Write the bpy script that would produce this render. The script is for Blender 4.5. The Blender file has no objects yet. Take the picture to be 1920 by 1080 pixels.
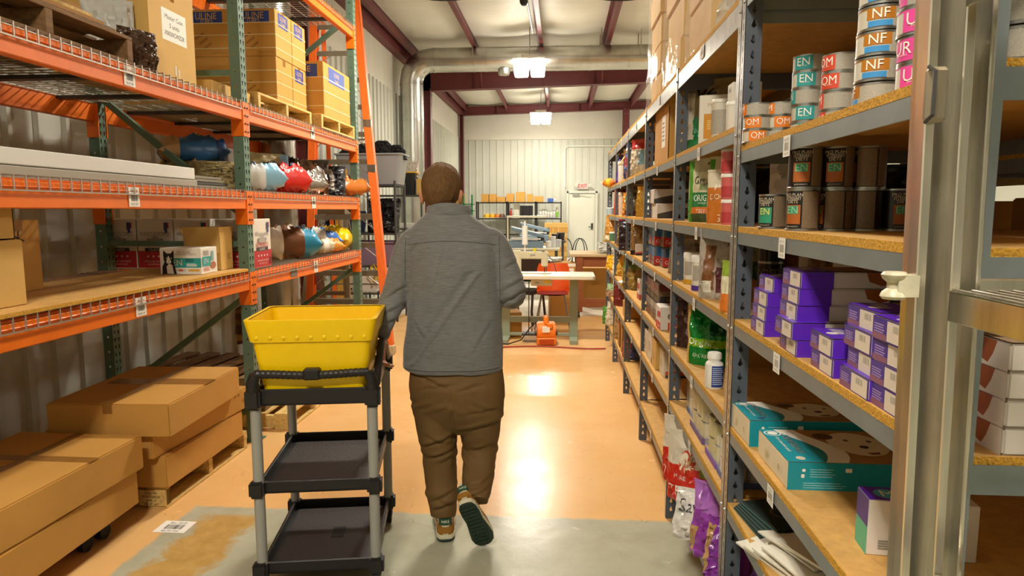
import bpy, bmesh, math, random
from mathutils import Vector, Matrix, Euler, noise
random.seed(11)
sc = bpy.context.scene
COL = sc.collection
PI = math.pi

# ------------------------------------------------------------------ camera
FPX, CH, YAW, PITCH = 1250.0, 1.55, math.radians(4.181), math.radians(6.662)
cd = bpy.data.cameras.new('camera'); cam = bpy.data.objects.new('camera', cd); COL.objects.link(cam)
cd.sensor_width = 36.0; cd.lens = FPX/1920*36.0; cd.clip_start = .02; cd.clip_end = 200
cam.location = (0, 0, CH); cam.rotation_euler = (PI/2-PITCH, 0, YAW)
sc.camera = cam
# ------------------------------------------------------------------ world, exposure
w = bpy.data.worlds.new('world'); sc.world = w; w.use_nodes = True
w.node_tree.nodes['Background'].inputs[0].default_value = (1, .95, .88, 1)
w.node_tree.nodes['Background'].inputs[1].default_value = .25
vs = sc.view_settings
vs.view_transform = 'Standard'; vs.look = 'None'; vs.gamma = 1; vs.use_curve_mapping = False
vs.exposure = 1.68
LAMP = 60.0            # radiance of the acrylic lamp domes

# camera maths, used to read real positions off known planes
_f = Vector((-math.sin(YAW)*math.cos(PITCH), math.cos(YAW)*math.cos(PITCH), -math.sin(PITCH)))
_r = Vector((math.cos(YAW), math.sin(YAW), 0)); _u = _r.cross(_f); _c = Vector((0, 0, CH))
def at(x, y, X=None, Y=None, Z=None):
    d = _f+_r*((x-960)/FPX)+_u*((540-y)/FPX)
    t = (X/d.x) if X is not None else (Y/d.y) if Y is not None else ((Z-CH)/d.z)
    return _c+d*t
def Yat(x, X, Z):
    a = _r-_f*((x-960)/FPX); return -(a.x*X+a.z*(Z-CH))/a.y
def Xat(x, Y, Z):
    a = _r-_f*((x-960)/FPX); return -(a.y*Y+a.z*(Z-CH))/a.x
def Zat(y, X, Y):
    a = _u-_f*((540-y)/FPX); return CH-(a.x*X+a.y*Y)/a.z

# ------------------------------------------------------------------ materials
def lin(h):
    h = h.lstrip('#'); c = [int(h[i:i+2], 16)/255 for i in (0, 2, 4)]
    return tuple(x/12.92 if x <= .04045 else ((x+.055)/1.055)**2.4 for x in c)+(1,)
MATS = {}
def M(name, col, rough=.5, metal=0., var=.0, scale=6., bump=0., bscale=60., stretch=None, trans=0., alpha=1., emit=0., coat=0., ior=1.45, sheen=0.):
    if name in MATS: return MATS[name]
    m = bpy.data.materials.new(name); m.use_nodes = True
    nt = m.node_tree; b = nt.nodes['Principled BSDF']; c = lin(col)
    b.inputs['Base Color'].default_value = c; b.inputs['Roughness'].default_value = rough
    b.inputs['Metallic'].default_value = metal; b.inputs['IOR'].default_value = ior
    if trans: b.inputs['Transmission Weight'].default_value = trans
    if alpha < 1: b.inputs['Alpha'].default_value = alpha
    if coat: b.inputs['Coat Weight'].default_value = coat
    if sheen: b.inputs['Sheen Weight'].default_value = sheen
    if emit:
        b.inputs['Emission Color'].default_value = c; b.inputs['Emission Strength'].default_value = emit
    if var or bump:
        tc = nt.nodes.new('ShaderNodeTexCoord'); mp = nt.nodes.new('ShaderNodeMapping')
        nt.links.new(tc.outputs['Object'], mp.inputs[0])
        if stretch: mp.inputs['Scale'].default_value = stretch
        if var:
            n = nt.nodes.new('ShaderNodeTexNoise'); n.inputs['Scale'].default_value = scale; n.inputs['Detail'].default_value = 5
            n.inputs['Roughness'].default_value = .65
            nt.links.new(mp.outputs[0], n.inputs['Vector'])
            r = nt.nodes.new('ShaderNodeValToRGB'); r.color_ramp.elements[0].position = .3; r.color_ramp.elements[1].position = .72
            r.color_ramp.elements[0].color = tuple(x*(1-var) for x in c[:3])+(1,)
            r.color_ramp.elements[1].color = tuple(min(1, x*(1+var)) for x in c[:3])+(1,)
            nt.links.new(n.outputs['Fac'], r.inputs[0]); nt.links.new(r.outputs[0], b.inputs['Base Color'])
        if bump:
            n2 = nt.nodes.new('ShaderNodeTexNoise'); n2.inputs['Scale'].default_value = bscale; n2.inputs['Detail'].default_value = 4
            nt.links.new(mp.outputs[0], n2.inputs['Vector'])
            bp = nt.nodes.new('ShaderNodeBump'); bp.inputs['Strength'].default_value = bump; bp.inputs['Distance'].default_value = .01
            nt.links.new(n2.outputs['Fac'], bp.inputs['Height']); nt.links.new(bp.outputs[0], b.inputs['Normal'])
    MATS[name] = m; return m
def P(col, rough=.55, **k):            # plain printed colour
    return M('print_'+col.lstrip('#')+('_%d' % int(rough*100)), col, rough, **k)

WHITEPAINT = M('white_metal_panel', '#C2C3B6', .45, var=.05, scale=1.5)
MAROON = M('maroon_primer_steel', '#693030', .5, var=.12, scale=5)
ORANGE = M('orange_rack_paint', '#E8700E', .38, var=.08, scale=9)
GREENP = M('green_rack_paint', '#5C7562', .45, var=.12, scale=12)
GALV = M('galvanised_steel', '#A9ABA8', .33, 1., var=.2, scale=14)
WIRE = M('zinc_wire', '#B9B2A4', .4, .8)
GREYP = M('grey_shelf_paint', '#7C8586', .42, .25, var=.10, scale=10)
GREYD = M('dark_grey_shelf_paint', '#59606A', .45, .2, var=.10, scale=10)
CHIP = M('particle_board_face', '#C79A55', .7, var=.16, scale=30)
CHIPE = M('particle_board_edge', '#CB9730', .85, var=.34, scale=160, bump=.6, bscale=220)
CARD = M('brown_cardboard', '#C08E42', .75, var=.07, scale=3, bump=.05, bscale=30)
CARD2 = M('pale_cardboard', '#CFA75C', .75, var=.07, scale=3, bump=.05, bscale=30)
CARD3 = M('dark_cardboard', '#A07030', .78, var=.08, scale=3)
TAPE = M('packing_tape', '#94672E', .13, var=.1, scale=20)
WOOD = M('pallet_wood', '#D2B06A', .75, var=.28, scale=4, stretch=(2, 12, 12), bump=.25, bscale=18)
WOODD = M('weathered_wood', '#7A5A35', .8, var=.35, scale=4, stretch=(2, 12, 12), bump=.3, bscale=18)
PAPER = M('white_paper', '#EDEAE0', .6)
INK = M('black_ink', '#1F1C1C', .6)
GREYINK = M('grey_ink', '#8B867C', .7)
ALU = M('aluminium', '#DAD5C8', .24, .95, var=.22, scale=6, stretch=(6, 6, .6))
ALUD = M('dull_aluminium', '#9A8F7A', .4, .8, var=.15, scale=8)
STEEL = M('dark_steel', '#4A4845', .45, .6)
BLACKPL = M('black_plastic', '#1D1B1A', .5, var=.2, scale=30, bump=.1, bscale=150)
WHITEPL = M('white_plastic', '#E9E6DC', .35)
WRAP = M('clear_wrap', '#F2F2EE', .12, trans=.0, alpha=.22, bump=.8, bscale=18)
RUBBER = M('black_rubber', '#171615', .7)

# ------------------------------------------------------------------ mesh helpers
class MB:
    def __init__(s): s.v = []; s.f = []; s.m = []
    def add(s, vs_, fs, mi=0):
        o = len(s.v); s.v += [tuple(q) for q in vs_]
        for q in fs: s.f.append(tuple(i+o for i in q)); s.m.append(mi)
        return s
    def box(s, x0, x1, y0, y1, z0, z1, mi=0):
        vs_ = [(x, y, z) for z in (z0, z1) for y in (y0, y1) for x in (x0, x1)]
        return s.add(vs_, [(0, 2, 3, 1), (4, 5, 7, 6), (0, 1, 5, 4), (2, 6, 7, 3), (0, 4, 6, 2), (1, 3, 7, 5)], mi)
    def obox(s, c, size, R=None, mi=0):
        h = [q/2 for q in size]; R = R or Matrix.Identity(3)
        vs_ = [Vector(c)+R @ Vector((x*h[0], y*h[1], z*h[2])) for z in (-1, 1) for y in (-1, 1) for x in (-1, 1)]
        return s.add(vs_, [(0, 2, 3, 1), (4, 5, 7, 6), (0, 1, 5, 4), (2, 6, 7, 3), (0, 4, 6, 2), (1, 3, 7, 5)], mi)
    def bar(s, p, q, a, b=None, up=(0, 0, 1), mi=0):     # rectangular bar from p to q, a wide, b thick
        p = Vector(p); q = Vector(q); d = (q-p); L = d.length; d.normalize()
        u = Vector(up); r = d.cross(u)
        if r.length < 1e-5: r = d.cross(Vector((1, 0, 0)))
        r.normalize(); n = r.cross(d); R = Matrix((r, n, d)).transposed()
        return s.obox((p+q)/2, (a, b or a, L), R, mi)
    def cyl(s, p, q, r0, r1=None, n=12, mi=0, caps=True):
        p = Vector(p); q = Vector(q); r1 = r0 if r1 is None else r1
        d = (q-p).normalized(); a = d.orthogonal().normalized(); b = d.cross(a)
        vs_ = []
        for c, r in ((p, r0), (q, r1)):
            for i in range(n):
                t = 2*PI*i/n; vs_.append(c+(a*math.cos(t)+b*math.sin(t))*r)
        fs = [(i, (i+1) % n, n+(i+1) % n, n+i) for i in range(n)]
        if caps: fs += [tuple(range(n-1, -1, -1)), tuple(range(n, 2*n))]
        return s.add(vs_, fs, mi)
    def tube(s, pts, r, n=8, mi=0, caps=True, r2=None):
        pts = [Vector(q) for q in pts]; rings = []
        d0 = (pts[1]-pts[0]).normalized(); a = d0.orthogonal().normalized()
        for i, p in enumerate(pts):
            d = (pts[min(i+1, len(pts)-1)]-pts[max(i-1, 0)]).normalized()
            a = (a-d*a.dot(d)); a = a.normalized() if a.length > 1e-6 else d.orthogonal().normalized()
            b = d.cross(a); rr = r[i] if isinstance(r, (list, tuple)) else r
            rings.append([p+(a*math.cos(2*PI*k/n)+b*math.sin(2*PI*k/n))*rr for k in range(n)])
        vs_ = [q for g in rings for q in g]; fs = []
        for i in range(len(rings)-1):
            for k in range(n): fs.append((i*n+k, i*n+(k+1) % n, (i+1)*n+(k+1) % n, (i+1)*n+k))
        if caps: fs += [tuple(range(n-1, -1, -1)), tuple(range((len(rings)-1)*n, len(rings)*n))]
        return s.add(vs_, fs, mi)
    def lathe(s, prof, n=20, c=(0, 0, 0), mi=0, mis=None):
        for j in range(len(prof)-1):
            (r0, z0), (r1, z1) = prof[j], prof[j+1]; m_ = mis[j] if mis else mi
            vs_ = []
            for r, z in ((r0, z0), (r1, z1)):
                for i in range(n):
                    t = 2*PI*i/n; vs_.append((c[0]+r*math.cos(t), c[1]+r*math.sin(t), c[2]+z))
            if r0 < 1e-6 and r1 < 1e-6: continue
            if r0 < 1e-6: s.add(vs_[n:], [tuple(range(n-1, -1, -1))] if z1 <= z0+1e-9 or j == 0 else [tuple(range(n))], m_); continue
            if r1 < 1e-6: s.add(vs_[:n], [tuple(range(n))], m_); continue
            s.add(vs_, [(i, (i+1) % n, n+(i+1) % n, n+i) for i in range(n)], m_)
        return s
    def prism(s, poly, fn, t0, t1, mi=0):               # poly of (a,b); fn(a,b,t)->xyz
        n = len(poly); vs_ = [fn(a, b, t0) for a, b in poly]+[fn(a, b, t1) for a, b in poly]
        return s.add(vs_, [tuple(range(n-1, -1, -1)), tuple(range(n, 2*n))]+[(i, (i+1) % n, n+(i+1) % n, n+i) for i in range(n)], mi)
    def loft(s, rings, mi=0, caps=True):
        n = len(rings[0]); vs_ = [q for g in rings for q in g]; fs = []
        for i in range(len(rings)-1):
            for k in range(n): fs.append((i*n+k, i*n+(k+1) % n, (i+1)*n+(k+1) % n, (i+1)*n+k))
        if caps: fs += [tuple(range(n-1, -1, -1)), tuple(range((len(rings)-1)*n, len(rings)*n))]
        return s.add(vs_, fs, mi)
    def quad(s, o, r, u, w_, h, mi=0):                  # centred quad
        o = Vector(o); r = Vector(r)*w_/2; u = Vector(u)*h/2
        return s.add([o-r-u, o+r-u, o+r+u, o-r+u], [(0, 1, 2, 3)], mi)
    def perforated(s, o, ud, vd, wdt, hgt, cols, pitch, hole, mi=0, v0=0.03):
        # plate in (u,v) with real holes; cols = hole centre u, hole = 8 points around the centre
        o = Vector(o); ud = Vector(ud); vd = Vector(vd)
        P3 = lambda a, b: o+ud*a+vd*b
        edges = [0]+[(cols[i]+cols[i+1])/2 for i in range(len(cols)-1)]+[wdt]
        nrow = int((hgt-v0)/pitch)
        s.add([P3(0, 0), P3(wdt, 0), P3(wdt, v0), P3(0, v0)], [(0, 1, 2, 3)], mi)
        for j in range(nrow):
            b0 = v0+j*pitch; b1 = b0+pitch; bc = (b0+b1)/2
            for i, c in enumerate(cols):
                a0, a1 = edges[i], edges[i+1]; am = c
                outer = [(a1, bc), (a1, b1), (am, b1), (a0, b1), (a0, bc), (a0, b0), (am, b0), (a1, b0)]
                inner = [(c+h[0], bc+h[1]) for h in hole]
                s.add([P3(*q) for q in outer]+[P3(*q) for q in inner], [(k, (k+1) % 8, 8+(k+1) % 8, 8+k) for k in range(8)], mi)
        bt = v0+nrow*pitch
        s.add([P3(0, bt), P3(wdt, bt), P3(wdt, hgt), P3(0, hgt)], [(0, 1, 2, 3)], mi)
        return s
    def mesh(s, name, mats, smooth=None, bevel=0., seg=1, recalc=False):
        me = bpy.data.meshes.new(name); me.from_pydata(s.v, [], s.f)
        for m in (mats if isinstance(mats, (list, tuple)) else [mats]): me.materials.append(m)
        me.polygons.foreach_set('material_index', s.m); me.update()
        if bevel or recalc or smooth is not None:
            bm = bmesh.new(); bm.from_mesh(me)
            if bevel or recalc or smooth is not None:
                bmesh.ops.remove_doubles(bm, verts=bm.verts, dist=1e-5)
            if recalc or bevel: bmesh.ops.recalc_face_normals(bm, faces=bm.faces)
            if bevel:
                es = [e for e in bm.edges if len(e.link_faces) == 2 and e.calc_face_angle(0) > .5]
                bmesh.ops.bevel(bm, geom=es, offset=bevel, segments=seg, affect='EDGES', clamp_overlap=True)
            bm.to_mesh(me); bm.free()
        if smooth is not None:
            me.polygons.foreach_set('use_smooth', [True]*len(me.polygons))
            me.set_sharp_from_angle(angle=math.radians(smooth))
        return me
    def build(s, name, mats, parent=None, **k):
        return link(name, s.mesh(name, mats, **k), parent)

def link(name, me, parent=None, loc=None, rot=None):
    o = bpy.data.objects.new(name, me); COL.objects.link(o)
    if parent is not None: o.parent = parent
    if loc is not None: o.location = loc
    if rot is not None: o.rotation_euler = rot
    return o
def tag(o, label, cat, group=None):
    o['label'] = label; o['category'] = cat
    if group: o['group'] = group
    return o
def thing(name, label, cat, loc=(0, 0, 0), rz=0., group=None, rot=None):
    o = bpy.data.objects.new(name, None); COL.objects.link(o); o.empty_display_size = .1
    o.location = loc; o.rotation_euler = rot if rot else (0, 0, rz)
    return tag(o, label, cat, group)
def struct(o): o['kind'] = 'structure'; return o
def stuff(o): o['kind'] = 'stuff'; return o
def copy_tree(o, parent=None, loc=None, rz=None, label=None, rot=None):
    c = o.copy(); COL.objects.link(c); c.parent = parent
    if loc is not None: c.location = loc
    if rz is not None: c.rotation_euler = (0, 0, rz)
    if rot is not None: c.rotation_euler = rot
    if label: c['label'] = label
    for ch in list(o.children): copy_tree(ch, c)
    return c

# ------------------------------------------------------------------ lettering
_TX = {}
def text_geo(txt):
    if txt in _TX: return _TX[txt]
    cu = bpy.data.curves.new('t', 'FONT'); cu.body = txt; cu.size = 1; cu.resolution_u = 2
    cu.align_x = 'CENTER'; cu.align_y = 'CENTER'
    ob = bpy.data.objects.new('t', cu); COL.objects.link(ob)
    me = ob.to_mesh(); vs_ = [(v.co.x, v.co.y) for v in me.vertices]; fs = [tuple(p.vertices) for p in me.polygons]
    ob.to_mesh_clear(); bpy.data.objects.remove(ob); bpy.data.curves.remove(cu)
    xs = [q[0] for q in vs_] or [0]; ys = [q[1] for q in vs_] or [0]
    cx, cy = (min(xs)+max(xs))/2, (min(ys)+max(ys))/2; W = max(xs)-min(xs) or 1; Hh = max(ys)-min(ys) or 1
    g = ([((x-cx)/Hh, (y-cy)/Hh) for x, y in vs_], fs, W/Hh)       # unit height
    _TX[txt] = g; return g
def put_text(mb, txt, o, r, u, h, mi=0, wmax=None, bold=0.):
    vs_, fs, asp = text_geo(txt); o = Vector(o); r = Vector(r); u = Vector(u)
    sx = h if not wmax or asp*h <= wmax else wmax/asp
    for k in ([0.] if not bold else [-bold, 0, bold]):
        mb.add([o+r*(x*sx+k*h)+u*(y*h) for x, y in vs_], fs, mi)
    return mb

# ------------------------------------------------------------------ product builders
FACES = {'-y': ((0, -1, 0), (1, 0, 0), (0, 0, 1)), '+y': ((0, 1, 0), (-1, 0, 0), (0, 0, 1)),
         '-x': ((-1, 0, 0), (0, -1, 0), (0, 0, 1)), '+x': ((1, 0, 0), (0, 1, 0), (0, 0, 1)),
         '+z': ((0, 0, 1), (1, 0, 0), (0, 1, 0)), '-z': ((0, 0, -1), (1, 0, 0), (0, -1, 0))}
def face_fr(face, size, off):
    n, r, u = [Vector(q) for q in FACES[face]]; S = Vector(size)
    c = Vector((0, 0, S.z/2))+Vector([n[i]*(S[i]/2+off) for i in range(3)])
    W = sum(abs(r[i])*S[i] for i in range(3)); Hh = sum(abs(u[i])*S[i] for i in range(3))
    return c, r, u, W, Hh
class Prints:
    """flat print on a box: panels and lettering collected into one part each"""
    def __init__(s, size): s.S = size; s.p = MB(); s.t = MB(); s.pm = []; s.tm = []; s.k = 0
    def mi(s, L, m):
        if m not in L: L.append(m)
        return L.index(m)
    def panel(s, face, u0, v0, u1, v1, m, lift=0):
        s.k += 1
        c, r, u, W, Hh = face_fr(face, s.S, .0006+.00012*s.k)
        s.p.quad(c+r*((u0+u1)/2-.5)*W+u*((v0+v1)/2-.5)*Hh, r, u, (u1-u0)*W, (v1-v0)*Hh, s.mi(s.pm, m)); return s
    def poly(s, face, pts, m):
        s.k += 1
        c, r, u, W, Hh = face_fr(face, s.S, .0006+.00012*s.k)
        s.p.add([c+r*(a-.5)*W+u*(b-.5)*Hh for a, b in pts], [tuple(range(len(pts)))], s.mi(s.pm, m)); return s
    def disc(s, face, a, b, ra, rb, m, n=20):
        return s.poly(face, [(a+ra*math.cos(2*PI*i/n), b+rb*math.sin(2*PI*i/n)) for i in range(n)], m)
    def text(s, face, a, b, h, txt, m, wmax=None, rot=0, bold=0.):
        s.k += 1
        c, r, u, W, Hh = face_fr(face, s.S, .0008+.00012*s.k)
        o = c+r*(a-.5)*W+u*(b-.5)*Hh
        if rot: cr, sr = math.cos(rot), math.sin(rot); r, u = r*cr+u*sr, u*cr-r*sr
        put_text(s.t, txt, o, r, u, h, s.mi(s.tm, m), wmax, bold); return s
    def lines(s, face, u0, v0, u1, v1, n, m, seed=1, fill=.5):
        rnd = random.Random(seed)
        for i in range(n):
            vc = v1-(i+.5)*(v1-v0)/n; hh = (v1-v0)/n*fill/2; e = u0+(u1-u0)*rnd.uniform(.65, 1)
            s.panel(face, u0, vc-hh, e, vc+hh, m); s.k -= 1
        s.k += 1
        return s
    def barcode(s, face, u0, v0, u1, v1, m, n=14, seed=3):
        rnd = random.Random(seed); x = u0
        for i in range(n):
            wd = (u1-u0)/n*rnd.uniform(.25, .75); s.panel(face, x, v0, x+wd, v1, m); s.k -= 1; x += (u1-u0)/n
        s.k += 1
        return s
    def done(s, parent, pname='printed_panel', tname='lettering'):
        if s.p.f: s.p.build(pname, s.pm, parent)
        if s.t.f: s.t.build(tname, s.tm, parent)
def carton(name, label, cat, loc, rz, size, mat=None, group=None, tape=True, bevel=.004, tmat=None, rot=None):
    """closed carton: body with bevelled edges, seam and tape on top and short ends"""
    t = thing(name, label, cat, loc, rz, group, rot); x, y, z = size
    MB().box(-x/2, x/2, -y/2, y/2, 0, z).build('body', mat or CARD, t, bevel=bevel, seg=2)
    if tape:
        m = MB(); tw = .024 if min(x, y) > .1 else .012
        if x >= y:
            m.box(-x/2-.0008, x/2+.0008, -tw, tw, z-.05*min(1, z/.1), z+.001)
        else:
            m.box(-tw, tw, -y/2-.0008, y/2+.0008, z-.05*min(1, z/.1), z+.001)
        m.build('tape', tmat or TAPE, t)
    return t

class Pouch:
    """flexible bag, width w (x), height h (z), depth d (y); front faces -y"""
    def __init__(s, w, h, d, kind='stand', seed=0, wr=1., nu=26, nv=30, e=.8):
        s.w, s.h, s.d, s.kind, s.seed, s.wr, s.nu, s.nv, s.e = w, h, d, kind, seed, wr, nu, nv, e
        K = {'stand': [(0, .86), (.05, .98), (.25, 1), (.55, .84), (.75, .5), (.9, .1), (1, .015)],
             'pillow': [(0, .015), (.05, .12), (.18, .75), (.35, 1), (.65, 1), (.82, .75), (.95, .12), (1, .015)],
             'block': [(0, .95), (.06, 1), (.5, .98), (.72, .86), (.86, .4), (.93, .1), (1, .02)],
             'brick': [(0, .15), (.015, .7), (.06, .98), (.5, 1), (.94, .98), (.985, .7), (1, .15)],
             'sack': [(0, .04), (.02, .14), (.09, .66), (.2, .95), (.35, 1), (.65, 1), (.8, .95), (.91, .66), (.98, .14), (1, .04)],
             'garment': [(0, .9), (.3, 1), (.55, .95), (.75, .75), (.9, .45), (1, .1)],
             'slump': [(0, .9), (.06, 1.05), (.3, 1.05), (.5, .85), (.7, .62), (.85, .3), (.95, .06), (1, .02)]}
        s.K = K[kind]
    def prof(s, v):
        K = s.K
        for (a, x), (b, y) in zip(K, K[1:]):
            if v <= b: t = (v-a)/(b-a); t = t*t*(3-2*t); return x+(y-x)*t
        return K[-1][1]
    def pt(s, u, v, side=-1, off=0.):
        a = s.w/2*(1-.05*s.prof(v)*(1 if s.kind != 'brick' else .2)); b = s.d/2*s.prof(v)
        if s.kind == 'garment': a *= (max(0., 1-max(0., v-.25)**2*1.5))**.5*(1+.18*noise.noise(Vector((v*5, s.seed*3.3, u))))
        uu = max(-1, min(1, u)); y = b*max(0., 1-abs(uu)**(2/s.e))**(s.e/2)
        env = max(0., 1-uu**6)
        n1 = noise.noise(Vector((u*2.1+s.seed*7.3, v*2.8, side*3.1)))
        n2 = noise.noise(Vector((u*6+v*3+s.seed*3.7, v*7-u*2, side*5.2+s.seed)))
        n3 = noise.noise(Vector((u*14+s.seed, v*5, side*2.2)))
        n4 = noise.noise(Vector((u*3.3+s.seed*1.9+v*2.5, v*4.2-u*1.5+s.seed, side*4.4))); n5 = noise.noise(Vector((u*7+s.seed*5.1-v*3, v*8+u*2, side*1.7+s.seed)))
        cr = (.13*max(0., 1-6*abs(n4))+.08*max(0., 1-6*abs(n5))-.03)*min(s.wr, 1.1)/max(s.wr, .1)
        dd = s.wr*s.d*(.085*n1+.05*n2+.04*n3*(1 if v > .55 else .35)+cr)*env*min(1, 4*s.prof(v)+.25)
        y = (y+dd)*(.8 if s.kind == 'sack' and side > 0 else 1.)+off
        z = v*s.h+s.wr*.01*s.h*noise.noise(Vector((u*2, v*3, s.seed)))*(1 if v > .1 else 0)
        x = a*uu+s.wr*.015*s.w*noise.noise(Vector((v*4, s.seed*2.2, uu)))
        if s.kind == 'slump' : x += .06*s.w*math.sin(v*2.6)*v; 
        return Vector((x, side*y, z))
    def mesh(s, mats, rects=(), name='bag'):
        m = MB(); nu, nv = s.nu, s.nv
        us = [-math.cos(PI*i/nu) for i in range(nu+1)]; vs_ = [j/nv for j in range(nv+1)]
        for side in (-1, 1):
            g = [[s.pt(u, v, side) for u in us] for v in vs_]
            for j in range(nv):
                for i in range(nu):
                    uc = (us[i]+us[i+1])/2; vc = (vs_[j]+vs_[j+1])/2; mi = 0
                    for sd, u0, u1, v0, v1, k in rects:
                        if sd in (0, side) and u0 <= uc <= u1 and v0 <= vc <= v1: mi = k
                    q = [g[j][i], g[j][i+1], g[j+1][i+1], g[j+1][i]]
                    if side > 0: q.reverse()
                    m.add(q, [(0, 1, 2, 3)], mi)
            if side < 0: b0 = g[0]
            else:
                b1 = g[0]
                for i in range(nu): m.add([b1[i], b1[i+1], b0[i+1], b0[i]], [(0, 1, 2, 3)], 0)
        return m.mesh(name, mats, smooth=50)
    def text(s, mb, txt, u, v, h, mi=0, wmax=None, side=-1):
        vs_, fs, asp = text_geo(txt); sx = h if not wmax or asp*h <= wmax else wmax/asp
        mb.add([s.pt(u+x*sx/(s.w/2)*(-side), v+y*h/s.h, side, .003) for x, y in vs_], fs if side < 0 else [tuple(reversed(f)) for f in fs], mi)
    def patch(s, mb, poly, mi=0, side=-1, n=8, off=.0015):
        """rect patch (u0,v0,u1,v1) draped on the bag"""
        u0, v0, u1, v1 = poly
        vs_ = [s.pt(u0+(u1-u0)*i/n, v0+(v1-v0)*j/n, side, off) for j in range(n+1) for i in range(n+1)]
        fs = [(j*(n+1)+i, j*(n+1)+i+1, (j+1)*(n+1)+i+1, (j+1)*(n+1)+i) for j in range(n) for i in range(n)]
        mb.add(vs_, fs if side < 0 else [tuple(reversed(f)) for f in fs], mi)
    def disc(s, mb, u, v, ru, rv, mi=0, side=-1, n=18, off=.002):
        vs_ = [s.pt(u, v, side, off)]
        for k in (.5, 1): vs_ += [s.pt(u+ru*k*math.cos(2*PI*i/n), v+rv*k*math.sin(2*PI*i/n), side, off) for i in range(n)]
        fs = [(0, 1+i, 1+(i+1) % n) for i in range(n)]+[(1+i, 1+n+i, 1+n+(i+1) % n, 1+(i+1) % n) for i in range(n)]
        mb.add(vs_, fs if side < 0 else [tuple(reversed(f)) for f in fs], mi)
def bag(name, label, cat, loc, rz, size, cols, rects=(), kind='stand', seed=1, wr=1., texts=(), patches=(), discs=(), group=None, rough=.35, rot=None, seal=True, e=.8):
    """bag thing: shell + draped print. cols = list of colours or materials"""
    w_, h, d = size; pc = Pouch(w_, h, d, kind, seed, wr, e=e)
    mats = [c if not isinstance(c, str) else P(c, rough) for c in cols]
    t = thing(name, label, cat, loc, rz, group, rot)
    link('bag_shell', pc.mesh(mats, rects), t)
    pm = MB(); ml = []
    def mi(c):
        c = c if not isinstance(c, str) else P(c, rough)
        if c not in ml: ml.append(c)
        return ml.index(c)
    for q in patches: pc.patch(pm, q[:4], mi(q[4]), side=q[5] if len(q) > 5 else -1)
    for q in discs: pc.disc(pm, q[0], q[1], q[2], q[3], mi(q[4]), side=q[5] if len(q) > 5 else -1, off=.0022)
    if pm.f: pm.build('printed_panel', ml, t, smooth=60)
    tm = MB(); ml2 = []
    for q in texts:
        c = P(q[4], rough)
        if c not in ml2: ml2.append(c)
        pc.text(tm, q[0], q[1], q[2], q[3], ml2.index(c), q[5] if len(q) > 5 else None)
    if tm.f: tm.build('lettering', ml2, t)
    if seal and kind not in ('brick',):
        s_ = MB(); pts = [pc.pt(u, .985, -1) for u in [i/5-1 for i in range(11)]]
        rings = [[p+Vector((0, a*.0022, b*h*.02)) for a, b in ((-1, -1), (1, -1), (1, 1), (-1, 1))] for p in pts]
        k_ = 0
        for q in rects:
            if q[0] in (0, -1) and q[1] <= 0 <= q[2] and q[3] <= .985 <= q[4]: k_ = q[5]
        s_.loft(rings); s_.build('top_seal', mats[k_], t)
    return t

def can_thing(name, label, loc, r, h, base, bands=(), patches=(), texts=(), rz=0., group=None, lid='metal', cat='can'):
    t = thing(name, label, cat, loc, rz, group); n = 28
    m = MB(); rim = .0025
    m.lathe([(0, .002), (r-.004, .002), (r-.003, 0), (r, 0), (r, .004), (r-.0015, .006), (r-.0015, h-.006), (r, h-.004), (r, h), (r-.003, h), (r-.004, h-.003), (r*.75, h-.003), (r*.72, h-.002), (0, h-.002)], n)
    m.build('can_body', GALV, t, smooth=35)
    lb = MB(); lm = [base]; rr = r-.0007
    def arc(a0, a1, z0, z1, mi, rr):
        k = max(2, int((a1-a0)/(2*PI)*36)); vs_ = []
        for z in (z0, z1):
            for i in range(k+1): a = a0+(a1-a0)*i/k; vs_.append((rr*math.cos(a), rr*math.sin(a), z))
        lb.add(vs_, [(i, i+1, k+2+i, k+1+i) for i in range(k)], mi)
    arc(0, 2*PI, .005, h-.005, 0, rr)
    for i, (a0, a1, z0, z1, c) in enumerate(list(bands)+list(patches)):
        c = P(c) if isinstance(c, str) else c
        if c not in lm: lm.append(c)
        arc(a0, a1, z0*h, z1*h, lm.index(c), rr+.0004+.00015*i)
    lb.build('label', lm, t, smooth=60)
    tm = MB(); tml = []
    for (txt, a, z, hh, c, *wm) in texts:
        c = P(c)
        if c not in tml: tml.append(c)
        vs_, fs, asp = text_geo(txt); sx = hh if not wm or asp*hh <= wm[0] else wm[0]/asp
        r2 = rr+.0022
        tm.add([(r2*math.cos(a+x*sx/r2), r2*math.sin(a+x*sx/r2), z*h+y*hh) for x, y in vs_], fs, tml.index(c))
    if tm.f: tm.build('lettering', tml, t)
    return t
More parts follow.
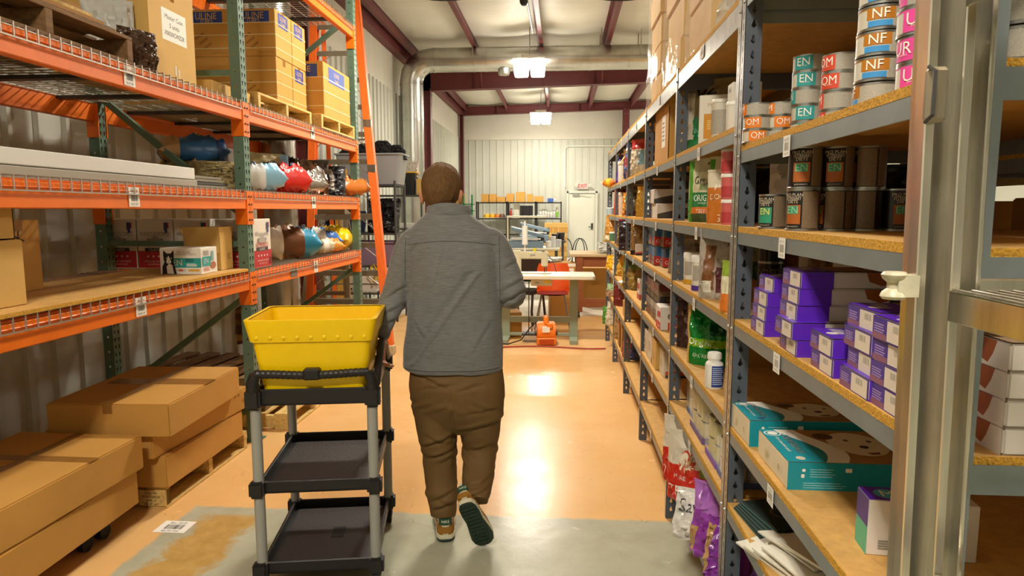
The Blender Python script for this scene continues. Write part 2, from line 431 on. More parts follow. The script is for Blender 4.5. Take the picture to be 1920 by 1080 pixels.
def bottle(name, label, loc, r, h, body, cap, lab=None, capr=.8, caph=.16, neck=True, cat='bottle', group=None, labz=(.12, .62), laba=(0, 2*PI), shoulder=.72, extra=()):
    t = thing(name, label, cat, loc, 0, group)
    body = P(body, .3) if isinstance(body, str) else body; cap = P(cap, .4) if isinstance(cap, str) else cap
    b = MB(); hc = h*(1-caph)
    if neck: pr = [(0, .003), (r*.9, 0), (r, .006), (r, h*shoulder), (r*.93, h*(shoulder+.05)), (r*capr*.9, h*(shoulder+.1)), (r*capr*.9, hc+.002)]
    else: pr = [(0, .003), (r*.93, 0), (r*.96, .005), (r, hc)]
    b.lathe(pr+[(0, hc+.002)], 24); b.build('body', body, t, smooth=40)
    c = MB(); cr = r*capr if neck else r*1.05
    c.lathe([(0, hc), (cr, hc), (cr, h-.004), (cr-.003, h), (0, h)], 24); c.build('cap', cap, t, smooth=40)
    if lab:
        l_ = MB(); lms = []
        for (z0, z1, a0, a1, col) in [(labz[0], labz[1], laba[0], laba[1], lab)]+list(extra):
            col = P(col) if isinstance(col, str) else col
            if col not in lms: lms.append(col)
            k = max(3, int(28*(a1-a0)/(2*PI))); rr = r+.0008+.0003*lms.index(col) if neck else r*1.005
            l_.add([(rr*math.cos(a0+(a1-a0)*i/k), rr*math.sin(a0+(a1-a0)*i/k), z*h) for z in (z0, z1) for i in range(k+1)],
                   [(i, i+1, k+2+i, k+1+i) for i in range(k)], lms.index(col))
        l_.build('label', lms, t, smooth=60)
    return t
# =================================================================== SETTING
XW, YB, YF, XR = -3.36, 22.35, -8.0, 9.0
def floor_material():
    m = bpy.data.materials.new('painted_concrete_floor'); m.use_nodes = True; nt = m.node_tree; N = nt.nodes; L = nt.links
    b = N['Principled BSDF']; geo = N.new('ShaderNodeNewGeometry'); sep = N.new('ShaderNodeSeparateXYZ'); L.new(geo.outputs['Position'], sep.inputs[0])
    def nz(scale, det=5, rough=.6, dist=0):
        n = N.new('ShaderNodeTexNoise'); n.inputs['Scale'].default_value = scale; n.inputs['Detail'].default_value = det
        n.inputs['Roughness'].default_value = rough; n.inputs['Distortion'].default_value = dist; L.new(geo.outputs['Position'], n.inputs['Vector']); return n.outputs['Fac']
    def math_(op, a, b_=None, c=None):
        n = N.new('ShaderNodeMath'); n.operation = op
        for i, q in enumerate((a, b_, c)):
            if q is None: continue
            if isinstance(q, (int, float)): n.inputs[i].default_value = q
            else: L.new(q, n.inputs[i])
        return n.outputs[0]
    def step(val, edge, soft):       # 1 where val < edge
        n = N.new('ShaderNodeMapRange'); n.inputs['From Min'].default_value = edge-soft; n.inputs['From Max'].default_value = edge+soft
        n.inputs['To Min'].default_value = 1; n.inputs['To Max'].default_value = 0; L.new(val, n.inputs['Value']); return n.outputs[0]
    def ramp(fac, c0, c1, p0=.3, p1=.7):
        r = N.new('ShaderNodeValToRGB'); r.color_ramp.elements[0].color = lin(c0); r.color_ramp.elements[1].color = lin(c1)
        r.color_ramp.elements[0].position = p0; r.color_ramp.elements[1].position = p1; L.new(fac, r.inputs[0]); return r.outputs[0]
    def mix(fac, a, b_):
        n = N.new('ShaderNodeMix'); n.data_type = 'RGBA'; L.new(fac, n.inputs[0]); L.new(a, n.inputs[6]); L.new(b_, n.inputs[7]); return n.outputs[2]
    jit = math_('MULTIPLY', math_('SUBTRACT', nz(9), .5), .05)
    y = math_('ADD', sep.outputs['Y'], jit); x = math_('ADD', sep.outputs['X'], jit)
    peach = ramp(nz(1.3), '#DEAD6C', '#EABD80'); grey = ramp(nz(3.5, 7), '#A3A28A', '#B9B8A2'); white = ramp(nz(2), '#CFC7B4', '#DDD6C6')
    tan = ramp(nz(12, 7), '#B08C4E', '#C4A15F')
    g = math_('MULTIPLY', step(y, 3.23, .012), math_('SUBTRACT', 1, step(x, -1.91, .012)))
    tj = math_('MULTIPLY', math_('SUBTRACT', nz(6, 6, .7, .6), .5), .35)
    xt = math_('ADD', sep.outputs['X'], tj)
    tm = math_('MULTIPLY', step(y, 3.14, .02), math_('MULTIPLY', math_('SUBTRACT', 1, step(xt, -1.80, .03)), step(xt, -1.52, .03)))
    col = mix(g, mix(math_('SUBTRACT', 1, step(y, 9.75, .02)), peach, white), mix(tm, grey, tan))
    # scuffs and dirt
    w_ = N.new('ShaderNodeTexNoise'); w_.inputs['Scale'].default_value = 26; w_.inputs['Detail'].default_value = 8; w_.inputs['Roughness'].default_value = .75; w_.inputs['Distortion'].default_value = 1.5
    L.new(geo.outputs['Position'], w_.inputs['Vector'])
    dirt = N.new('ShaderNodeMapRange'); dirt.inputs['From Min'].default_value = .66; dirt.inputs['From Max'].default_value = .78; dirt.inputs['To Max'].default_value = .45
    L.new(w_.outputs['Fac'], dirt.inputs['Value'])
    sw = N.new('ShaderNodeTexNoise'); sw.inputs['Scale'].default_value = 3.2; sw.inputs['Detail'].default_value = 2; sw.inputs['Distortion'].default_value = .8; L.new(geo.outputs['Position'], sw.inputs['Vector'])
    sc1 = math_('LESS_THAN', math_('ABSOLUTE', math_('SUBTRACT', sw.outputs['Fac'], .47)), .0011); sc2 = math_('LESS_THAN', math_('ABSOLUTE', math_('SUBTRACT', sw.outputs['Fac'], .60)), .0011)
    scm = math_('MULTIPLY', math_('MULTIPLY', math_('ADD', sc1, sc2), .35), math_('GREATER_THAN', nz(1.7), .5))
    scc = N.new('ShaderNodeRGB'); scc.outputs[0].default_value = lin('#8A6A44'); col = mix(scm, col, scc.outputs[0])
    dk = N.new('ShaderNodeRGB'); dk.outputs[0].default_value = lin('#6B5A42')
    col = mix(dirt.outputs[0], col, dk.outputs[0])
    L.new(col, b.inputs['Base Color'])
    rr = N.new('ShaderNodeMapRange'); b.inputs['Specular IOR Level'].default_value = .32; rr.inputs['To Min'].default_value = .15; rr.inputs['To Max'].default_value = .34; L.new(nz(5, 7, .7), rr.inputs['Value'])
    L.new(rr.outputs[0], b.inputs['Roughness'])
    bp = N.new('ShaderNodeBump'); bp.inputs['Strength'].default_value = .12; bp.inputs['Distance'].default_value = .01
    L.new(nz(14, 6), bp.inputs['Height']); L.new(bp.outputs[0], b.inputs['Normal'])
    return m
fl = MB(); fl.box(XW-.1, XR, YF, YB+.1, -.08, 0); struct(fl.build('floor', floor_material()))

INSUL = M('white_insulation_facing', '#D6D2C4', .55, var=.05, scale=1.2, stretch=(1, 4, 1), bump=.5, bscale=3)
def ribbed(mb, o, ud, n, length, z0, z1, pitch, depth, phase=0.):
    """sheet-metal wall with trapezoid ribs; ud along, n outward normal"""
    o = Vector(o); ud = Vector(ud); n = Vector(n); prof = [(0, 0)]; x = phase
    while x < length:
        for a, d in ((x, 0), (x+.012, depth), (x+.042, depth), (x+.054, 0)):
            if 0 < a < length: prof.append((a, d))
        x += pitch
    prof.append((length, 0))
    vs_ = []
    for z in (z0, z1): vs_ += [o+ud*a+n*d+Vector((0, 0, z)) for a, d in prof]
    k = len(prof); mb.add(vs_, [(i, i+1, k+i+1, k+i) for i in range(k-1)])
m = MB(); ribbed(m, (XW, YF, 0), (0, 1, 0), (1, 0, 0), YB-YF, 0, 3.9, .245, .028, .1)
m.box(XW-.12, XW-.01, YF, YB, 0, 5.2); wl = struct(m.build('wall_left', WHITEPAINT))
m = MB(); m.box(XW-.05, XW-.002, YF, YB, 3.9, 5.2); m.build('insulation_facing', INSUL, wl)
m = MB(); ribbed(m, (XW, YB, 0), (1, 0, 0), (0, -1, 0), XR-XW, 0, 3.85, .232, .022, .05)
m.box(XW, XR, YB+.01, YB+.12, 0, 5.6); wb = struct(m.build('wall_back', WHITEPAINT))
m = MB(); m.box(XW, XR, YB-.02, YB+.004, 3.86, 5.6); m.build('insulation_facing', INSUL, wb)
m = MB(); m.box(XR, XR+.1, YF, YB, 0, 5.6); struct(m.build('wall_right', WHITEPAINT))
m = MB(); m.box(XW, XR, YF-.1, YF, 0, 5.6); struct(m.build('wall_front', WHITEPAINT))
# roof: sagging insulation blanket between purlins, roof rising to the right
SL = .022
PUR = [-3.1+1.325*i for i in range(10)]
def zc(x): return 4.86+SL*(x-XW)
m = MB(); nx, ny = 84, 170
g = []
for j in range(ny+1):
    y = YF+(YB-YF)*j/ny; row = []
    for i in range(nx+1):
        x = XW-.05+(XR-XW+.05)*i/nx; ph = ((x-PUR[0]) % 1.325)/1.325
        sag = .06*math.sin(PI*ph)
        fold = .022*math.sin(PI*ph)*(noise.noise(Vector((x*.35, y*2.3, 0)))+.5*noise.noise(Vector((x*.6, y*5.1, 4))))
        row.append((x, y, zc(x)+.10-sag+fold))
    g.append(row)
m.add([q for r_ in g for q in r_], [(j*(nx+1)+i, (j+1)*(nx+1)+i, (j+1)*(nx+1)+i+1, j*(nx+1)+i+1) for j in range(ny) for i in range(nx)])
m.box(XW-.1, XR, YF, YB, 5.35, 5.45)
ceil = struct(m.build('ceiling', INSUL, smooth=180))
for x in PUR:
    z = zc(x); m = MB()
    m.box(x-.008, x+.008, YF, YB, z-.12, z+.10); m.box(x-.008, x+.07, YF, YB, z-.135, z-.12); m.box(x-.07, x+.008, YF, YB, z+.08, z+.10)
    m.build('purlin', MAROON, ceil)
m = MB(); m.box(XW, XW+.16, YF, YB, 4.62, 4.80); m.build('eave_strut', MAROON, ceil)
# rigid frames
def frame(y, ztop_d, zb, colw, beamd, xcol, n):
    t = bpy.data.objects.new('trim_%d' % n, None); COL.objects.link(t); struct(t)
    x0 = xcol; m = MB()
    zt = lambda x: zb+beamd+SL*(x-x0); zl = lambda x: zb+SL*(x-x0)*1.2
    for dy0, dy1, a, b_ in ((-.004, .004, 0, 0),):
        m.add([(x0, y-.006, zl(x0)), (XR, y-.006, zl(XR)), (XR, y-.006, zt(XR)), (x0, y-.006, zt(x0)), (x0, y+.006, zl(x0)), (XR, y+.006, zl(XR)), (XR, y+.006, zt(XR)), (x0, y+.006, zt(x0))],
              [(0, 1, 2, 3), (7, 6, 5, 4), (0, 4, 5, 1), (3, 2, 6, 7)])
    for f_ in (zl, zt):
        m.add([(x, y+s*.1, f_(x)+h) for h in (-.006, .006) for x in (x0, XR) for s in (-1, 1)], [(0, 1, 3, 2), (4, 6, 7, 5), (0, 2, 6, 4), (1, 5, 7, 3)])
    x = x0+1.2
    while x < XR: m.box(x-.004, x+.004, y-.1, y+.1, zl(x), zt(x)); x += 2.65
    m.build('rafter', MAROON, t)
    m = MB(); m.box(xcol, xcol+colw, y-.006, y+.006, 0, zb+beamd); m.box(xcol-.006, xcol+.006, y-.1, y+.1, 0, zb+beamd); m.box(xcol+colw-.008, xcol+colw+.008, y-.1, y+.1, 0, zb+.05)
    m.box(xcol, xcol+colw, y-.1, y+.1, zb-.01, zb+.01)
    m.build('column', MAROON, t)
    m = MB()
    for zz in (zb-.06, zb+.05):
        for dy in (-.05, .05): m.cyl((xcol+colw+.008, y+dy, zz), (xcol+colw+.03, y+dy, zz), .014, n=6)
    m.build('bolt', GALV, t)
    # flange braces
    m = MB()
    for k in range(1, 9):
        xx = PUR[k]; m.bar((xx, y-.05, zl(xx)+.02), (xx, y-.45, zc(xx)-.1), .03, .004)
    m.build('flange_brace', MAROON, t)
frame(15.25, 0, 4.2, .2, .5, XW+.21, 1)
frame(22.0, 0, 4.60, .1, .26, XW+.06, 2)
frame(8.35, 0, 4.22, .2, .5, XW+.05, 3)
t = bpy.data.objects.new('trim_4', None); COL.objects.link(t); struct(t)
for xx in (2.05, 6.6):
    m = MB(); m.box(xx-.1, xx+.1, 21.93, 21.945, 0, 4.75); m.box(xx-.1, xx+.1, 22.15, 22.165, 0, 4.75); m.box(xx-.006, xx+.006, 21.94, 22.16, 0, 4.75); m.build('wind_column', MAROON, t)
    m = MB()
    for dz in (.05, .2):
        for dx in (-.05, .05): m.cyl((xx+dx, 21.89, 4.55+dz), (xx+dx, 21.93, 4.55+dz), .014, n=6)
    m.build('bolt', GALV, t)

# ducts
def duct(name, label, pts, r, seams, elbow=None):
    t = thing(name, label, 'duct', pts[0]); o = Vector(pts[0])
    L_ = [Vector(q)-o for q in pts]
    m = MB(); m.tube(L_, r, 28); m.build('pipe', GALVD, t, smooth=40)
    for i, (p, d) in enumerate(seams):
        m = MB(); p = Vector(p)-o; d = Vector(d); m.cyl(p-d*.016, p+d*.016, r+.006, n=28); m.build('seam_band', GALVD, t, smooth=40)
    return t
GALVD = M('spiral_duct_steel', '#B9B8B0', .27, .95, var=.18, scale=3, stretch=(1, 1, 1), bump=.08, bscale=5)
yd, zd, xd, rd = 13.6, 4.52, -3.02, .235
el = [(xd+.42-.42*math.cos(a), yd, zd-.42+.42*math.sin(a)) for a in [PI/2*i/4 for i in range(5)]]
sv = [((xd, yd, z), (0, 0, 1)) for z in (4.05, 3.35, 2.6, 1.8, 1.0)]+[((x, yd, zd), (1, 0, 0)) for x in (-2.55, -1.75, -1.5, -.55, -.1, .55, 1.3, 2.05, 2.9, 4, 5.2, 6.5)]
dt = duct('ventilation_duct', 'round galvanised ventilation duct bending from wall drop to run under ceiling', [(xd, yd, .02)]+el+[(XR-.05, yd, zd)], rd, sv)
for x in (-1.75, .75, 1.5, 3.5):
    for s in (-1, 1):
        MB().box(x-.012-xd, x+.012-xd, s*(rd+.004)-.002, s*(rd+.004)+.002, zd-.02, zc(x)+.05).build('hanger_strap', GALVD, dt)
m = MB(); m.lathe([(0, 0), (.10, 0), (.12, .03), (.12, .12), (0, .12)], 20, (-1.15-xd, -.05, zd-rd-.1)); m.build('collar', GALVD, dt, smooth=40)
p0 = at(524, 430, X=-2.92)
duct('ventilation_duct', 'wide galvanised duct standing against wall behind the pallet rack', [(p0.x, p0.y, .0), (p0.x, p0.y, 4.6)], .19, [((p0.x, p0.y, z), (0, 0, 1)) for z in (.75, 1.45, 1.72, 2.05, 2.8, 3.5)])

# high-bay lamps hanging under the ceiling
LAMPM = M('lamp_acrylic_lens', '#FFF7E8', .3, emit=LAMP*2.6)
LAMPS = M('lamp_acrylic_side', '#FFF7E8', .3, emit=LAMP*.22)
def lamp(x, y, z, label):
    t = thing('high_bay_lamp', label, 'lamp', (x, y, z), 0, 'high-bay lamps under the ceiling')
    for s in (-1, 1):
        d = MB(); rings = []
        for zz, hw in ((-.29, .118), (-.27, .128), (-.02, .146), (0, .146)):
            rings.append([Vector((s*.155+a*hw, b_*hw, zz)) for a, b_ in ((-1, -.75), (-.75, -1), (.75, -1), (1, -.75), (1, .75), (.75, 1), (-.75, 1), (-1, .75))])
        d.loft(rings, 1); d.m[-2] = 0; d.build('lamp_dome', [LAMPM, LAMPS], t)
    m = MB(); m.box(-.32, .32, -.14, .14, .0, .035); m.box(-.16, .16, -.07, .07, .035, .10); m.build('housing', WHITEPL, t, bevel=.006)
    m = MB(); m.cyl((0, 0, .10), (0, 0, max(.15, zc(x)-z+.06)), .008, n=8); m.build('suspension_rod', GALV, t)
    return t
LX, LZ = -.62, 4.37
for y, lb in ((20.1, 'glowing twin-dome lamp near the back wall, the farther one'), (13.05, 'glowing twin-dome lamp in front of the round duct'), (6.1, 'twin-dome lamp above the aisle past the pallet rack'), (-.8, 'twin-dome lamp over the aisle start')):
    lamp(LX, y, LZ, lb)
for y, lb in ((-.8, 'first unseen fill lamp added over the aisle behind the grey shelving'), (6.1, 'second unseen fill lamp added over the aisle behind the grey shelving'), (13.05, 'third unseen fill lamp added over the aisle behind the grey shelving'), (20.1, 'last unseen fill lamp added over the aisle behind the grey shelving')):
    lamp(4.9, y, LZ, lb)  # out-of-view row added as fill light, same fixture as the main aisle

# conduit along middle purlin, cables, camera dome
xp = PUR[2]
m = MB(); m.tube([(xp-.1, 3, zc(xp)-.17), (xp-.1, 10.5, zc(xp)-.17), (xp-.09, 12.6, zc(xp)-.16)], .016, 8); tag(m.build('electrical_conduit', GALV, smooth=60), 'thin metal conduit fixed along the middle roof purlin', 'conduit')
def catenary(p, q, sag, n=14):
    p = Vector(p); q = Vector(q); return [p.lerp(q, i/n)-Vector((0, 0, sag*4*(i/n)*(1-i/n))) for i in range(n+1)]
m = MB(); m.tube(catenary(at(690, -40, Y=8.0), at(900, -8, Y=8.0), .13), .008, 6); tag(m.build('hanging_cable', RUBBER, smooth=60), 'thin black cable sagging under the ceiling at left', 'cable')
m = MB(); m.tube(catenary(at(1090, -10, Y=8.0), at(1260, -20, Y=8.0), .09), .008, 6); tag(m.build('hanging_cable', RUBBER, smooth=60), 'thin black cable sagging under the ceiling at right', 'cable')
pc_ = at(982, 4, Y=9.2)
t = thing('security_camera', 'small dark dome camera hanging by the middle purlin', 'camera', pc_)
m = MB(); m.lathe([(0, -.05), (.03, -.042), (.05, -.015), (.055, .01), (.055, .05), (0, .05)], 16); m.build('dome', BLACKPL, t, smooth=50)
m = MB(); m.cyl((0, 0, .05), (0, 0, zc(pc_.x)-pc_.z), .012, n=8); m.build('stem', WHITEPL, t)

# door and exit sign on the back wall
yb = YB-.02; dx0, dx1 = .25, 1.12
DOORM = M('pale_grey_door_paint', '#CFCFC0', .45, var=.03, scale=2)
dr = struct(MB().box(dx0, dx1, yb-.05, yb-.015, .01, 2.10).build('door_1', DOORM, bevel=.003))
m = MB(); m.box(dx0-.07, dx0-.004, yb-.09, yb, 0, 2.17); m.box(dx1+.004, dx1+.07, yb-.09, yb, 0, 2.17); m.box(dx0-.07, dx1+.07, yb-.09, yb, 2.104, 2.17); m.build('door_frame', DOORM, dr, bevel=.003)
m = MB(); m.box(dx1-.13, dx1-.06, yb-.065, yb-.05, .92, 1.12); m.tube([(dx1-.095, yb-.065, 1.0), (dx1-.095, yb-.12, 1.0), (dx1-.22, yb-.12, 1.0)], .012, 8); m.build('door_handle', STEEL, dr)
m = MB(); m.box(dx0+.12, dx0+.34, yb-.11, yb-.05, 2.02, 2.09); m.bar((dx0+.3, yb-.1, 2.07), (dx0+.62, yb-.2, 2.11), .025, .012); m.build('door_closer', GALV, dr)
pe = Vector(((dx0+dx1)/2+.02, yb-.06, 2.34))
t = thing('exit_sign', 'white exit sign with red letters above the grey door', 'sign', pe)
MB().box(-.17, .17, -.03, .05, -.1, .1).build('housing', M('exit_sign_face', '#C9C4BA', .4, emit=.02), t, bevel=.006)
m = MB(); put_text(m, 'EXIT', (0, -.034, 0), (1, 0, 0), (0, 0, 1), .13, 0, .29, bold=.02); m.build('lettering', M('exit_red', '#D8261C', .4, emit=.25), t)
for s in (-1, 1): m = MB(); m.cyl((s*.215, -.03, .03), (s*.215, -.08, .0), .04, .05, n=14); m.bar((s*.17, 0, .03), (s*.215, -.03, .03), .02); m.build('emergency_lamp', WHITEPL, t)
xq = .12
m = MB(); m.tube([(xq, yb-.04, 2.3), (xq, yb-.04, 3.55), (xq+.08, yb-.04, 3.63), (2.0, yb-.04, 3.63)], .02, 8); tag(m.build('electrical_conduit', WHITEPL, smooth=60), 'white conduit bending above the grey door on back wall', 'conduit')
# =================================================================== LEFT: PALLET RACK
XF, XBK = -2.03, -3.07               # rack front and back faces
PY = [1.78, 4.21, 6.60]; PWD = .076  # near edges of the uprights
RH = 4.15
TZ = [1.145, 1.672, 2.235, 3.33]     # top of the beams
rack = thing('pallet_rack', 'tall orange and green steel pallet rack along the left wall', 'rack', (XF, PY[0], 0))
RO = Vector((XF, PY[0], 0))
def rpart(mb, name, mat, parent=None, **k):
    mb.v = [tuple(Vector(q)-RO) for q in mb.v]
    return mb.build(name, mat, parent or rack, **k)
tear = [(.006, .004), (.008, .012), (0, .017), (-.008, .012), (-.006, .004), (-.003, -.012), (0, -.014), (.003, -.012)]
sqh = [(.006, 0), (.006, .006), (0, .006), (-.006, .006), (-.006, 0), (-.006, -.006), (0, -.006), (.006, -.006)]
for y in PY:
    for xf, sg in ((XF, 1), (XBK, -1)):
        m = MB(); xi = xf-sg*.07
        if sg > 0: m.perforated((xf, y, .01), (0, 1, 0), (0, 0, 1), PWD, RH-.01, [.02, .056], .0508, tear)
        else: m.perforated((xf+.07, y, .01), (0, 1, 0), (0, 0, 1), PWD, RH-.01, [.02, .056], .0508, tear)
        # both side cheeks with square holes
        a, b = min(xf, xi), max(xf, xi)
        m.perforated((a, y, .01), (1, 0, 0), (0, 0, 1), b-a, RH-.01, [(b-a)/2], .1016, sqh)
        m.perforated((a, y+PWD, .01), (1, 0, 0), (0, 0, 1), b-a, RH-.01, [(b-a)/2], .1016, sqh)
        m.box(a-.02, b+.02, y-.02, y+PWD+.02, 0, .008)
        rpart(m, 'upright', GREENP)
    yc = y+PWD/2
    for z in (.2, 1.33, 2.42, 3.75):
        rpart(MB().bar((XF-.06, yc, z), (XBK+.06, yc, z), .035, .035), 'horizontal_brace', GREENP)
    for za, zb in ((2.30, 1.52), (.98, .30), (2.72, 3.42)):
        p, q = ((XBK+.05, yc, za), (XF-.05, yc, zb)) if za != .98 else ((XF-.05, yc, za), (XBK+.05, yc, zb))
        rpart(MB().bar(p, q, .038, .038), 'diagonal_brace', GREENP)
bin_lab = {(0, 2): 242, (0, 1): 251, (0, 0): 264, (1, 2): 586, (1, 1): 588, (1, 0): 592}
def bin_label(mb, o, r, u, w_, h, seed):
    o = Vector(o); r = Vector(r); u = Vector(u); n = r.cross(u)
    mb.quad(o, r, u, w_, h, 0); rnd = random.Random(seed)
    put_text(mb, 'Bin: %d%d-%s' % (rnd.randint(1, 4), rnd.randint(0, 9), 'ABCD'[seed % 4]), o+n*.0006+u*h*.32, r, u, h*.13, 1, w_*.6)
    put_text(mb, 'Bin ID: %d' % rnd.randint(100, 999), o+n*.0006-u*h*.36, r, u, h*.11, 1, w_*.6)
    x = -.28
    while x < .28:
        b = rnd.uniform(.008, .028); mb.quad(o+n*.0006+r*w_*(x+b/2)+u*h*-.02, r, u, w_*b, h*.38, 1); x += b+rnd.uniform(.01, .03)
for bay in (0, 1):
    y0, y1 = PY[bay]+PWD, PY[bay+1]
    for ti, zt in enumerate(TZ):
        for xf, sg in ((XF, 1), (XBK, -1)):
            m = MB(); a, b = xf-sg*.05, xf
            m.box(min(a, b), max(a, b), y0, y1, zt-.115, zt-.03)
            a2 = xf-sg*.028; m.box(min(a, a2), max(a, a2), y0, y1, zt-.03, zt); 
            m.box(min(a2, b), max(a2, b), y0, y1, zt-.03, zt-.012)
            bm_ = rpart(m, 'beam', ORANGE, bevel=.004)
            for ye, s in ((y0, 1), (y1, -1)):
                m = MB(); zc0, zc1 = zt-.215, zt+.0
                m.box(min(xf-sg*.075, xf), max(xf-sg*.075, xf), ye-.002 if s > 0 else ye-.006, ye+.006 if s > 0 else ye+.002, zc0, zc1)
                m.box(min(xf, xf+sg*.006), max(xf, xf+sg*.006), ye-s*.040, ye+s*.004, zc0, zc1)
                for k in range(4): m.cyl((xf+sg*.004, ye-s*.02, zc0+.03+k*.05), (xf+sg*.011, ye-s*.02, zc0+.03+k*.05), .006, n=8, mi=1)
                rpart(m, 'beam_connector', [ORANGE, STEEL], bm_)
            if sg > 0 and (bay, ti) in bin_lab:
                p = Vector((XF+.002, Yat(bin_lab[(bay, ti)], XF, zt-.06), zt-.06))
                m = MB(); bin_label(m, p, (0, 1, 0), (0, 0, 1), .082, .092, bay*4+ti); rpart(m, 'bin_label', [PAPER, INK], bm_)
            if sg > 0 and bay == 1 and ti == 0:
                m = MB(); m.quad((XF+.002, Yat(551, XF, zt-.06), zt-.065), (0, 1, 0), (0, 0, 1), .12, .07); rpart(m, 'grey_sticker', P('#6E655C'), bm_)
        # wire deck with waterfall front, on three cross channels
        m = MB(); d = .0026; n = int((y1-y0-.06)/.0585)
        for i in range(n+1):
            y = y0+.03+i*(y1-y0-.06)/n
            m.box(XBK+.03, XF+.008, y-d, y+d, zt+.004, zt+.004+2*d); m.box(XF+.004, XF+.004+2*d, y-d, y+d, zt-.048, zt+.008)
        for k in range(10):
            x = XBK+.06+k*(XF-XBK-.06)/9.3; m.box(x-d, x+d, y0+.02, y1-.02, zt+.0, zt+.005)
        m.box(XF+.005, XF+.012, y0+.02, y1-.02, zt-.051, zt-.045)
        stuff(rpart(m, 'wire_deck', WIRE))
        for k in range(4):
            yy = y0+(k+.5)*(y1-y0)/4
            m = MB(); m.box(XBK+.03, XF-.03, yy-.03, yy+.03, zt-.022, zt-.002); rpart(m, 'deck_channel', STEEL)

# ---------------------------------------------------------------- pallets
def pallet(label, loc, size, rz=0., mat=None, h=.12, nb=6, group='wooden pallets', name='wooden_pallet'):
    """stringers run along y; deck boards across x"""
    mat = mat or WOOD; t = thing(name, label, 'pallet', loc, rz, group); x, y = size
    bw = y/(nb+ (nb-1)*.55); me = MB().box(-x/2, x/2, -bw/2, bw/2, 0, .017).mesh('deck_board', mat, bevel=.002)
    for i in range(nb):
        o = link('deck_board', me, t); o.location = (0, -y/2+bw/2+i*(y-bw)/(nb-1), h-.017)
    ms = MB().box(-.02, .02, -y/2, y/2, .016, h-.017).mesh('stringer', mat, bevel=.002)
    for i in range(3):
        o = link('stringer', ms, t); o.location = (-x/2+.02+i*(x-.04)/2, 0, 0)
    mb_ = MB().box(-x/2, x/2, -bw/2, bw/2, 0, .016).mesh('bottom_board', mat, bevel=.002)
    for i in range(3):
        o = link('bottom_board', mb_, t); o.location = (0, -y/2+bw/2+i*(y-bw)/2, 0)
    return t
# floor pallet under the long cartons: stringers run across, so turn it a quarter
pl = pallet('pale wooden pallet on the floor under the three flat cartons', (-2.49, 3.635, 0), (.9, .90), PI/2)
m = MB()
for i, s in enumerate(('CHIQUITA', 'PROMOCIONES S.A.', 'ISPM 15', 'CR 97  HT')):
    put_text(m, s, (-.462, -.375, .088-.02*i), (0, -1, 0), (0, 0, 1), .012, 0, .1)
for s in ((0, .105, .12, .003), (0, .012, .12, .003)): pass
m.build('stamp', INK, pl)
MB().box(-.459, -.41, -.45, -.31, .0165, .1025).build('corner_block', WOOD, pl, bevel=.002)
LCX, LCY, LCZ = .62, .88, .165
def long_carton(label, loc, rz=0., size=(LCX, LCY, LCZ), marks=True):
    t = carton('flat_carton', label, 'carton', loc, rz, size, CARD, 'long flat cartons', tape=True, bevel=.006)
    return t
long_carton('lowest flat carton of three on the floor pallet', (-2.31, 3.57, .121), 0, (.6, .82, .172))
t = long_carton('thin tilted flat carton in the middle of three on the pallet', (-2.32, 3.60, .294), -.05, (.6, .96, .13))
m = MB()
for yy in (.30, .34): m.box(.299, .3025, yy, yy+.012, .10, .131)
m.cyl((.298, .40, .06), (.302, .40, .06), .012, n=14); m.build('hand_slot', CARD3, t)
t = long_carton('flat brown carton lying topmost on the floor pallet stack', (-2.25, 3.45, .428), .05, (.62, .80, .17))
m = MB(); m.box(-.25, .312, -.02, .10, .1702, .1706); m.build('glossy_tape_patch', TAPE, t)
long_carton('lower one of two long cartons on black dollies', (-2.36, 2.52, .121), .03, (.64, .92, .175))
t = long_carton('upper one of two long cartons on black dollies', (-2.345, 2.545, .297), -.01, (.63, .92, .165))
m = MB(); m.box(-.2, .317, .10, .16, .1652, .1656); m.build('tape_stub', TAPE, t)
for i, (x, y, lb) in enumerate(((-2.36, 2.80, 'black plastic dolly foot under far end of front cartons'), (-2.36, 2.24, 'black plastic dolly under near end of front cartons'))):
    t = thing('dolly', lb, 'dolly', (x, y, 0), 0, 'black dollies')
    MB().box(-.26, .27, -.1, .1, .085, .12).build('deck', BLACKPL, t, bevel=.01)
    for sx in (-1, 1):
        for sy in (-1, 1):
            m = MB(); m.cyl((sx*.2-.018, sy*.06, .036), (sx*.2+.018, sy*.06, .036), .036, n=18); m.cyl((sx*.2, sy*.06, .05), (sx*.2, sy*.06, .086), .022, n=10); m.build('caster', RUBBER, t, smooth=40)
# bay two floor level
pallet('pale pallet on floor beneath the rack, beside the green upright', (-2.40, 4.93, 0), (.96, 1.0), PI/2)
pallet('dark weathered pallet, lower of two stacked by the rack upright', (-2.62, 4.86, .122), (.80, 1.0), PI/2+.06, WOODD)
pallet('dark weathered pallet, topmost one stacked beneath the rack', (-2.66, 4.90, .243), (.80, 1.0), PI/2-.05, WOODD)
pallet('dark pallet lying flat at the far end beneath the rack', (-2.64, 5.95, 0), (.9, .9), 0, WOODD)
p = at(455, 610, X=-2.72)
bag('hanging_bundle', 'brown dried bundle hanging behind the green upright', 'bundle', (p.x, p.y, p.z-.16), 1.0, (.12, .34, .11), ['#5A3418', '#8A5A22', '#B98A30'], [(0, -1, 1, .1, .25, 2), (0, -1, 1, .5, .62, 1), (0, -1, 1, .8, .9, 1)], 'pillow', 5, 2.2)

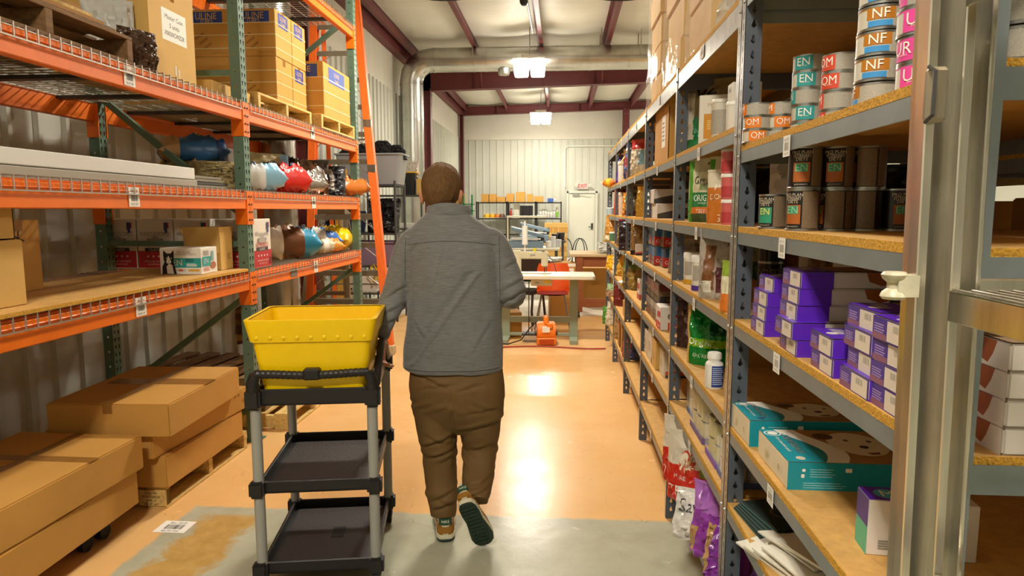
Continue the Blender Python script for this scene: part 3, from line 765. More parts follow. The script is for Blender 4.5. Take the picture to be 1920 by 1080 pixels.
# ---------------------------------------------------------------- low tier goods
z1 = TZ[0]+.011
m = MB(); m.box(-.34, .34, -1.17, 1.17, 0, .018)
bd = m.build('particle_board', [CHIP], bevel=.002); bd.location = (-2.36, 3.0, z1); tag(bd, 'particle board panel laid on the lowest rack deck', 'board')
m = MB(); m.box(.3402, .3412, -1.17, 1.17, .001, .017); m.build('chip_edge', CHIPE, bd)
z1b = z1+.019
t = carton('shipping_carton', 'plain brown carton at far left on the rack panel, lower one', 'carton', (-2.33, 2.30, z1b), 0, (.40, .40, .26), CARD2)
t = thing('open_carton', 'open brown carton with raised flaps at far left of rack', 'carton', (-2.33, 2.28, z1b+.262), 0)
def open_box(t, sx, sy, h, mat, flap=.14, ang=(.5, 1.9, .9, 2.2), th=.004):
    m = MB(); m.box(-sx/2, sx/2, -sy/2, sy/2, 0, th)
    m.box(-sx/2, sx/2, -sy/2, -sy/2+th, 0, h); m.box(-sx/2, sx/2, sy/2-th, sy/2, 0, h); m.box(-sx/2, -sx/2+th, -sy/2, sy/2, 0, h); m.box(sx/2-th, sx/2, -sy/2, sy/2, 0, h)
    m.build('body', mat, t)
    for i, (px, py, ax, ay, L_) in enumerate(((0, -sy/2, 0, -1, sx), (0, sy/2, 0, 1, sx), (-sx/2, 0, -1, 0, sy), (sx/2, 0, 1, 0, sy))):
        a = ang[i]; d = Vector((ax*math.sin(a), ay*math.sin(a), math.cos(a))); s_ = Vector((-ay, ax, 0))*L_/2; o = Vector((px, py, h))
        nn = d.cross(s_.normalized())*th
        m = MB(); m.add([o-s_, o+s_, o+s_+d*flap, o-s_+d*flap, o-s_+nn, o+s_+nn, o+s_+d*flap+nn, o-s_+d*flap+nn], [(0, 1, 2, 3), (7, 6, 5, 4), (0, 4, 5, 1), (3, 2, 6, 7), (0, 3, 7, 4), (1, 5, 6, 2)]); m.build('flap', mat, t)
open_box(t, .39, .38, .23, CARD2, .13, (1.5, 1.15, .2, 2.5))
t = carton('shipping_carton', 'brown carton with black marker scribble behind the far left cartons', 'carton', (-2.66, 2.86, z1b), .05, (.40, .26, .33), CARD)
pr = Prints((.40, .26, .33)); pr.text('+x', .4, .72, .06, '6X', INK, rot=.5); pr.done(t)
# row of four white and red cases facing the aisle head
WB = P('#DAD3C4', .5); WR = P('#B3262A', .45); DKG = P('#3B3634'); GRYP = P('#8C857C')
def case(label, loc, kind='CLASSIC'):
    S = (.252, .29, .335); t = thing('treat_case', label, 'box', loc, 0, 'white and red treat cases')
    MB().box(-S[0]/2, S[0]/2, -S[1]/2, S[1]/2, 0, S[2]).build('body', WB, t, bevel=.004)
    pr = Prints(S)
    for f in ('-y', '+x'):
        pr.panel(f, .02, .02, .98, .36, WR); pr.panel(f, .2, .345, .8, .42, DKG); pr.text(f, .5, .383, .017, 'CLASSIC', WB, .12)
        pr.text(f, .5, .70, .03, 'WHOLESOMES' if f == '-y' else 'Wholesomes', GRYP, .21)
        for k in range(5): pr.disc(f, .32+.09*k, .57, .05, .045, GRYP, 10)
        pr.poly(f, [(.3, .5), (.7, .5), (.62, .62), (.5, .66), (.38, .62)], P('#A79F94'))
        if f == '+x' or kind == 'REWARDS': pr.text(f, .5, .47, .036, 'REWARDS', WR, .18)
        pr.panel(f, .76, .78, .86, .93, P('#39406E')); pr.panel(f, .86, .82, .90, .93, WR); pr.panel(f, .78, .72, .86, .78, P('#3E4A80'))
        for k in range(4): pr.disc(f, .28+.15*k, .25, .03, .022, WB, 8)
        pr.text(f, .5, .15, .011, 'OVEN BAKED DOG TREATS', WB, .17); pr.text(f, .5, .09, .009, 'BISCUITS IN A CASE', WB, .13)
    pr.barcode('+x', .84, .06, .95, .2, INK, 9)
    pr.done(t); return t
cx = [-2.985, -2.725, -2.465, -2.205]
lbs = ('leftmost white and red treat case in the row behind cartons', 'second white and red treat case from left in the back row', 'third white and red treat case from left in the back row', 'white and red treat case with bold REWARDS side, next to upright')
for i, x in enumerate(cx): case(lbs[i], (x, 4.455, z1) if i < 3 else (-2.185, 4.47, z1), 'REWARDS' if i == 3 else 'CLASSIC')
# cat food carton
S = (.245, .20, .155); p = Vector((-2.10-S[0]/2, 3.74+S[1]/2, z1b))
t = thing('cat_food_carton', 'white carton with black and white cat and teal EN panel', 'carton', p, .05)
MB().box(-S[0]/2, S[0]/2, -S[1]/2, S[1]/2, 0, S[2]).build('body', P('#E4DFD2', .45), t, bevel=.003)
pr = Prints(S); TEAL = P('#2E9C97', .45); BLK = P('#1C1A1B'); CW = P('#F0ECE2', .5)
pr.panel('-y', .30, .26, .995, .62, TEAL); pr.text('-y', .42, .45, .034, 'EN', CW, bold=.02); pr.panel('-y', .62, .47, .82, .60, P('#1F6E6C')); pr.lines('-y', .64, .30, .95, .42, 3, CW, 3)
pr.text('-y', .58, .84, .012, 'PRO PLAN', GREYINK); pr.text('-y', .58, .76, .012, 'VETERINARY DIETS', GREYINK)
pr.panel('-y', .34, .12, .62, .2, P('#C9C3B4')); pr.panel('-y', .68, .12, .95, .2, P('#D9A441')); pr.panel('-y', .45, .12, .55, .2, P('#C7604E'))
pr.poly('-y', [(.05, .02), (.40, .02), (.36, .3), (.33, .5), (.12, .5), (.06, .3)], BLK)
pr.disc('-y', .22, .60, .125, .2, BLK); pr.poly('-y', [(.09, .66), (.10, .92), (.19, .78)], BLK); pr.poly('-y', [(.26, .78), (.345, .92), (.35, .64)], BLK)
pr.poly('-y', [(.17, .03), (.33, .03), (.30, .36), (.22, .42), (.16, .3)], CW); pr.poly('-y', [(.215, .72), (.28, .5), (.27, .42), (.17, .42), (.16, .5)], CW)
pr.disc('-y', .17, .62, .018, .03, P('#9BA86A')); pr.disc('-y', .285, .62, .018, .03, P('#9BA86A')); pr.disc('-y', .225, .52, .014, .02, P('#B98078'))
pr.panel('+x', .05, .30, .55, .66, TEAL); pr.text('+x', .28, .49, .03, 'EN', CW, bold=.02); pr.disc('+x', .7, .3, .18, .14, P('#A86A4E')); pr.panel('+x', .6, .5, .75, .85, P('#7FA5A6')); pr.lines('+x', .1, .1, .5, .25, 3, P('#C7604E'), 5); pr.lines('+x', .1, .7, .5, .9, 3, GREYINK, 5)
pr.done(t)
t = thing('open_carton', 'open brown carton just behind the cat food carton', 'carton', (-2.12-.12, 4.10, z1b), .04)
open_box(t, .23, .17, .21, CARD2, .06, (.1, .3, .5, -.1)); pr = Prints((.23, .17, .21)); pr.lines('+x', .55, .3, .85, .5, 5, CARD3, 2); pr.done(t)
# bags lying in bay two, low tier
zb = z1+.002
def lying(name, label, px, X, zd, L_, W, D, cols, rects=(), seed=1, rz=0., texts=(), patches=(), discs=(), group=None, kind='sack', e=.72, tilt=0., wr=.8, rough=.3):
    """bag lying on its back on a deck; px = (x) of its centre on plane X"""
    y = Yat(px, X, zd+D/2)
    return bag(name, label, 'bag', (X, y, zd+D*.47), 0, (W, L_, D), cols, rects, kind, seed, wr, texts, patches, discs, group, rough, rot=(PI/2+tilt, 0, rz))
# a bag built standing (z up, front -y) is laid down so its front looks up
def lay(name, label, c, L_, W, D, yawd, cols, **k):
    """lay flat: bag length L_ along heading yawd (radians), thickness D; c = centre on the deck (x,y,zdeck)"""
    R = Matrix.Rotation(yawd, 3, 'Z') @ Matrix.Rotation(-PI/2, 3, 'X')
    R = Matrix.Rotation(yawd, 3, 'Z') @ Matrix(((1, 0, 0), (0, 0, 1), (0, -1, 0)))
    off = R @ Vector((0, 0, L_/2))
    t = bag(name, label, 'bag', Vector((c[0], c[1], c[2]+D*.46))-off, 0, (W, L_, D), cols, **k)
    t.rotation_euler = R.to_euler(); return t
G2 = 'dog food bags lying on the rack'
lay('pet_food_bag', 'brown dog food bag with light blue end and green base', (-2.26, Yat(538, -2.26, 1.25), zb), .50, .42, .25, -.95, ['#6B4226', '#2C86A8', '#B98B52', '#3E6B35', '#E6DCC6'], rects=[(0, -1, 1, .70, .97, 1), (0, -1, .1, .1, .45, 2), (0, -1, 1, 0, .10, 3), (0, .3, 1, .15, .35, 4)], kind='sack', e=.72, seed=3, group=G2, patches=[(-.4, .5, .35, .62, '#E9DFC8'), (-.7, .75, .7, .84, '#9CC7D8')], texts=[('CHICKEN', 0, .79, .03, '#E8E2D2')])
lay('pet_food_bag', 'white and blue dog food bag behind the brown one', (-2.36, Yat(582, -2.36, 1.25), zb), .50, .36, .22, -.75, ['#D9D6CC', '#2F62AE', '#C6A52A', '#8A7F77'], rects=[(0, -1, 1, .68, 1, 1), (0, -1, 1, .0, .16, 2), (0, -1, 1, .16, .32, 3)], kind='sack', e=.72, seed=4, group=G2, texts=[('Chow', 0, .5, .06, '#2B2B33')], patches=[(-.5, .74, .1, .93, '#B9B2A2'), (.2, .72, .7, .94, '#C9A93A')])
lay('pet_food_bag', 'small beige treat bag between the blue and yellow bags', (-2.17, Yat(612, -2.17, 1.2), zb), .28, .24, .13, -.9, ['#C9BFA0', '#D08A3A', '#EDE6D3'], rects=[(0, -1, 1, .62, 1, 1), (0, -1, 1, .3, .45, 2)], kind='sack', e=.72, seed=5, group=G2)
lay('pet_food_bag', 'bright yellow glossy bag at the end of the low rack deck', (-2.26, 6.44, zb), .38, .40, .23, .15, ['#D9B800', '#B98C00', '#8B6A12'], rects=[(0, -1, 1, .9, 1, 1)], kind='sack', e=.72, seed=6, group=G2, wr=1.2, patches=[(-.4, .3, .3, .6, '#E3C81E')])
# ---------------------------------------------------------------- middle tier goods
z2 = TZ[1]+.011
WHV = M('white_vinyl', '#D7D6CF', .4, var=.04, scale=3)
t = thing('vinyl_post_bundle', 'long white vinyl channels lying along the middle rack deck', 'bundle', (-2.14, 2.76, z2), .0)
m = MB(); m.box(-.05, .05, -1.0, .96, .04, .105); m.build('vinyl_post', WHV, t, bevel=.004)
m = MB(); m.box(-.05, .056, -1.0, .97, .0, .036); m.build('lower_rail', P('#A39C8C'), t, bevel=.003)
t = thing('metal_trim_bundle', 'short grey metal trim pieces stacked just beyond the white channels', 'bundle', (-2.16, 3.97, z2), .0)
for k in range(4): MB().box(-.05+.008*k, .05-.004*k, -.22, .20-.03*k, .018*k, .018*k+.014).build('trim_piece', P('#8A8370', .4) if k != 1 else P('#4E4A42'), t)
G3 = 'dog food bags on the middle rack deck'
KH = '#A8986A'
bag('pet_food_bag', 'khaki dog food bag lettered ACANA lying beside the upright', 'bag', (-2.24, 4.30, z2), .75, (.34, .185, .24), [KH, '#8C7C4E'], [], 'brick', 8, 1.1, texts=[('ACANA', -.42, .68, .032, '#1E1B15', .11)], discs=[(.32, .55, .26, .26, '#4A4330'), (.32, .55, .22, .22, KH), (.32, .55, .12, .12, '#4A4330')], group=G3, e=.6)
lay('pet_food_bag', 'crumpled orange and khaki bag under the blue bag', (-2.50, 4.42, z2), .46, .3, .2, 1.4, [KH, '#C8862C', '#3E6E93'], rects=[(0, -1, 1, .8, 1, 1), (0, -1, 1, .0, .12, 2)], kind='sack', e=.72, seed=9, group=G3, wr=1.4)
lay('pet_food_bag', 'blue and khaki bag folded on top of the other bags', (-2.52, 4.48, z2+.17), .44, .38, .19, -1.0, ['#2D5F8F', KH, '#1F3F66', '#B08A5A'], rects=[(0, -1, .4, .55, .8, 1), (0, -1, 1, .8, 1, 2), (0, .3, 1, 0, .3, 3)], kind='sack', e=.72, seed=10, group=G3, wr=2.2)
bag('pet_food_bag', 'upright khaki bag with light blue edge leaning beside the upright', 'bag', (-2.33, Yat(500, -2.33, 1.8), z2), .75, (.36, .31, .2), [KH, '#7FB6D6', '#B98A52'], [(0, .55, 1, 0, 1, 1), (0, -1, .5, 0, .3, 2)], 'stand', 11, 1.0, texts=[('NOV', -.35, .62, .05, '#1E1B15', .12)], discs=[(.12, .74, .2, .1, '#4A4330'), (.12, .74, .15, .075, KH), (.12, .74, .08, .04, '#4A4330'), (.1, .45, .16, .08, '#4A4330'), (.1, .45, .12, .06, KH)], group=G3)
lay('pet_food_bag', 'pale blue and white bag lying against the upright', (-2.18, Yat(487, -2.18, 1.75), z2), .32, .28, .2, -.8, ['#8CC0DC', '#DDE3E2'], rects=[(0, -1, 1, .0, .5, 1)], kind='sack', e=.6, seed=12, group=G3, texts=[('puppy', .2, .3, .03, '#2F6C96')], wr=.8)
lay('pet_food_bag', 'small bright red bag on the middle deck', (-2.18, Yat(538, -2.18, 1.75), z2), .32, .26, .22, -.5, ['#C8261A', '#3E4C86', '#E8DFD0'], rects=[], kind='sack', e=.7, seed=13, group=G3, wr=1.1, patches=[(-.3, .5, .2, .66, '#3E4C86'), (.0, .74, .5, .88, '#E8DFD0')])
SILV = M('silver_foil', '#B5B2AA', .22, .85, bump=.6, bscale=14)
lay('pet_food_bag', 'brown bag with silver foil end behind the red bag', (-2.38, Yat(555, -2.38, 1.8), z2), .44, .36, .3, -.8, ['#4A3322', SILV], rects=[(0, -1, 1, .5, .85, 1)], kind='sack', e=.72, seed=14, group=G3, wr=1.8)
lay('pet_food_bag', 'crinkled silver foil bag on the middle deck front edge', (-2.19, Yat(576, -2.19, 1.75), z2), .28, .26, .19, -.6, [SILV], kind='sack', e=.72, seed=15, group=G3, wr=2.2)
bag('pet_food_bag', 'dark bag with flat grey top standing behind the silver bags', 'bag', (-2.42, 6.28, z2), .5, (.42, .34, .18), ['#3C3430', '#6E675F'], [(0, -1, 1, .55, 1, 1)], 'block', 16, 1.2, group=G3)
bag('pet_food_bag', 'brown and black glossy bag with folded top near the rack end', 'bag', (-2.24, Yat(618, -2.24, 1.8), z2), .6, (.32, .29, .2), ['#7A4E2E', '#2B2A2C', '#B0A698'], [(0, -.2, 1, .0, 1, 1), (0, -.15, .1, .2, .9, 2)], 'stand', 17, 1.5, group=G3)
lay('pet_food_bag', 'orange brown bag with cream label at the rack end', (-2.14, 6.66, z2), .34, .30, .19, -.6, ['#B8671F', '#8F4E16'], rects=[(0, -1, 1, .85, 1, 1)], kind='sack', e=.72, seed=18, group=G3, wr=1.4, patches=[(-.5, .66, .4, .9, '#D8CDA8')])
# ---------------------------------------------------------------- upper tier goods
z3 = TZ[2]+.011
pallet('dark wooden pallet high on the near end of the rack', (-2.57, 2.66, z3), (1.06, 1.0), PI/2, WOODD, .13)
t = thing('panel_stack', 'stack of brown panels with white cord on the high near pallet', 'stack', (-2.56, 2.66, z3+.131))
for k in range(4): MB().box(-.44, .46-.02*k, -.5, .46-.05*k, .022*k, .022*k+.018).build('panel', (WOODD, CARD3, WOOD, CARD3)[k], t, bevel=.002)
m = MB()
for k in range(3): m.tube([(.46, -.45+.3*math.sin(a)*.2+a*.12, .1+.012*k+.02*math.sin(a+k)) for a in [i*.4 for i in range(16)]], .005, 6)
m.build('cord', P('#C9C4B6'), t)
bag('plastic_bag', 'crinkled dark brown plastic bag beside the tall carton', 'bag', (-2.13, 3.31, z3), 1.15, (.2, .2, .13), [M('brown_plastic_film', '#4A3526', .18, bump=.5, bscale=20)], [], 'slump', 20, 2.6)
bag('plastic_bag', 'translucent white plastic bag slumped against the tall carton', 'bag', (-2.27, 3.30, z3+.02), .9, (.24, .34, .12), ['#BEBDB4'], [], 'slump', 21, 2.0)
t = carton('tall_carton', 'tall brown carton with white Master Case label', 'carton', (-2.13-.27, 3.645, z3), 0, (.54, .44, .72), CARD2)
S = (.54, .44, .72); pr = Prints(S); pr.panel('+x', .27, .30, .80, .53, PAPER)
for k, s_ in enumerate(('Master Case', '5 units', 'X0030CWZ2R')): pr.text('+x', .535, .475-.06*k, .024, s_, INK, .19)
pr.panel('+x', .47, .60, .56, 1, TAPE)
pr.panel('+x', .5, .06, .54, .13, P('#D8CDB0', .2)); pr.panel('+x', .57, .05, .61, .11, P('#D8CDB0', .2)); pr.disc('-y', .75, .4, .06, .05, BLK); pr.disc('-y', .75, .4, .045, .037, CARD2); pr.done(t)
m = MB()
for k in range(4): m.lathe([(0, .0), (.01, 0), (.006, .006), (0, .007)], 8, (0, 0, 0))
t2 = carton('flat_carton', 'small flat pale carton on the high deck behind the upright', 'carton', (-2.14-.17, 4.32, z3), 0, (.33, .52, .10), CARD2, tape=False)
pr = Prints((.33, .52, .10)); pr.text('-y', .6, .5, .035, '510', INK); pr.done(t2)
# Uline cartons on two pallets
pallet('pale pallet high on the rack under the big tube carton stack', (-2.59, 5.10, z3), (1.0, .98), PI/2, WOOD)
pallet('pale pallet high on the rack under the front tube carton', (-2.53, 6.13, z3), (.92, .98), PI/2, WOOD)
BLUE = P('#27408B', .5)
def uline(label, loc, size, rz=0., mark=True):
    t = carton('tube_carton', label, 'carton', loc, rz, size, CARD, 'tube cartons on the rack'); pr = Prints(size)
    if mark:
      pr.panel('-y', .17, .70, .88, .95, BLUE); pr.text('-y', .53, .86, .048, 'ULINE', CARD2, size[0]*.46); pr.text('-y', .53, .755, .034, 'TUBES', CARD2, size[0]*.28)
      pr.panel('+x', .18, .66, .78, .95, BLUE); pr.text('+x', .48, .86, .036, 'ULINE', CARD2, size[1]*.42); pr.text('+x', .48, .74, .026, 'TUBES', CARD2, size[1]*.3)
    for k in range(3):
        pr.poly('-y', [(.25+.1*k, .40-.1*k), (.45+.08*k, .52-.1*k), (.48+.08*k, .48-.1*k), (.28+.1*k, .36-.1*k)], CARD3)
    pr.text('-y', .8, .09, .014, '1-800-295-5510', CARD3); pr.done(t)
    m = MB()
    for zz in (.17, .45, .70):
        z_ = size[2]*zz; m.box(-size[0]/2-.002, size[0]/2+.002, -size[1]/2-.002, size[1]/2+.002, z_, z_+.007)
    m.build('strap', M('clear_strap', '#D8C79A', .25), t)
    return t
zp = z3+.121; bx, by, bh = .365, .31, .355
k = 0
names = ('lower left tube carton at the back of the high stack', 'lower middle tube carton beside the front tube carton', 'upper left tube carton with blue label behind tall carton', 'upper right tube carton with blue label on both sides')
for lz in (0, 1):
    for ix in (0, 1):
        uline(names[k], (-2.19-bx/2-(1-ix)*(bx+.006), 5.13+by/2+.01*lz, zp+lz*(bh+.002)), (bx, by, bh), 0, lz == 1); k += 1
uline('upper rear tube carton seen past the upper right one', (-2.19-bx/2, 5.455+by/2-.01, zp+bh+.002), (bx, by-.02, bh)); uline('lower rear tube carton hidden behind the front one', (-2.19-bx/2, 5.445+by/2-.01, zp), (bx, by-.02, bh))
uline('front tube carton with large blue label on its own pallet', (-2.05-.215, 5.77+.36, zp), (.43, .72, .455))

# sticker on the floor
q = at(328, 988, Z=0)
m = MB(); bin_label(m, Vector((0, 0, .0012)), (1, 0, 0), (0, 1, 0), .16, .12, 7); m.v = [(v[0], v[1], v[2]) for v in m.v]
o = m.build('floor_label', [PAPER, INK]); o.location = (q.x, q.y, 0); tag(o, 'white barcode sticker stuck on the floor before the pallet', 'label')
# =================================================================== RIGHT: GREY BOLTED SHELVING
SX0, SX1 = .54, 1.15
keyh = [(.0045, .0), (.0035, .006), (0, .014), (-.0035, .006), (-.0045, 0), (-.008, -.006), (0, -.014), (.008, -.006)]
slot = [(.0022, 0), (.0022, .009), (0, .010), (-.0022, .009), (-.0022, 0), (-.0022, -.009), (0, -.010), (.0022, -.009)]
def shelf_unit(label, ys, tiers, H, topbeam, labels, x0=SX0, x1=SX1, front=-1, detail=True):
    """ys: near edge of each post pair; tiers: list per bay of board-top heights"""
    t = thing('shelving_unit', label, 'shelving', (x0, ys[0], 0)); O = Vector((x0, ys[0], 0)); FW, SW = .038, .052 if len(ys) > 2 or not detail else .05
    def part(m, name, mat, par=None, **k):
        m.v = [tuple(Vector(q)-O) for q in m.v]; return m.build(name, mat, par or t, **k)
    for i, y in enumerate(ys):
        for xa, sg in ((x0, 1), (x1, -1)):
            m = MB()
            if detail and not (i == 0 and len(ys) == 2):
                m.perforated((xa, y, 0), (0, 1, 0), (0, 0, 1), FW, H, [FW/2], .032, slot, 0)
                m.perforated((min(xa, xa+sg*SW), y, 0), (1, 0, 0), (0, 0, 1), SW, H, [SW/2], .0445, keyh, 1)
                m.box(min(xa, xa+sg*.0015), max(xa, xa+sg*.0015), y, y+.0015, 0, H, 0)
            else:
                m.box(min(xa, xa+sg*.002), max(xa, xa+sg*.002), y, y+FW, 0, H, 0); sw_ = SW if not detail else .027; m.box(min(xa, xa+sg*sw_), max(xa, xa+sg*sw_), y, y+.002, 0, H, 1 if not detail else 2)
            part(m, 'post', [GALVP, GREYD, GREYP])
    for b in range(len(ys)-1):
        ya, yb_ = ys[b], ys[b+1]+FW
        for k, z in enumerate(tiers[b]):
            top = k == 0; bh = .075 if (top and topbeam) else .040
            m = MB(); zb0, zb1 = z-.014-bh, z-.012
            m.box(x0+.002, x0+.006, ya+.002, yb_-.002, zb0, zb1); m.box(x0+.006, x0+.03, ya+.04, yb_-.04, zb1-.006, zb1-.004)
            bm_ = part(m, 'front_beam', GALVP if (top and topbeam) else GREYP, bevel=.001)
            m = MB(); m.box(x1-.006, x1-.002, ya+.002, yb_-.002, zb0, zb1); part(m, 'rear_beam', GREYP)
            for yy in (ya+.002, yb_-.006):
                m = MB(); m.box(x0+.006, x1-.006, yy, yy+.004, zb0, zb1); part(m, 'side_beam', GREYP if b == 0 else GREYD)
            m = MB(); m.box(x0+.004, x1-.004, ya+.007, yb_-.007, z-.018, z)
            bd = part(m, 'shelf_board', CHIP, bevel=.001)
            m = MB(); m.box(x0+.0015, x0+.0039, ya+.006, yb_-.006, z-.0178, z-.0005); m.box(x0+.004, x1-.004, ya+.005, ya+.0069, z-.0178, z-.0005); part(m, 'chip_edge', CHIPE, bd)
            if detail:
                for yy in (ya+.018, yb_-.018):
                    m = MB(); m.cyl((x0+.002, yy, (zb0+zb1)/2), (x0-.004, yy, (zb0+zb1)/2), .0065, .004, n=10); part(m, 'bolt', GALV, bm_, smooth=40)
            if labels and not (b > 4):
                m = MB(); yy = ya+(yb_-ya)*(.62 if b == 0 and len(ys) == 2 else .5)
                bin_label(m, Vector((x0-.0005, yy, z-.042)), (0, -1, 0), (0, 0, 1), .050 if not top else .07, .050, k+b*3); part(m, 'bin_label', [PAPER, GREYINK], bm_)
    return t
GALVP = M('zinc_plated_steel', '#A5A49C', .36, .75, var=.25, scale=20)
TA = [2.2, 1.745, 1.5, 1.213, .867, .615, .16]; TB = [2.2, 1.812, 1.5, 1.213, .89, .615, .275]
shelf_unit('nearest single grey shelving bay holding cans and purple boxes', [.925, 2.098], [TA], 2.62, False, True)
YS = [2.142, 3.265, 4.43, 5.59, 6.77, 7.89]
shelf_unit('long grey shelving run of five bays beyond the nearest bay', YS, [TB]*5, 2.21, True, True)
shelf_unit('second grey shelving run standing back to back behind the first', [.9, 2.1, 3.3, 4.45, 5.6, 6.8, 7.95], [[2.15, 1.7, 1.36, 1.02, .7, .36]]*6, 2.2, False, False, 1.17, 1.78, detail=False)
rnd = random.Random(5)
BK = 0
for b, (ya, yb_) in enumerate(zip([.95, 2.15, 3.35, 4.5, 5.65, 6.85], [2.05, 3.25, 4.4, 5.55, 6.75, 7.9])):
    for z in (1.36, 1.02, .7, .36, 1.7):
        n = rnd.choice((1, 2)) if z != 1.7 else rnd.choice((0, 1))
        for k in range(n):
            wd = rnd.uniform(.3, .42); y = ya+.22+k*.5+rnd.uniform(0, .06); hh = rnd.uniform(.2, .29)
            carton('stored_carton', 'brown carton deep on the rear shelving run, bay %s, shelf %s' % (('one', 'two', 'three', 'four', 'five', 'six')[b], {1.36: 'four', 1.02: 'three', .7: 'two', .36: 'one', 1.7: 'five'}[z]) + (', nearer' if k == 0 else ', farther'), 'carton', (1.42, y, z), 0, (.4, wd, hh), rnd.choice((CARD3, CARD)), 'cartons on the rear run'); BK += 1

ORD = ['lowest', 'second', 'third', 'fourth', 'fifth', 'sixth', 'seventh']
def sp(px, X, Z): return Vector((X, Yat(px, X, Z), Z))
def face_cam(p): return math.atan2(-p.y, -p.x)
# ---------------------------------------------------------------- pet food cans, nearest bay, second shelf from top
GL = P('#C9C4B4', .35); GT = M('label_small_print', '#A9A496', .5, var=.35, scale=300, stretch=(1, 1, 6)); BKT = M('dark_small_print', '#75624C', .45, var=.5, scale=260, stretch=(1, 1, 5))
def small_can(nm, main, txt, second=None, r=.0405, h=.044):
    """text centred at angle 0"""
    pats = [(.55, 2.3, .10, .90, GT), (-.62, .62, .42 if second else .12, .90 if second else .92, main)]
    if second: pats.append((-.55, .52, .13, .37, second))
    bands = [(-PI, PI, .86, .93, main)]
    return can_thing('cat_food_can', nm, (0, 0, 0), r, h, GL, bands, pats, [(txt, 0, .665 if second else .58, h*(.40 if second else .46), '#F2EEE2', r*1.0)]+([] if second else [('gastroenteric', 0, .32, h*.08, '#F2EEE2', r*.7)]), 0, None)
def stack(master, n, p, h, desc, grp, turn=(), j=.002, used=[]):
    for i in range(n):
        a = face_cam(p)+(turn[i % len(turn)] if turn else 0)
        q = Vector((p.x+random.uniform(-j, j), p.y+random.uniform(-j, j), p.z+i*(h+.0005)))
        lb = '%s can of the %s' % ('single' if n == 1 else ORD[i] if i < n-1 else 'topmost', desc)
        if master not in used: master.location = q; master.rotation_euler = (0, 0, a); master['label'] = lb; used.append(master); o = master
        else: o = copy_tree(master, None, q, a, lb)
        o['group'] = grp
GC = 'cat food cans on the nearest bay'
zA = TA[1]+.0005
en = small_can('en', '#2E9B9B', 'EN'); nf = small_can('nf', '#B0701A', 'NF', '#3C8FCC'); om = small_can('om', '#D24A30', 'OM'); ur = small_can('ur', '#DE4C9A', 'UR'); oo = small_can('oo', '#DD7A1E', 'OM', h=.038)
stack(oo, 3, sp(1417, .575, zA), .038, 'short orange OM stack beside the bay post', GC, (.1, -.35, -1.42))
stack(oo, 3, sp(1461, .64, zA), .038, 'short orange OM stack behind the first one', GC, (-1.42, .2, -1.0))
stack(oo, 4, sp(1482, .80, zA), .038, 'orange OM stack hidden behind the teal stack', GC, (1.0, 1.5))
stack(en, 5, sp(1510, .675, zA), .044, 'teal EN stack', GC, (.1, -.15, -1.42, -.1, -.35))
stack(om, 4, sp(1568, .672, zA), .044, 'red OM stack between teal and brown stacks', GC, (-1.3, -1.5, -.62, -.9))
stack(nf, 7, sp(1641, .605, zA), .046, 'brown NF stack', GC, (-1.42, -.12, -.08, -.02, -.1, -1.3, 0))
stack(ur, 6, sp(1726, .60, zA), .044, 'pink UR stack next to the ladder', GC, (-.3, -.9, -.2, -1.42, -.5, .3))
stack(nf, 6, Vector((Xat(1912, .985, zA+.1), .985, zA)), .046, 'brown NF stack at the open shelf end', GC, (-1.42, -1.2, -1.5, .2))
for k, (px, X, r, hh, lb) in enumerate(((1427, .82, .05, .14, 'tall white plastic tub behind the orange cans'), (1440, .72, .045, .07, 'low white tub with round lid behind the orange cans'), (1455, .86, .06, .08, 'wide cream tub at the shelf back behind the cans'))):
    bottle('plastic_tub', lb, sp(px, X, zA), r, hh, '#CFC8B6', '#E3DED0', None, neck=False, caph=.15, cat='tub')
# ---------------------------------------------------------------- black dog food cans
zK = TA[2]+.0005; BKB = M('black_can_label', '#1E1815', .3)
def tall_can(nm, sq, txt, txc, r=.0385, h=.1):
    return can_thing('dog_food_can', nm, (0, 0, 0), r, h, BKB, [], [(.6, 1.75, .06, .94, BKT), (1.85, 2.9, .06, .94, BKT), (-.50, .50, .16, .62, sq), (-.32, .32, .40, .60, '#4E8F6C')],
        [(txt, 0, .50, .017, txc), ('PRO PLAN', 0, .86, .0075, '#C9BCA6'), ('VETERINARY', 0, .775, .0085, '#C9BCA6', .042), ('DIETS', 0, .695, .0075, '#C9BCA6'), ('gastroenteric', 0, .10, .005, '#BDB6A2')], 0, None)
kb = tall_can('k', '#A45A20', 'EN', '#7FC7A0'); kg = tall_can('kg', '#2E8E6C', 'EN', '#D8D86A', h=.092); kf = tall_can('kf', '#C98A1E', 'IF', '#F0E2B0', h=.095)
GD = 'dark dog food cans'
Yr = 1.69
for i, px in enumerate((1504, 1563, 1621, 1680)):
    p = Vector((Xat(px, Yr, zK), Yr, zK))
    stack(kb, 2 if i < 3 else 1, p, .1, 'black can pile, column %s from the post' % ('one', 'two', 'three', 'four')[i], GD, [(-.62, -.2), (-1.25, -.1), (-2.35, -1.3), (.35, 0)][i])
stack(kg, 1, Vector((Xat(1449, 1.88, zK), 1.88, zK)), .092, 'dark green EN cans standing nearest the bay post', GD, (-.6,))
stack(kf, 1, Vector((Xat(1473, 1.95, zK), 1.95, zK)), .095, 'dark IF cans between green and orange ones', GD, (-.2,))
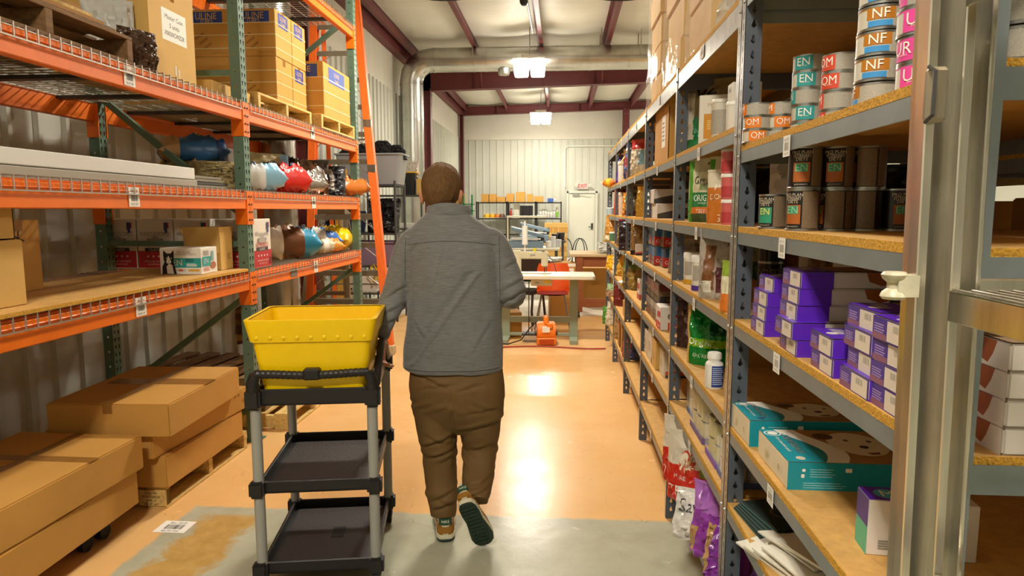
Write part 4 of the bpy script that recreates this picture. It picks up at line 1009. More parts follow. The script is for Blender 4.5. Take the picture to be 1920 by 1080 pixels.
for k, (px, X, hh, c, lb) in enumerate(((1412, .80, .2, '#241A16', 'dark brown bag at shelf back behind the green can'), (1440, .95, .24, '#1C1719', 'near-black bag at shelf back behind the black cans'), (1470, 1.02, .22, '#3A2B20', 'brown bag deep behind the black cans'), (1680, 1.05, .19, '#141416', 'black glossy bag deep behind the last black can'))):
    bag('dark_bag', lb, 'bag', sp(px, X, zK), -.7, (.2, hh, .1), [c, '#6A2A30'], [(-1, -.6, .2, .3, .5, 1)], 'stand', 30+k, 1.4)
# ---------------------------------------------------------------- purple boxes
PUR1 = P('#5A27B4', .35); PUR2 = P('#43308C', .38); LAV = P('#D9CDBE', .45); BRN = P('#9A5526', .5); NOSE = P('#3B3037'); PWH = P('#D8D0C6', .45); TQ = P('#3FA9C4', .4)
BS = (.36, .128, .0385)
def purple_box(label, loc, rz, first=[]):
    if first:
        return copy_tree(first[0], None, loc, rz, label)
    t = thing('purple_box', label, 'box', loc, rz, 'purple pet pad boxes'); first.append(t)
    MB().box(-BS[0]/2, BS[0]/2, -BS[1]/2, BS[1]/2, 0, BS[2]).build('body', PWH, t, bevel=.003, seg=2)
    pr = Prints(BS)
    pr.panel('-x', .0, .0, 1., 1., PUR2); pr.panel('-x', .0, .02, .4, .3, P('#8A5A70')); pr.lines('-x', .05, .3, .42, .75, 4, P('#A48CC8'), 4)
    pr.panel('-x', .42, .06, .95, .94, LAV); pr.barcode('-x', .58, .52, .80, .82, GREYINK, 9)
    pr.panel('-y', .0, .0, .2, 1, PUR1); pr.poly('-y', [(.40, 1), (.62, 1), (.70, .75), (.6, .45), (.50, .2), (.42, .45)], BRN); pr.poly('-y', [(.62, .1), (.66, .55), (.78, .95), (1, 1), (1, 0), (.7, 0)], P('#B9A99C')); pr.poly('-y', [(.55, .22), (.58, .6), (.68, .62), (.70, .3), (.62, .08)], NOSE)
    pr.panel('+y', .8, .0, 1., 1, PUR1); pr.poly('+y', [(.30, 1), (.72, 1), (.64, .45), (.58, .1), (.45, .2), (.34, .45)], BRN)
    pr.panel('+z', .0, .0, .22, 1, PUR1); pr.disc('+z', .06, .5, .035, .1, PWH); pr.disc('+z', .17, .25, .03, .09, TQ); pr.lines('+z', .08, .4, .16, .9, 4, PWH, 2)
    pr.poly('+z', [(.22, 0), (.22, 1), (1, 1), (1, 0)], P('#A88A6E')); pr.panel('+x', .0, .0, 1., 1., PWH); pr.poly('+x', [(.3, 1), (.8, 1), (.74, .5), (.66, .12), (.5, .25), (.4, .55)], BRN)
    pr.done(t); return t
zP = TA[3]
def pstack(x0, y0, n, z, desc, rz=0., dz=.039, start=0, sh=()):
    for i in range(n):
        dx, dy = sh[i] if i < len(sh) else (random.uniform(-.004, .004), random.uniform(-.003, .003))
        purple_box('%s purple box of the %s' % (ORD[i+start] if i < n-1 or n == 1 else 'topmost', desc), (x0+BS[0]/2+dx, y0+BS[1]/2+dy, z+i*dz), rz+random.uniform(-.02, .02))
pstack(.545, 1.80, 4, zP, 'stack of four nearest the post', 0, sh=[(0, 0), (.003, 0), (.006, .002), (.02, .005)])
pstack(.545, 1.545, 5, zP, 'tall stack of five', -.02, sh=[(.0, 0), (-.01, .01), (.006, .03), (.008, .028), (.01, .03)])
pstack(.55, 1.36, 2, zP, 'low pair in the middle of the shelf', -.03, sh=[(0, -.01), (.0, .0)])
pstack(.55, 1.193, 4, zP, 'leaning stack of four past the pair', -.03, sh=[(-.004, -.005), (.006, -.012), (.004, .004), (.012, .012)])
pstack(.545, 1.063, 4, zP, 'stack of four next to the ladder', .0)
for i in range(4):
    purple_box('%s box of the stack at the open shelf end, white side showing' % (ORD[i] if i < 3 else 'topmost'), (.60+.19, .934+.064, zP+i*.0393), PI)
# behind the purple boxes
for k, (px, X, w_, hh, c, lb) in enumerate(((1425, .98, .16, .2, ['#2F4A26', '#8C8452'], 'dark green pouch at the shelf back, left one of two'), (1458, .98, .16, .2, ['#2A4423', '#8C8452'], 'dark green pouch at the shelf back, right one of two'), (1500, 1.0, .2, .21, ['#7A4A24', '#9C6C3A'], 'brown bag at the shelf back behind purple boxes'), (1535, .92, .15, .22, ['#B9AE98', '#8A6A42'], 'clear treat bag hanging at the shelf back'))):
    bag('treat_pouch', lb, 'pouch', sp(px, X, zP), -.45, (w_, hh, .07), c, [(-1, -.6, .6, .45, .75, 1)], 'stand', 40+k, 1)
bottle('plastic_tub', 'white tub behind the purple boxes at shelf back', sp(1590, .98, zP), .055, .2, '#DCD6C6', '#E8E3D6', None, neck=False, cat='tub')
# ---------------------------------------------------------------- teal boxes
TEALB = P('#1790A0', .35); CREAM = P('#D9CDB0', .5); DOGW = P('#E0D2B4', .5); BROWNBG = P('#A47A4A', .5)
def teal_box(label, loc, rz, size, badge):
    t = thing('teal_box', label, 'box', loc, rz, 'teal pet pad boxes'); S = size
    MB().box(-S[0]/2, S[0]/2, -S[1]/2, S[1]/2, 0, S[2]).build('body', CREAM, t, bevel=.0025, seg=2)
    pr = Prints(S); pr.panel('-y', .0, .0, 1, 1, TEALB)
    pr.lines('-y', .10, .05, .42, .3, 3, P('#8CC7CE'), 3, .35); pr.lines('-y', .14, .45, .34, .8, 4, P('#8CC7CE'), 4, .35); pr.disc('-y', .10, .72, .012, .06, CW, 8); pr.panel('-y', .085, .45, .105, .58, CW); pr.panel('-y', .36, .68, .40, .82, CW)
    pr.poly('+z', [(.0, 0), (.0, 1), (1, 1), (1, 0)], BROWNBG)
    wave = [(.20+.10*math.sin(v*PI*1.3+.4), v) for v in [i/12 for i in range(13)]]
    pr.poly('+z', [(0, 0)]+[(a+.14, b) for a, b in wave]+[(0, 1)], CW)
    pr.poly('+z', [(0, 0)]+wave+[(0, 1)], TEALB)
    pr.disc('+z', .07, .86, .06, .085, CW); pr.disc('+z', .07, .86, .05, .07, TEALB); pr.disc('+z', .07, .86, .035, .05, CW); pr.disc('+z', .10, .10, .03, .05, P(badge))
    pr.text('+z', .14, .52, .020, 'CALMERSPADS', CW, .14, rot=-PI/2, bold=.02); pr.text('+z', .07, .5, .012, 'ultra absorbent pads', CW, .12, rot=-PI/2)
    # the puppy: pale face, ears, eyes, nose
    pr.disc('+z', .58, .56, .19, .36, DOGW, 26); pr.disc('+z', .40, .78, .07, .10, P('#5A4030'), 14); pr.disc('+z', .53, .66, .018, .03, NOSE, 10); pr.disc('+z', .68, .64, .018, .03, NOSE, 10); pr.disc('+z', .60, .46, .03, .045, NOSE, 12); pr.poly('+z', [(.57, .28), (.66, .31), (.65, .25), (.59, .24)], P('#6A3A30'))
    pr.disc('-x', .75, .5, .02, .1, P('#B9A070')); pr.lines('-x', .3, .3, .42, .6, 4, P('#BDA77C'), 2)
    pr.done(t); return t
zT = TA[4]
teal_box('teal and white puppy box at the back near the post', (.548+.19, 1.91+.105, zT), .02, (.38, .19, .078), '#2A4A7A')
teal_box('teal and white puppy box in front with beige end', (.560+.19, 1.615+.125, zT), .0, (.38, .245, .070), '#C9BFA8')
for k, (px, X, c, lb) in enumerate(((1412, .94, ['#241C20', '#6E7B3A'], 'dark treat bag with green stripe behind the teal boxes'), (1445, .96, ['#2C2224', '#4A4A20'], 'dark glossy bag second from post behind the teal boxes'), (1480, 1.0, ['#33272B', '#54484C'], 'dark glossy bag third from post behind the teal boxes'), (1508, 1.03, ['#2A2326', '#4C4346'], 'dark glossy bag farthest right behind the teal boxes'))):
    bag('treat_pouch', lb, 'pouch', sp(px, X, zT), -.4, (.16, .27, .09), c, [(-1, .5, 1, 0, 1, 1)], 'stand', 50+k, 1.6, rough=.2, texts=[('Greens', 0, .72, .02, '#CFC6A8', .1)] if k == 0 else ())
S = (.2, .065, .072); t = thing('small_box', 'small purple, mint and white box marked M near the ladder foot', 'box', (.615+S[0]/2, 1.30+.03, zT), -.1)
MB().box(-S[0]/2, S[0]/2, -S[1]/2, S[1]/2, 0, S[2]*1.6).build('body', PWH, t, bevel=.002)
S = (.2, .065, .115); pr = Prints(S); pr.panel('-x', 0, .5, 1, 1, PUR2); pr.panel('-x', 0, 0, 1, .5, P('#5FB894')); pr.panel('+z', 0, 0, .5, 1, PUR1); pr.disc('+z', .22, .5, .13, .36, TQ); pr.text('+z', .22, .5, .028, 'M', CW); pr.poly('-y', [(.4, .3), (.7, .2), (.9, .6), (.5, .7)], BRN); pr.lines('-y', .1, .12, .3, .3, 4, GREYINK, 2); pr.done(t)
t = thing('puppy_box', 'white box with brown puppy and teal corner low at the open shelf end', 'box', (.74, 1.02, TA[5]), .25)
MB().box(-.1, .1, -.07, .07, 0, .09).build('body', PWH, t, bevel=.003); pr = Prints((.2, .14, .09)); pr.panel('+z', 0, .62, .5, 1, P('#2F8F7C')); pr.disc('+z', .5, .3, .3, .25, BRN); pr.disc('+z', .6, .25, .06, .08, NOSE); pr.disc('-y', .5, .4, .25, .3, NOSE); pr.done(t)
# ---------------------------------------------------------------- low shelf: flat pouches and envelopes
zE = TA[5]
for k in range(5):
    t = thing('flat_pouch', '%s dark green flat pouch in the fanned pile by the post' % (ORD[k] if k < 4 else 'topmost'), 'pouch', (.69+.004*k, 1.965-.010*k, zE+.002+.011*k), .12+.03*k, 'dark flat pouches')
    MB().box(-.13, .13, -.10, .10, 0, .009).build('sleeve', P('#16261F', .4), t, bevel=.003); pr = Prints((.26, .2, .009)); pr.panel('-x', 0, .1, 1, .45, P('#4F8C94')); 
    if k == 4: pr.disc('+z', .28, .5, .13, .17, P('#5E5238')); pr.disc('+z', .28, .5, .10, .13, P('#16261F')); pr.text('+z', .66, .5, .016, 'CALMER', P('#5E5238'), .1, rot=-PI/2)
    pr.done(t)
t = thing('red_folder', 'dark red flat pouch lying over the white envelopes', 'pouch', (.80, 1.735, zE+.079), .2, rot=(.06, .12, .2))
MB().box(-.12, .13, -.16, .13, 0, .008).build('sleeve', P('#8E1A16', .35), t, bevel=.003)
m = MB(); put_text(m, 'GALLANT', (0, 0, .0085), (0, 1, 0), (-1, 0, 0), .012, 0, .1); m.build('lettering', P('#B9785A'), t)
ENV = P('#DDD8C8', .55)
for k in range(7):
    t = thing('white_envelope', '%s envelope of the slumped white pile on the low shelf' % (ORD[k] if k < 6 else 'topmost'), 'envelope', (.66+.012*k, 1.785-.028*(k % 4)-.01*k, zE+.003+.0105*k), 0, 'white envelopes', rot=(.0, -.04+.012*k, .35+.05*(k % 3)))
    m = MB(); nx = 10; x_ = [-.125+.25*i/nx for i in range(nx+1)]
    top = []
    for yy in (-.1, -.03, .05, .11):
        top.append([(x, yy, .004+.006*math.sin(x*22+k+yy*9)) for x in x_])
    vs_ = [q for r_ in top for q in r_]+[(x, y, z-.005) for r_ in top for x, y, z in r_]; n1 = nx+1; nn = len(top)*n1
    fs = [(j*n1+i, j*n1+i+1, (j+1)*n1+i+1, (j+1)*n1+i) for j in range(3) for i in range(nx)]
    fs += [tuple(reversed([q+nn for q in f])) for f in fs]
    for i in range(nx): fs += [(i+1, i, nn+i, nn+i+1), (3*n1+i, 3*n1+i+1, nn+3*n1+i+1, nn+3*n1+i)]
    for j in range(3): fs += [(j*n1, (j+1)*n1, nn+(j+1)*n1, nn+j*n1), ((j+1)*n1+nx, j*n1+nx, nn+j*n1+nx, nn+(j+1)*n1+nx)]
    m.add(vs_, fs); m.build('sleeve', ENV, t, smooth=40)
for k in range(2):
    lay('treat_roll', ('mauve pouch roll lying lower at the low shelf back', 'mauve pouch roll lying upper at the low shelf back')[k], (.93, 2.0, zE+.001+.066*k), .3, .12, .07, -PI/2, ['#8E7C86', '#5C5468'], kind='brick', seed=60+k, rects=[(0, -1, 1, .3, .4, 1)], wr=.6)
bag('purple_bag', 'dark purple bag standing on the lowest shelf of the nearest bay', 'bag', (.66, 1.90, TA[6]), -1.1, (.24, .34, .14), ['#4E1F78', '#6A3A96'], [(-1, -.5, .5, .4, .6, 1)], 'stand', 62, 1.6)
bag('purple_bag', 'second dark purple bag deeper on the lowest shelf', 'bag', (.86, 1.84, TA[6]), -.9, (.24, .32, .14), ['#452070', '#6A3A96'], [], 'stand', 63, 1.6)
# =================================================================== long shelving run, bay by bay (near to far)
# ---- second bay from the camera
z = TB[0]
WRAPM = M('stretch_wrap_film', '#E8E8E2', .1, alpha=.16, bump=1., bscale=9)
def wrapped_stack(label, loc, size, n, group='shrink-wrapped cartons on top of the shelving'):
    t = thing('wrapped_carton_stack', label, 'cartons', loc, 0, group); x, y, h = size
    me = MB().box(-x/2, x/2, -y/2, y/2, 0, h-.003).mesh('carton', CARD2, bevel=.006)
    for i in range(n):
        o = link('carton', me, t); o.location = (random.uniform(-.01, .01), random.uniform(-.01, .01), i*h)
    m = MB(); nz_ = 22; ring = []
    for k in range(nz_+1):
        zz = .003+n*h*k/nz_*1.01; row = []
        for i in range(48):
            a = i/48*4; s_ = int(a); f = a-s_; hx, hy = x/2+.018, y/2+.018
            c = [(-hx+2*hx*f, -hy), (hx, -hy+2*hy*f), (hx-2*hx*f, hy), (-hx, hy-2*hy*f)][s_]
            d = .012*noise.noise(Vector((c[0]*14, c[1]*14, zz*9)))
            row.append(Vector((c[0]*(1+d*3), c[1]*(1+d*3), zz)))
        ring.append(row)
    m.loft(ring, caps=False); m.build('stretch_wrap', WRAPM, t, smooth=60); return t
wrapped_stack('shrink-wrapped pale cartons on shelving top, farthest stack', (.80, 4.30, z), (.46, .42, .165), 5)
wrapped_stack('shrink-wrapped pale cartons on shelving top, middle stack', (.82, 3.72, z), (.46, .5, .21), 4)
wrapped_stack('shrink-wrapped pale cartons on shelving top, nearest stack', (.82, 3.02, z), (.46, .46, .23), 4)
bag('plastic_bag', 'clear crinkled plastic bag on top of shelving near the post', 'bag', (.74, 2.52, z), -.9, (.4, .42, .24), [M('clear_poly', '#D4D4CC', .12, alpha=.45, bump=.8, bscale=12)], [], 'slump', 70, 2.)
z = TB[1]
bag('kibble_bag', 'beige and green bag with folded top, lettered ve', 'bag', sp(1330, .70, z), -.5, (.24, .345, .11), ['#8A7A58', '#1F7A46', '#C9C2AE'], [(0, -1, 1, 0, .50, 1), (0, -1, -.55, .2, .85, 2)], 'block', 71, 1.2, texts=[('ve', -.1, .80, .055, '#2A241C'), ('INSE', -.3, .28, .03, '#DCE0CC')], group='bags on the long run')
bottle('small_bottle', 'small white bottle with green label, nearer one', sp(1284, .60, z), .022, .11, '#DAD6C8', '#E8E5DA', '#5C8A4A', capr=.85, neck=False, cat='bottle'); bottle('small_bottle', 'small white bottle beside the green bag, farther one', sp(1291, .63, z), .02, .125, '#DAD6C8', '#E8E5DA', '#7FA08C', capr=.85, neck=False, cat='bottle')
S = (.16, .14, .195); t = thing('supplement_box', 'white box with golden yellow panel', 'box', (.645, 2.84, z), -.25)
MB().box(-.08, .08, -.07, .07, 0, S[2]).build('body', P('#D8D3C2'), t, bevel=.003); pr = Prints(S)
for f in ('-x', '-y'): pr.panel(f, .12 if f == '-y' else .05, .12, .9, .62, P('#C98A1C')); pr.lines(f, .2, .3, .75, .5, 5, P('#E6C070'), 3); pr.text(f, .5, .8, .014, 'PREVICOX', P('#B9985A'), .1)
pr.done(t)
bottle('canister', 'white paper canister with small grey print', sp(1350, .62, z), .036, .165, '#D4D0C0', '#E2DED0', GT, neck=False, caph=.08, labz=(.2, .75), cat='canister')
S = (.10, .07, .18); t = thing('supplement_box', 'tall white and pink box beside the bay post', 'box', (.64, 2.46, z), 0)
MB().box(-.05, .05, -.035, .035, 0, S[2]).build('body', P('#DAD5C8'), t, bevel=.003); pr = Prints(S); pr.panel('-x', 0, .0, 1, .6, P('#D2665C')); pr.lines('-x', .2, .2, .8, .5, 4, P('#E8D6CC'), 3); pr.panel('-y', 0, 0, 1, .6, P('#D2665C')); pr.text('-x', .5, .87, .02, 'Hi', INK); pr.done(t)
bottle('plastic_tub', 'small white tub in front of the pink box', sp(1373, .575, z), .022, .10, '#DAD5C8', '#E9E6DA', None, neck=False, caph=.12, cat='tub')
z = TB[2]
GRN = '#4FA02A'
S = (.05, .12, .235); t = thing('treat_box', 'pale green upright box left of the green pouches', 'box', (.68, 3.14, z), -.3)
MB().box(-.09, .09, -.05, .05, 0, S[2]).build('body', P('#A9B896'), t, bevel=.003); pr = Prints((.18, .12, .235)); pr.panel('-x', 0, .2, 1, .42, P('#4A8A5C')); pr.panel('-x', 0, .1, 1, .2, P('#D9834A')); pr.panel('-y', 0, .2, 1, .42, P('#4A8A5C')); pr.done(t)
def green_pouch(label, p, rz, lo, txt2, seed):
    return bag('treat_pouch', label, 'pouch', p, rz, (.19, .265, .085), ['#CFC9A6', GRN, '#2A7A44', lo, '#3F4E2E', '#8C9A6A'], [(0, -1, -.72, 0, 1, 1), (0, .72, 1, 0, 1, 1), (-1, -.72, .72, .22, .46, 2), (-1, -.72, .72, .12, .22, 3), (-1, -.72, .72, 0, .12, 4), (1, -1, 1, 0, 1, 1), (-1, -.4, .4, .5, .6, 5)], 'stand', seed, .7,
        texts=[('Greenies', 0, .66, .035, '#2E3B22', .12), (txt2, 0, .38, .028, '#EDEFDC', .12), ('dental treats', 0, .30, .01, '#EDEFDC', .1), ('TEENIE', -.1, .17, .016, '#F4E8D8', .08)], discs=[(0, .92, .12, .03, '#6E6A4A')], group='green treat pouches')
green_pouch('green treat pouch lettered ORIGINAL, front one with orange band', (.625, 2.88, z), -.62, '#D9752A', 'ORIGINAL', 72)
green_pouch('green treat pouch lettered ORIGINAL, behind with red band', (.675, 2.74, z), -.75, '#C8402E', 'ORIGINAL', 73)
bag('treat_pouch', 'orange and cream treat pouch marked 30', 'pouch', sp(1352, .60, z), -.7, (.12, .2, .06), ['#D6CDB4', '#C07024'], [(0, -1, 1, 0, .66, 1)], 'stand', 74, .7, texts=[('30', .3, .1, .028, '#F2E8D2'), ('DOG', -.1, .5, .02, '#F2E8D2')])
for k in range(3):
    p = sp(1368, .585, z+.088*k); t = bottle('treat_tub', '%s of three stacked pink treat tubs with white lids' % ('lowest', 'middle', 'topmost')[k], p, .030, .0865, '#C9605C', '#E6E1D4', '#B23A3E', neck=False, caph=.14, labz=(.1, .5), cat='tub', group='pink treat tubs')
bag('kibble_bag', 'dark gold bag at the back by the far post', 'bag', sp(1284, .78, z), -.7, (.22, .26, .1), ['#4A3A1E', '#8A6A2A'], [(-1, -.6, .6, .2, .5, 1)], 'stand', 75, 1.4)
bag('kibble_bag', 'white and black bag behind the green pouches', 'bag', (.86, 2.5, z), -.8, (.24, .24, .1), ['#D8D6CC', '#1E1C1E'], [(0, .2, 1, 0, 1, 1)], 'stand', 76, 1.2)
z = TB[3]
bag('kibble_bag', 'crumpled tan foil bag leaning by the far post', 'bag', sp(1285, .66, z), -.75, (.2, .26, .1), ['#8F7F66', '#C9B79A', '#6A5A46'], [(0, -1, 1, .5, .62, 2), (-1, -.5, .5, .1, .4, 1)], 'slump', 77, 1.5)
t = can_thing('canned_food', 'dark can lettered ENDED behind the white tubs, lower', (.86, 2.80, z), .05, .125, BKB, [], [(-3.1, 0, .55, .85, '#2E2A28')], [('ENDED', -2.2, .7, .024, '#8E877A')], 0, 'dark cans behind white tubs'); 
copy_tree(t, None, (.86, 2.80, z+.126), .1, 'dark can lettered ENDED behind the white tubs, upper')
for k, (px, X, r, h, lb, ex) in enumerate(((1281, .60, .023, .095, 'smallest white tub with purple base stripe', '#4A3A8E'), (1296, .60, .036, .145, 'tall white tub with yellow edge label', '#C99A1E'), (1315, .592, .042, .15, 'widest white tub with purple and gold base', '#4A2E8E'))):
    bottle('supplement_tub', lb, sp(px, X, z), r, h, '#DDD9CC', '#E8E5DA', GT, neck=False, caph=.2, labz=(.3, .72), laba=(-2.8, -1.6), cat='tub', extra=[(.02, .16, -PI, PI, ex)], group='white supplement tubs')
t = bag('kibble_bag', 'big silver brown bag with paw window beside the bay post', 'bag', sp(1344, .60, z), -.6, (.15, .265, .09), ['#A79C8E', '#7E5230', '#5A2A30', '#D8D2C2'], [(-1, -.55, .05, .15, .75, 1), (-1, .1, .8, .1, .45, 2), (-1, -.6, -.1, .1, .25, 3)], 'stand', 78, 1.0, texts=[('PAW MINI', .3, .86, .014, '#4A3A30', .08)])
bag('treat_pouch', 'small cream and orange pouch against the bay post', 'pouch', (.565, 2.235, z), -1.0, (.09, .17, .04), ['#D9D0B0', '#DB7A2A', '#8FA83A'], [(0, -1, 1, 0, .35, 1), (0, -1, 1, .7, 1, 2)], 'stand', 79, .6)
z = TB[4]
bag('treat_bag', 'dark brown dog chew bag with paw print', 'bag', sp(1296, .635, z), -.6, (.15, .27, .09), ['#3A2420', '#7E6258', '#5A2E34'], [(0, -1, 1, .82, 1, 2)], 'block', 80, 1.0, texts=[('TS', .3, .78, .03, '#B58A86')], discs=[(0, .52, .3, .09, '#7E6258'), (-.4, .62, .14, .05, '#7E6258'), (0, .66, .14, .05, '#7E6258'), (.4, .62, .14, .05, '#7E6258'), (.1, .3, .24, .07, '#8E7A72'), (.1, .3, .18, .055, '#3A2420')], rough=.25)
bag('treat_bag', 'large glossy green bag lettered Original', 'bag', sp(1330, .645, z), -.5, (.2, .265, .12), ['#0F7A2E', '#7DAA1E', '#0B4A22', '#C8A050'], [(-1, -1, 1, .30, .44, 1), (-1, .1, 1, .5, 1, 2), (0, -1, -.8, 0, 1, 3)], 'stand', 81, 1.5, texts=[('Original', -.25, .37, .036, '#F0EFE0', .13), ('SMOKED', -.2, .16, .016, '#DCE6D0', .08)], rough=.16)
t = bottle('pill_bottle', 'white pill bottle with dark blue label in front of the green bag', sp(1338, .575, z), .033, .135, '#E4E1D8', '#E9E6DE', '#21418F', capr=.78, caph=.17, labz=(.07, .66), laba=(-2.05, -.2), shoulder=.66)
m = MB()
for k in range(9):
    zz = .135*(.60-.055*k); m.add([(.0352*math.cos(a), .0352*math.sin(a), zz+d) for d in (-.0016, .0016) for a in (-1.95, -1.7, -1.45, -1.2, -.95+.1*(k % 3))], [(i, i+1, 6+i, 5+i) for i in range(4)])
m.build('label_print', P('#AFBBD8'), t)
carton('small_carton', 'small dark brown carton at the back by the post', 'carton', (.88, 2.92, z), 0, (.2, .2, .24), CARD3, tape=False)
z = TB[5]
GW = P('#C9BE96', .4)
def can_tray(label, loc, nx, ny, r, h, lay_, strip, col, rz=0.):
    """shrink-wrapped tray of cans: tray, cans, film"""
    t = thing('can_tray', label, 'can pack', loc, rz, 'shrink-wrapped can packs'); W, D = nx*2*r, ny*2*r
    m = MB(); m.box(-W/2, W/2, -D/2, D/2, 0, .004); m.box(-W/2-.003, -W/2, -D/2, D/2, 0, h*.3); m.box(W/2, W/2+.003, -D/2, D/2, 0, h*.3); m.box(-W/2, W/2, -D/2-.003, -D/2, 0, h*.3); m.build('tray', P(strip), t)
    me = MB().lathe([(0, 0), (r*.97, 0), (r*.97, h*.9), (r*.9, h*.92), (r*.97, h*.93), (r*.97, h*.97), (r*.88, h*.94), (0, h*.94)], 16, mis=[0, 0, 1, 1, 1, 1, 1]).mesh('can', [P(col, .35), GALV], smooth=40)
    for l_ in range(lay_):
        for i in range(nx):
            for j in range(ny):
                o = link('can', me, t); o.location = (-W/2+r+i*2*r, -D/2+r+j*2*r, .005+l_*h)
    m = MB(); m.box(-W/2-.005, W/2+.005, -D/2-.005, D/2+.005, h*.28, lay_*h+.006); m.build('shrink_film', WRAPM, t, bevel=.01, seg=2)
    return t
can_tray('cream can pack with blue tray stripe, farthest on the bay', (.72, 3.02, z), 3, 2, .040, .075, 2, '#3A5A8E', '#CFC7A8')
can_tray('tall cream can pack with purple tray in bay middle', (.70, 2.76, z), 3, 3, .042, .085, 2, '#6A5A8A', '#CDBF90')
can_tray('cream can pack with blue fish badge nearest the post', (.70, 2.46, z), 3, 2, .044, .08, 2, '#7A58B0', '#C8BC82')
can_tray('small silver can pack against the near post', (.64, 2.28, z), 2, 2, .036, .07, 2, '#5C6AA0', '#CFCBBE')
carton('small_carton', 'brown carton at the back behind the can packs', 'carton', (.98, 2.9, z), 0, (.22, .26, .24), CARD, tape=False)
z = TB[6]
def treats(label, p, rz, seed):
    return bag('treat_bag', label, 'bag', p, rz, (.24, .31, .11), ['#CC2A1A', '#D8CDB8', '#7E8A2A'], [(0, -1, 1, .52, 1, 1), (0, .5, 1, .42, .66, 2)], 'stand', seed, 1.1, texts=[('TREATS', .0, .18, .045, '#F0E6D8', .19), ('PURE', -.3, .38, .02, '#F0E6D8')], discs=[(-.05, .60, .34, .17, '#C8452E'), (-.05, .60, .31, .155, '#E6D9C2'), (-.05, .60, .16, .09, '#C08A62'), (.05, .66, .1, .05, '#8A9A4A')], group='red treat bags')
treats('red and cream treats bag, nearer one on the lowest shelf', (.585, 2.86, z), -.65, 90)
treats('red and cream treats bag, farther one by the post', (.59, 3.06, z), -.75, 91)
bag('chew_bag', 'white bag with grey script bulging off the lowest shelf', 'bag', (.535, 2.50, z+.005), -.9, (.2, .19, .12), ['#D6D3CA', '#7A3A7A'], [(0, .6, 1, 0, .2, 1)], 'slump', 92, 1.9, texts=[('Save', -.1, .66, .05, '#4A4A52', .13)], rough=.2, rot=(-.3, -.12, -.6))
bag('chew_bag', 'purple bag folded over the white bag', 'bag', (.585, 2.40, z), -.7, (.2, .27, .13), ['#8E3AA0', '#A868B8', '#B08A5A'], [(0, -1, 1, .62, 1, 1), (0, -1, -.6, .1, .4, 2)], 'slump', 93, 2.0, rough=.25)
bag('chew_bag', 'purple bag standing against the bay post, nearest', 'bag', (.585, 2.25, z), -.9, (.17, .2, .12), ['#7E3292', '#B08A5A'], [(0, -1, -.5, .1, .9, 1)], 'slump', 94, 2.0, rough=.25)

# ---- third bay
z = TB[1]
t = thing('open_carton', 'tall open brown carton filling the third bay upper shelf', 'carton', (.80, 3.95, z), 0)
open_box(t, .46, .52, .29, CARD, .10, (.1, .4, .0, .0)); pr = Prints((.46, .52, .29)); pr.panel('-x', .55, .3, .8, .9, PAPER); pr.lines('-x', .58, .4, .76, .8, 5, GREYINK, 3); pr.done(t)
z = TB[2]
def bw_box(label, p, h, w_=.32):
    S = (.3, w_, h); t = thing('product_box', label, 'box', p, 0, 'white and charcoal boxes')
    MB().box(-.15, .15, -w_/2, w_/2, 0, h).build('body', P('#CFCAC0'), t, bevel=.003); pr = Prints(S)
    pr.poly('-y', [(0, 0), (1, 0), (1, .98), (.15, .42), (0, .3)], P('#4A423A')); pr.text('-y', .55, .45, .02, '85', P('#C9C29A')); pr.lines('-y', .48, .18, .66, .32, 2, P('#9A927C'), 2); pr.done(t); return t
bw_box('white and charcoal box, upper of two', (.725, 4.33, z+.092), .088, .20); bw_box('white and charcoal box, lower of two', (.735, 4.28, z), .09, .28)
carton('product_box', 'pale pink box under the upper charcoal box', 'box', (.95, 4.28, z), 0, (.1, .2, .088), P('#C9AFA0'), tape=False)
z = TB[3]
def cesar(label, p, seed):
    S = (.19, .155, .118); t = thing('meal_pack', label, 'pack', p, 0, 'blue meal packs')
    m = MB(); m.box(-.095, .095, -.0775, .0775, 0, .118); m.build('film_body', M('smoky_film', '#7A7670', .2, bump=.3, bscale=20), t, bevel=.008, seg=2); pr = Prints(S)
    for f in ('-x', '-y'): pr.panel(f, .05, .45, .95, .95, P('#35608E', .25)); pr.panel(f, .05, .0, .95, .3, P('#4A423C')); pr.text(f, .55, .14, .026, 'NOURISH', P('#C9C2AE'), .13)
    pr.panel('-y', .0, .05, .4, .5, P('#B8281E')); pr.text('-y', .2, .27, .02, 'Cesar', P('#F0E6DC'), .06); pr.panel('-x', .78, .05, 1, .5, P('#B8281E'))
    for k in range(3): pr.disc('+z', .25+.25*k, .5, .1, .14, P('#9AA0A4', .2))
    pr.done(t); return t
for k, (y, l_, lb) in enumerate(((4.02, 0, 'lower near'), (4.18, 0, 'lower middle'), (4.34, 0, 'lower far'), (4.02, 1, 'upper near'), (4.18, 1, 'upper middle'), (4.34, 1, 'upper far'))):
    cesar('%s blue and red meal pack in the third bay' % lb, (.665+(.0 if k % 3 else .03), y, z+l_*.119), k)
z = TB[4]
def gold_pack(label, p, h, c1, c2):
    S = (.2, .18, h); t = thing('meal_pack', label, 'pack', p, 0, 'brown meal packs')
    m = MB(); m.box(-.1, .1, -.09, .09, 0, h); m.build('film_body', M('brown_film', '#7A6450', .22, bump=.3, bscale=20), t, bevel=.008, seg=2); pr = Prints(S)
    for f in ('-x', '-y'): pr.panel(f, .03, .62, .97, .95, P(c1, .3)); pr.panel(f, .03, .05, .97, .36, P(c2, .35)); pr.text(f, .5, .2, .02, 'GOLDEN', P('#B59A3A'), .14)
    pr.done(t); return t
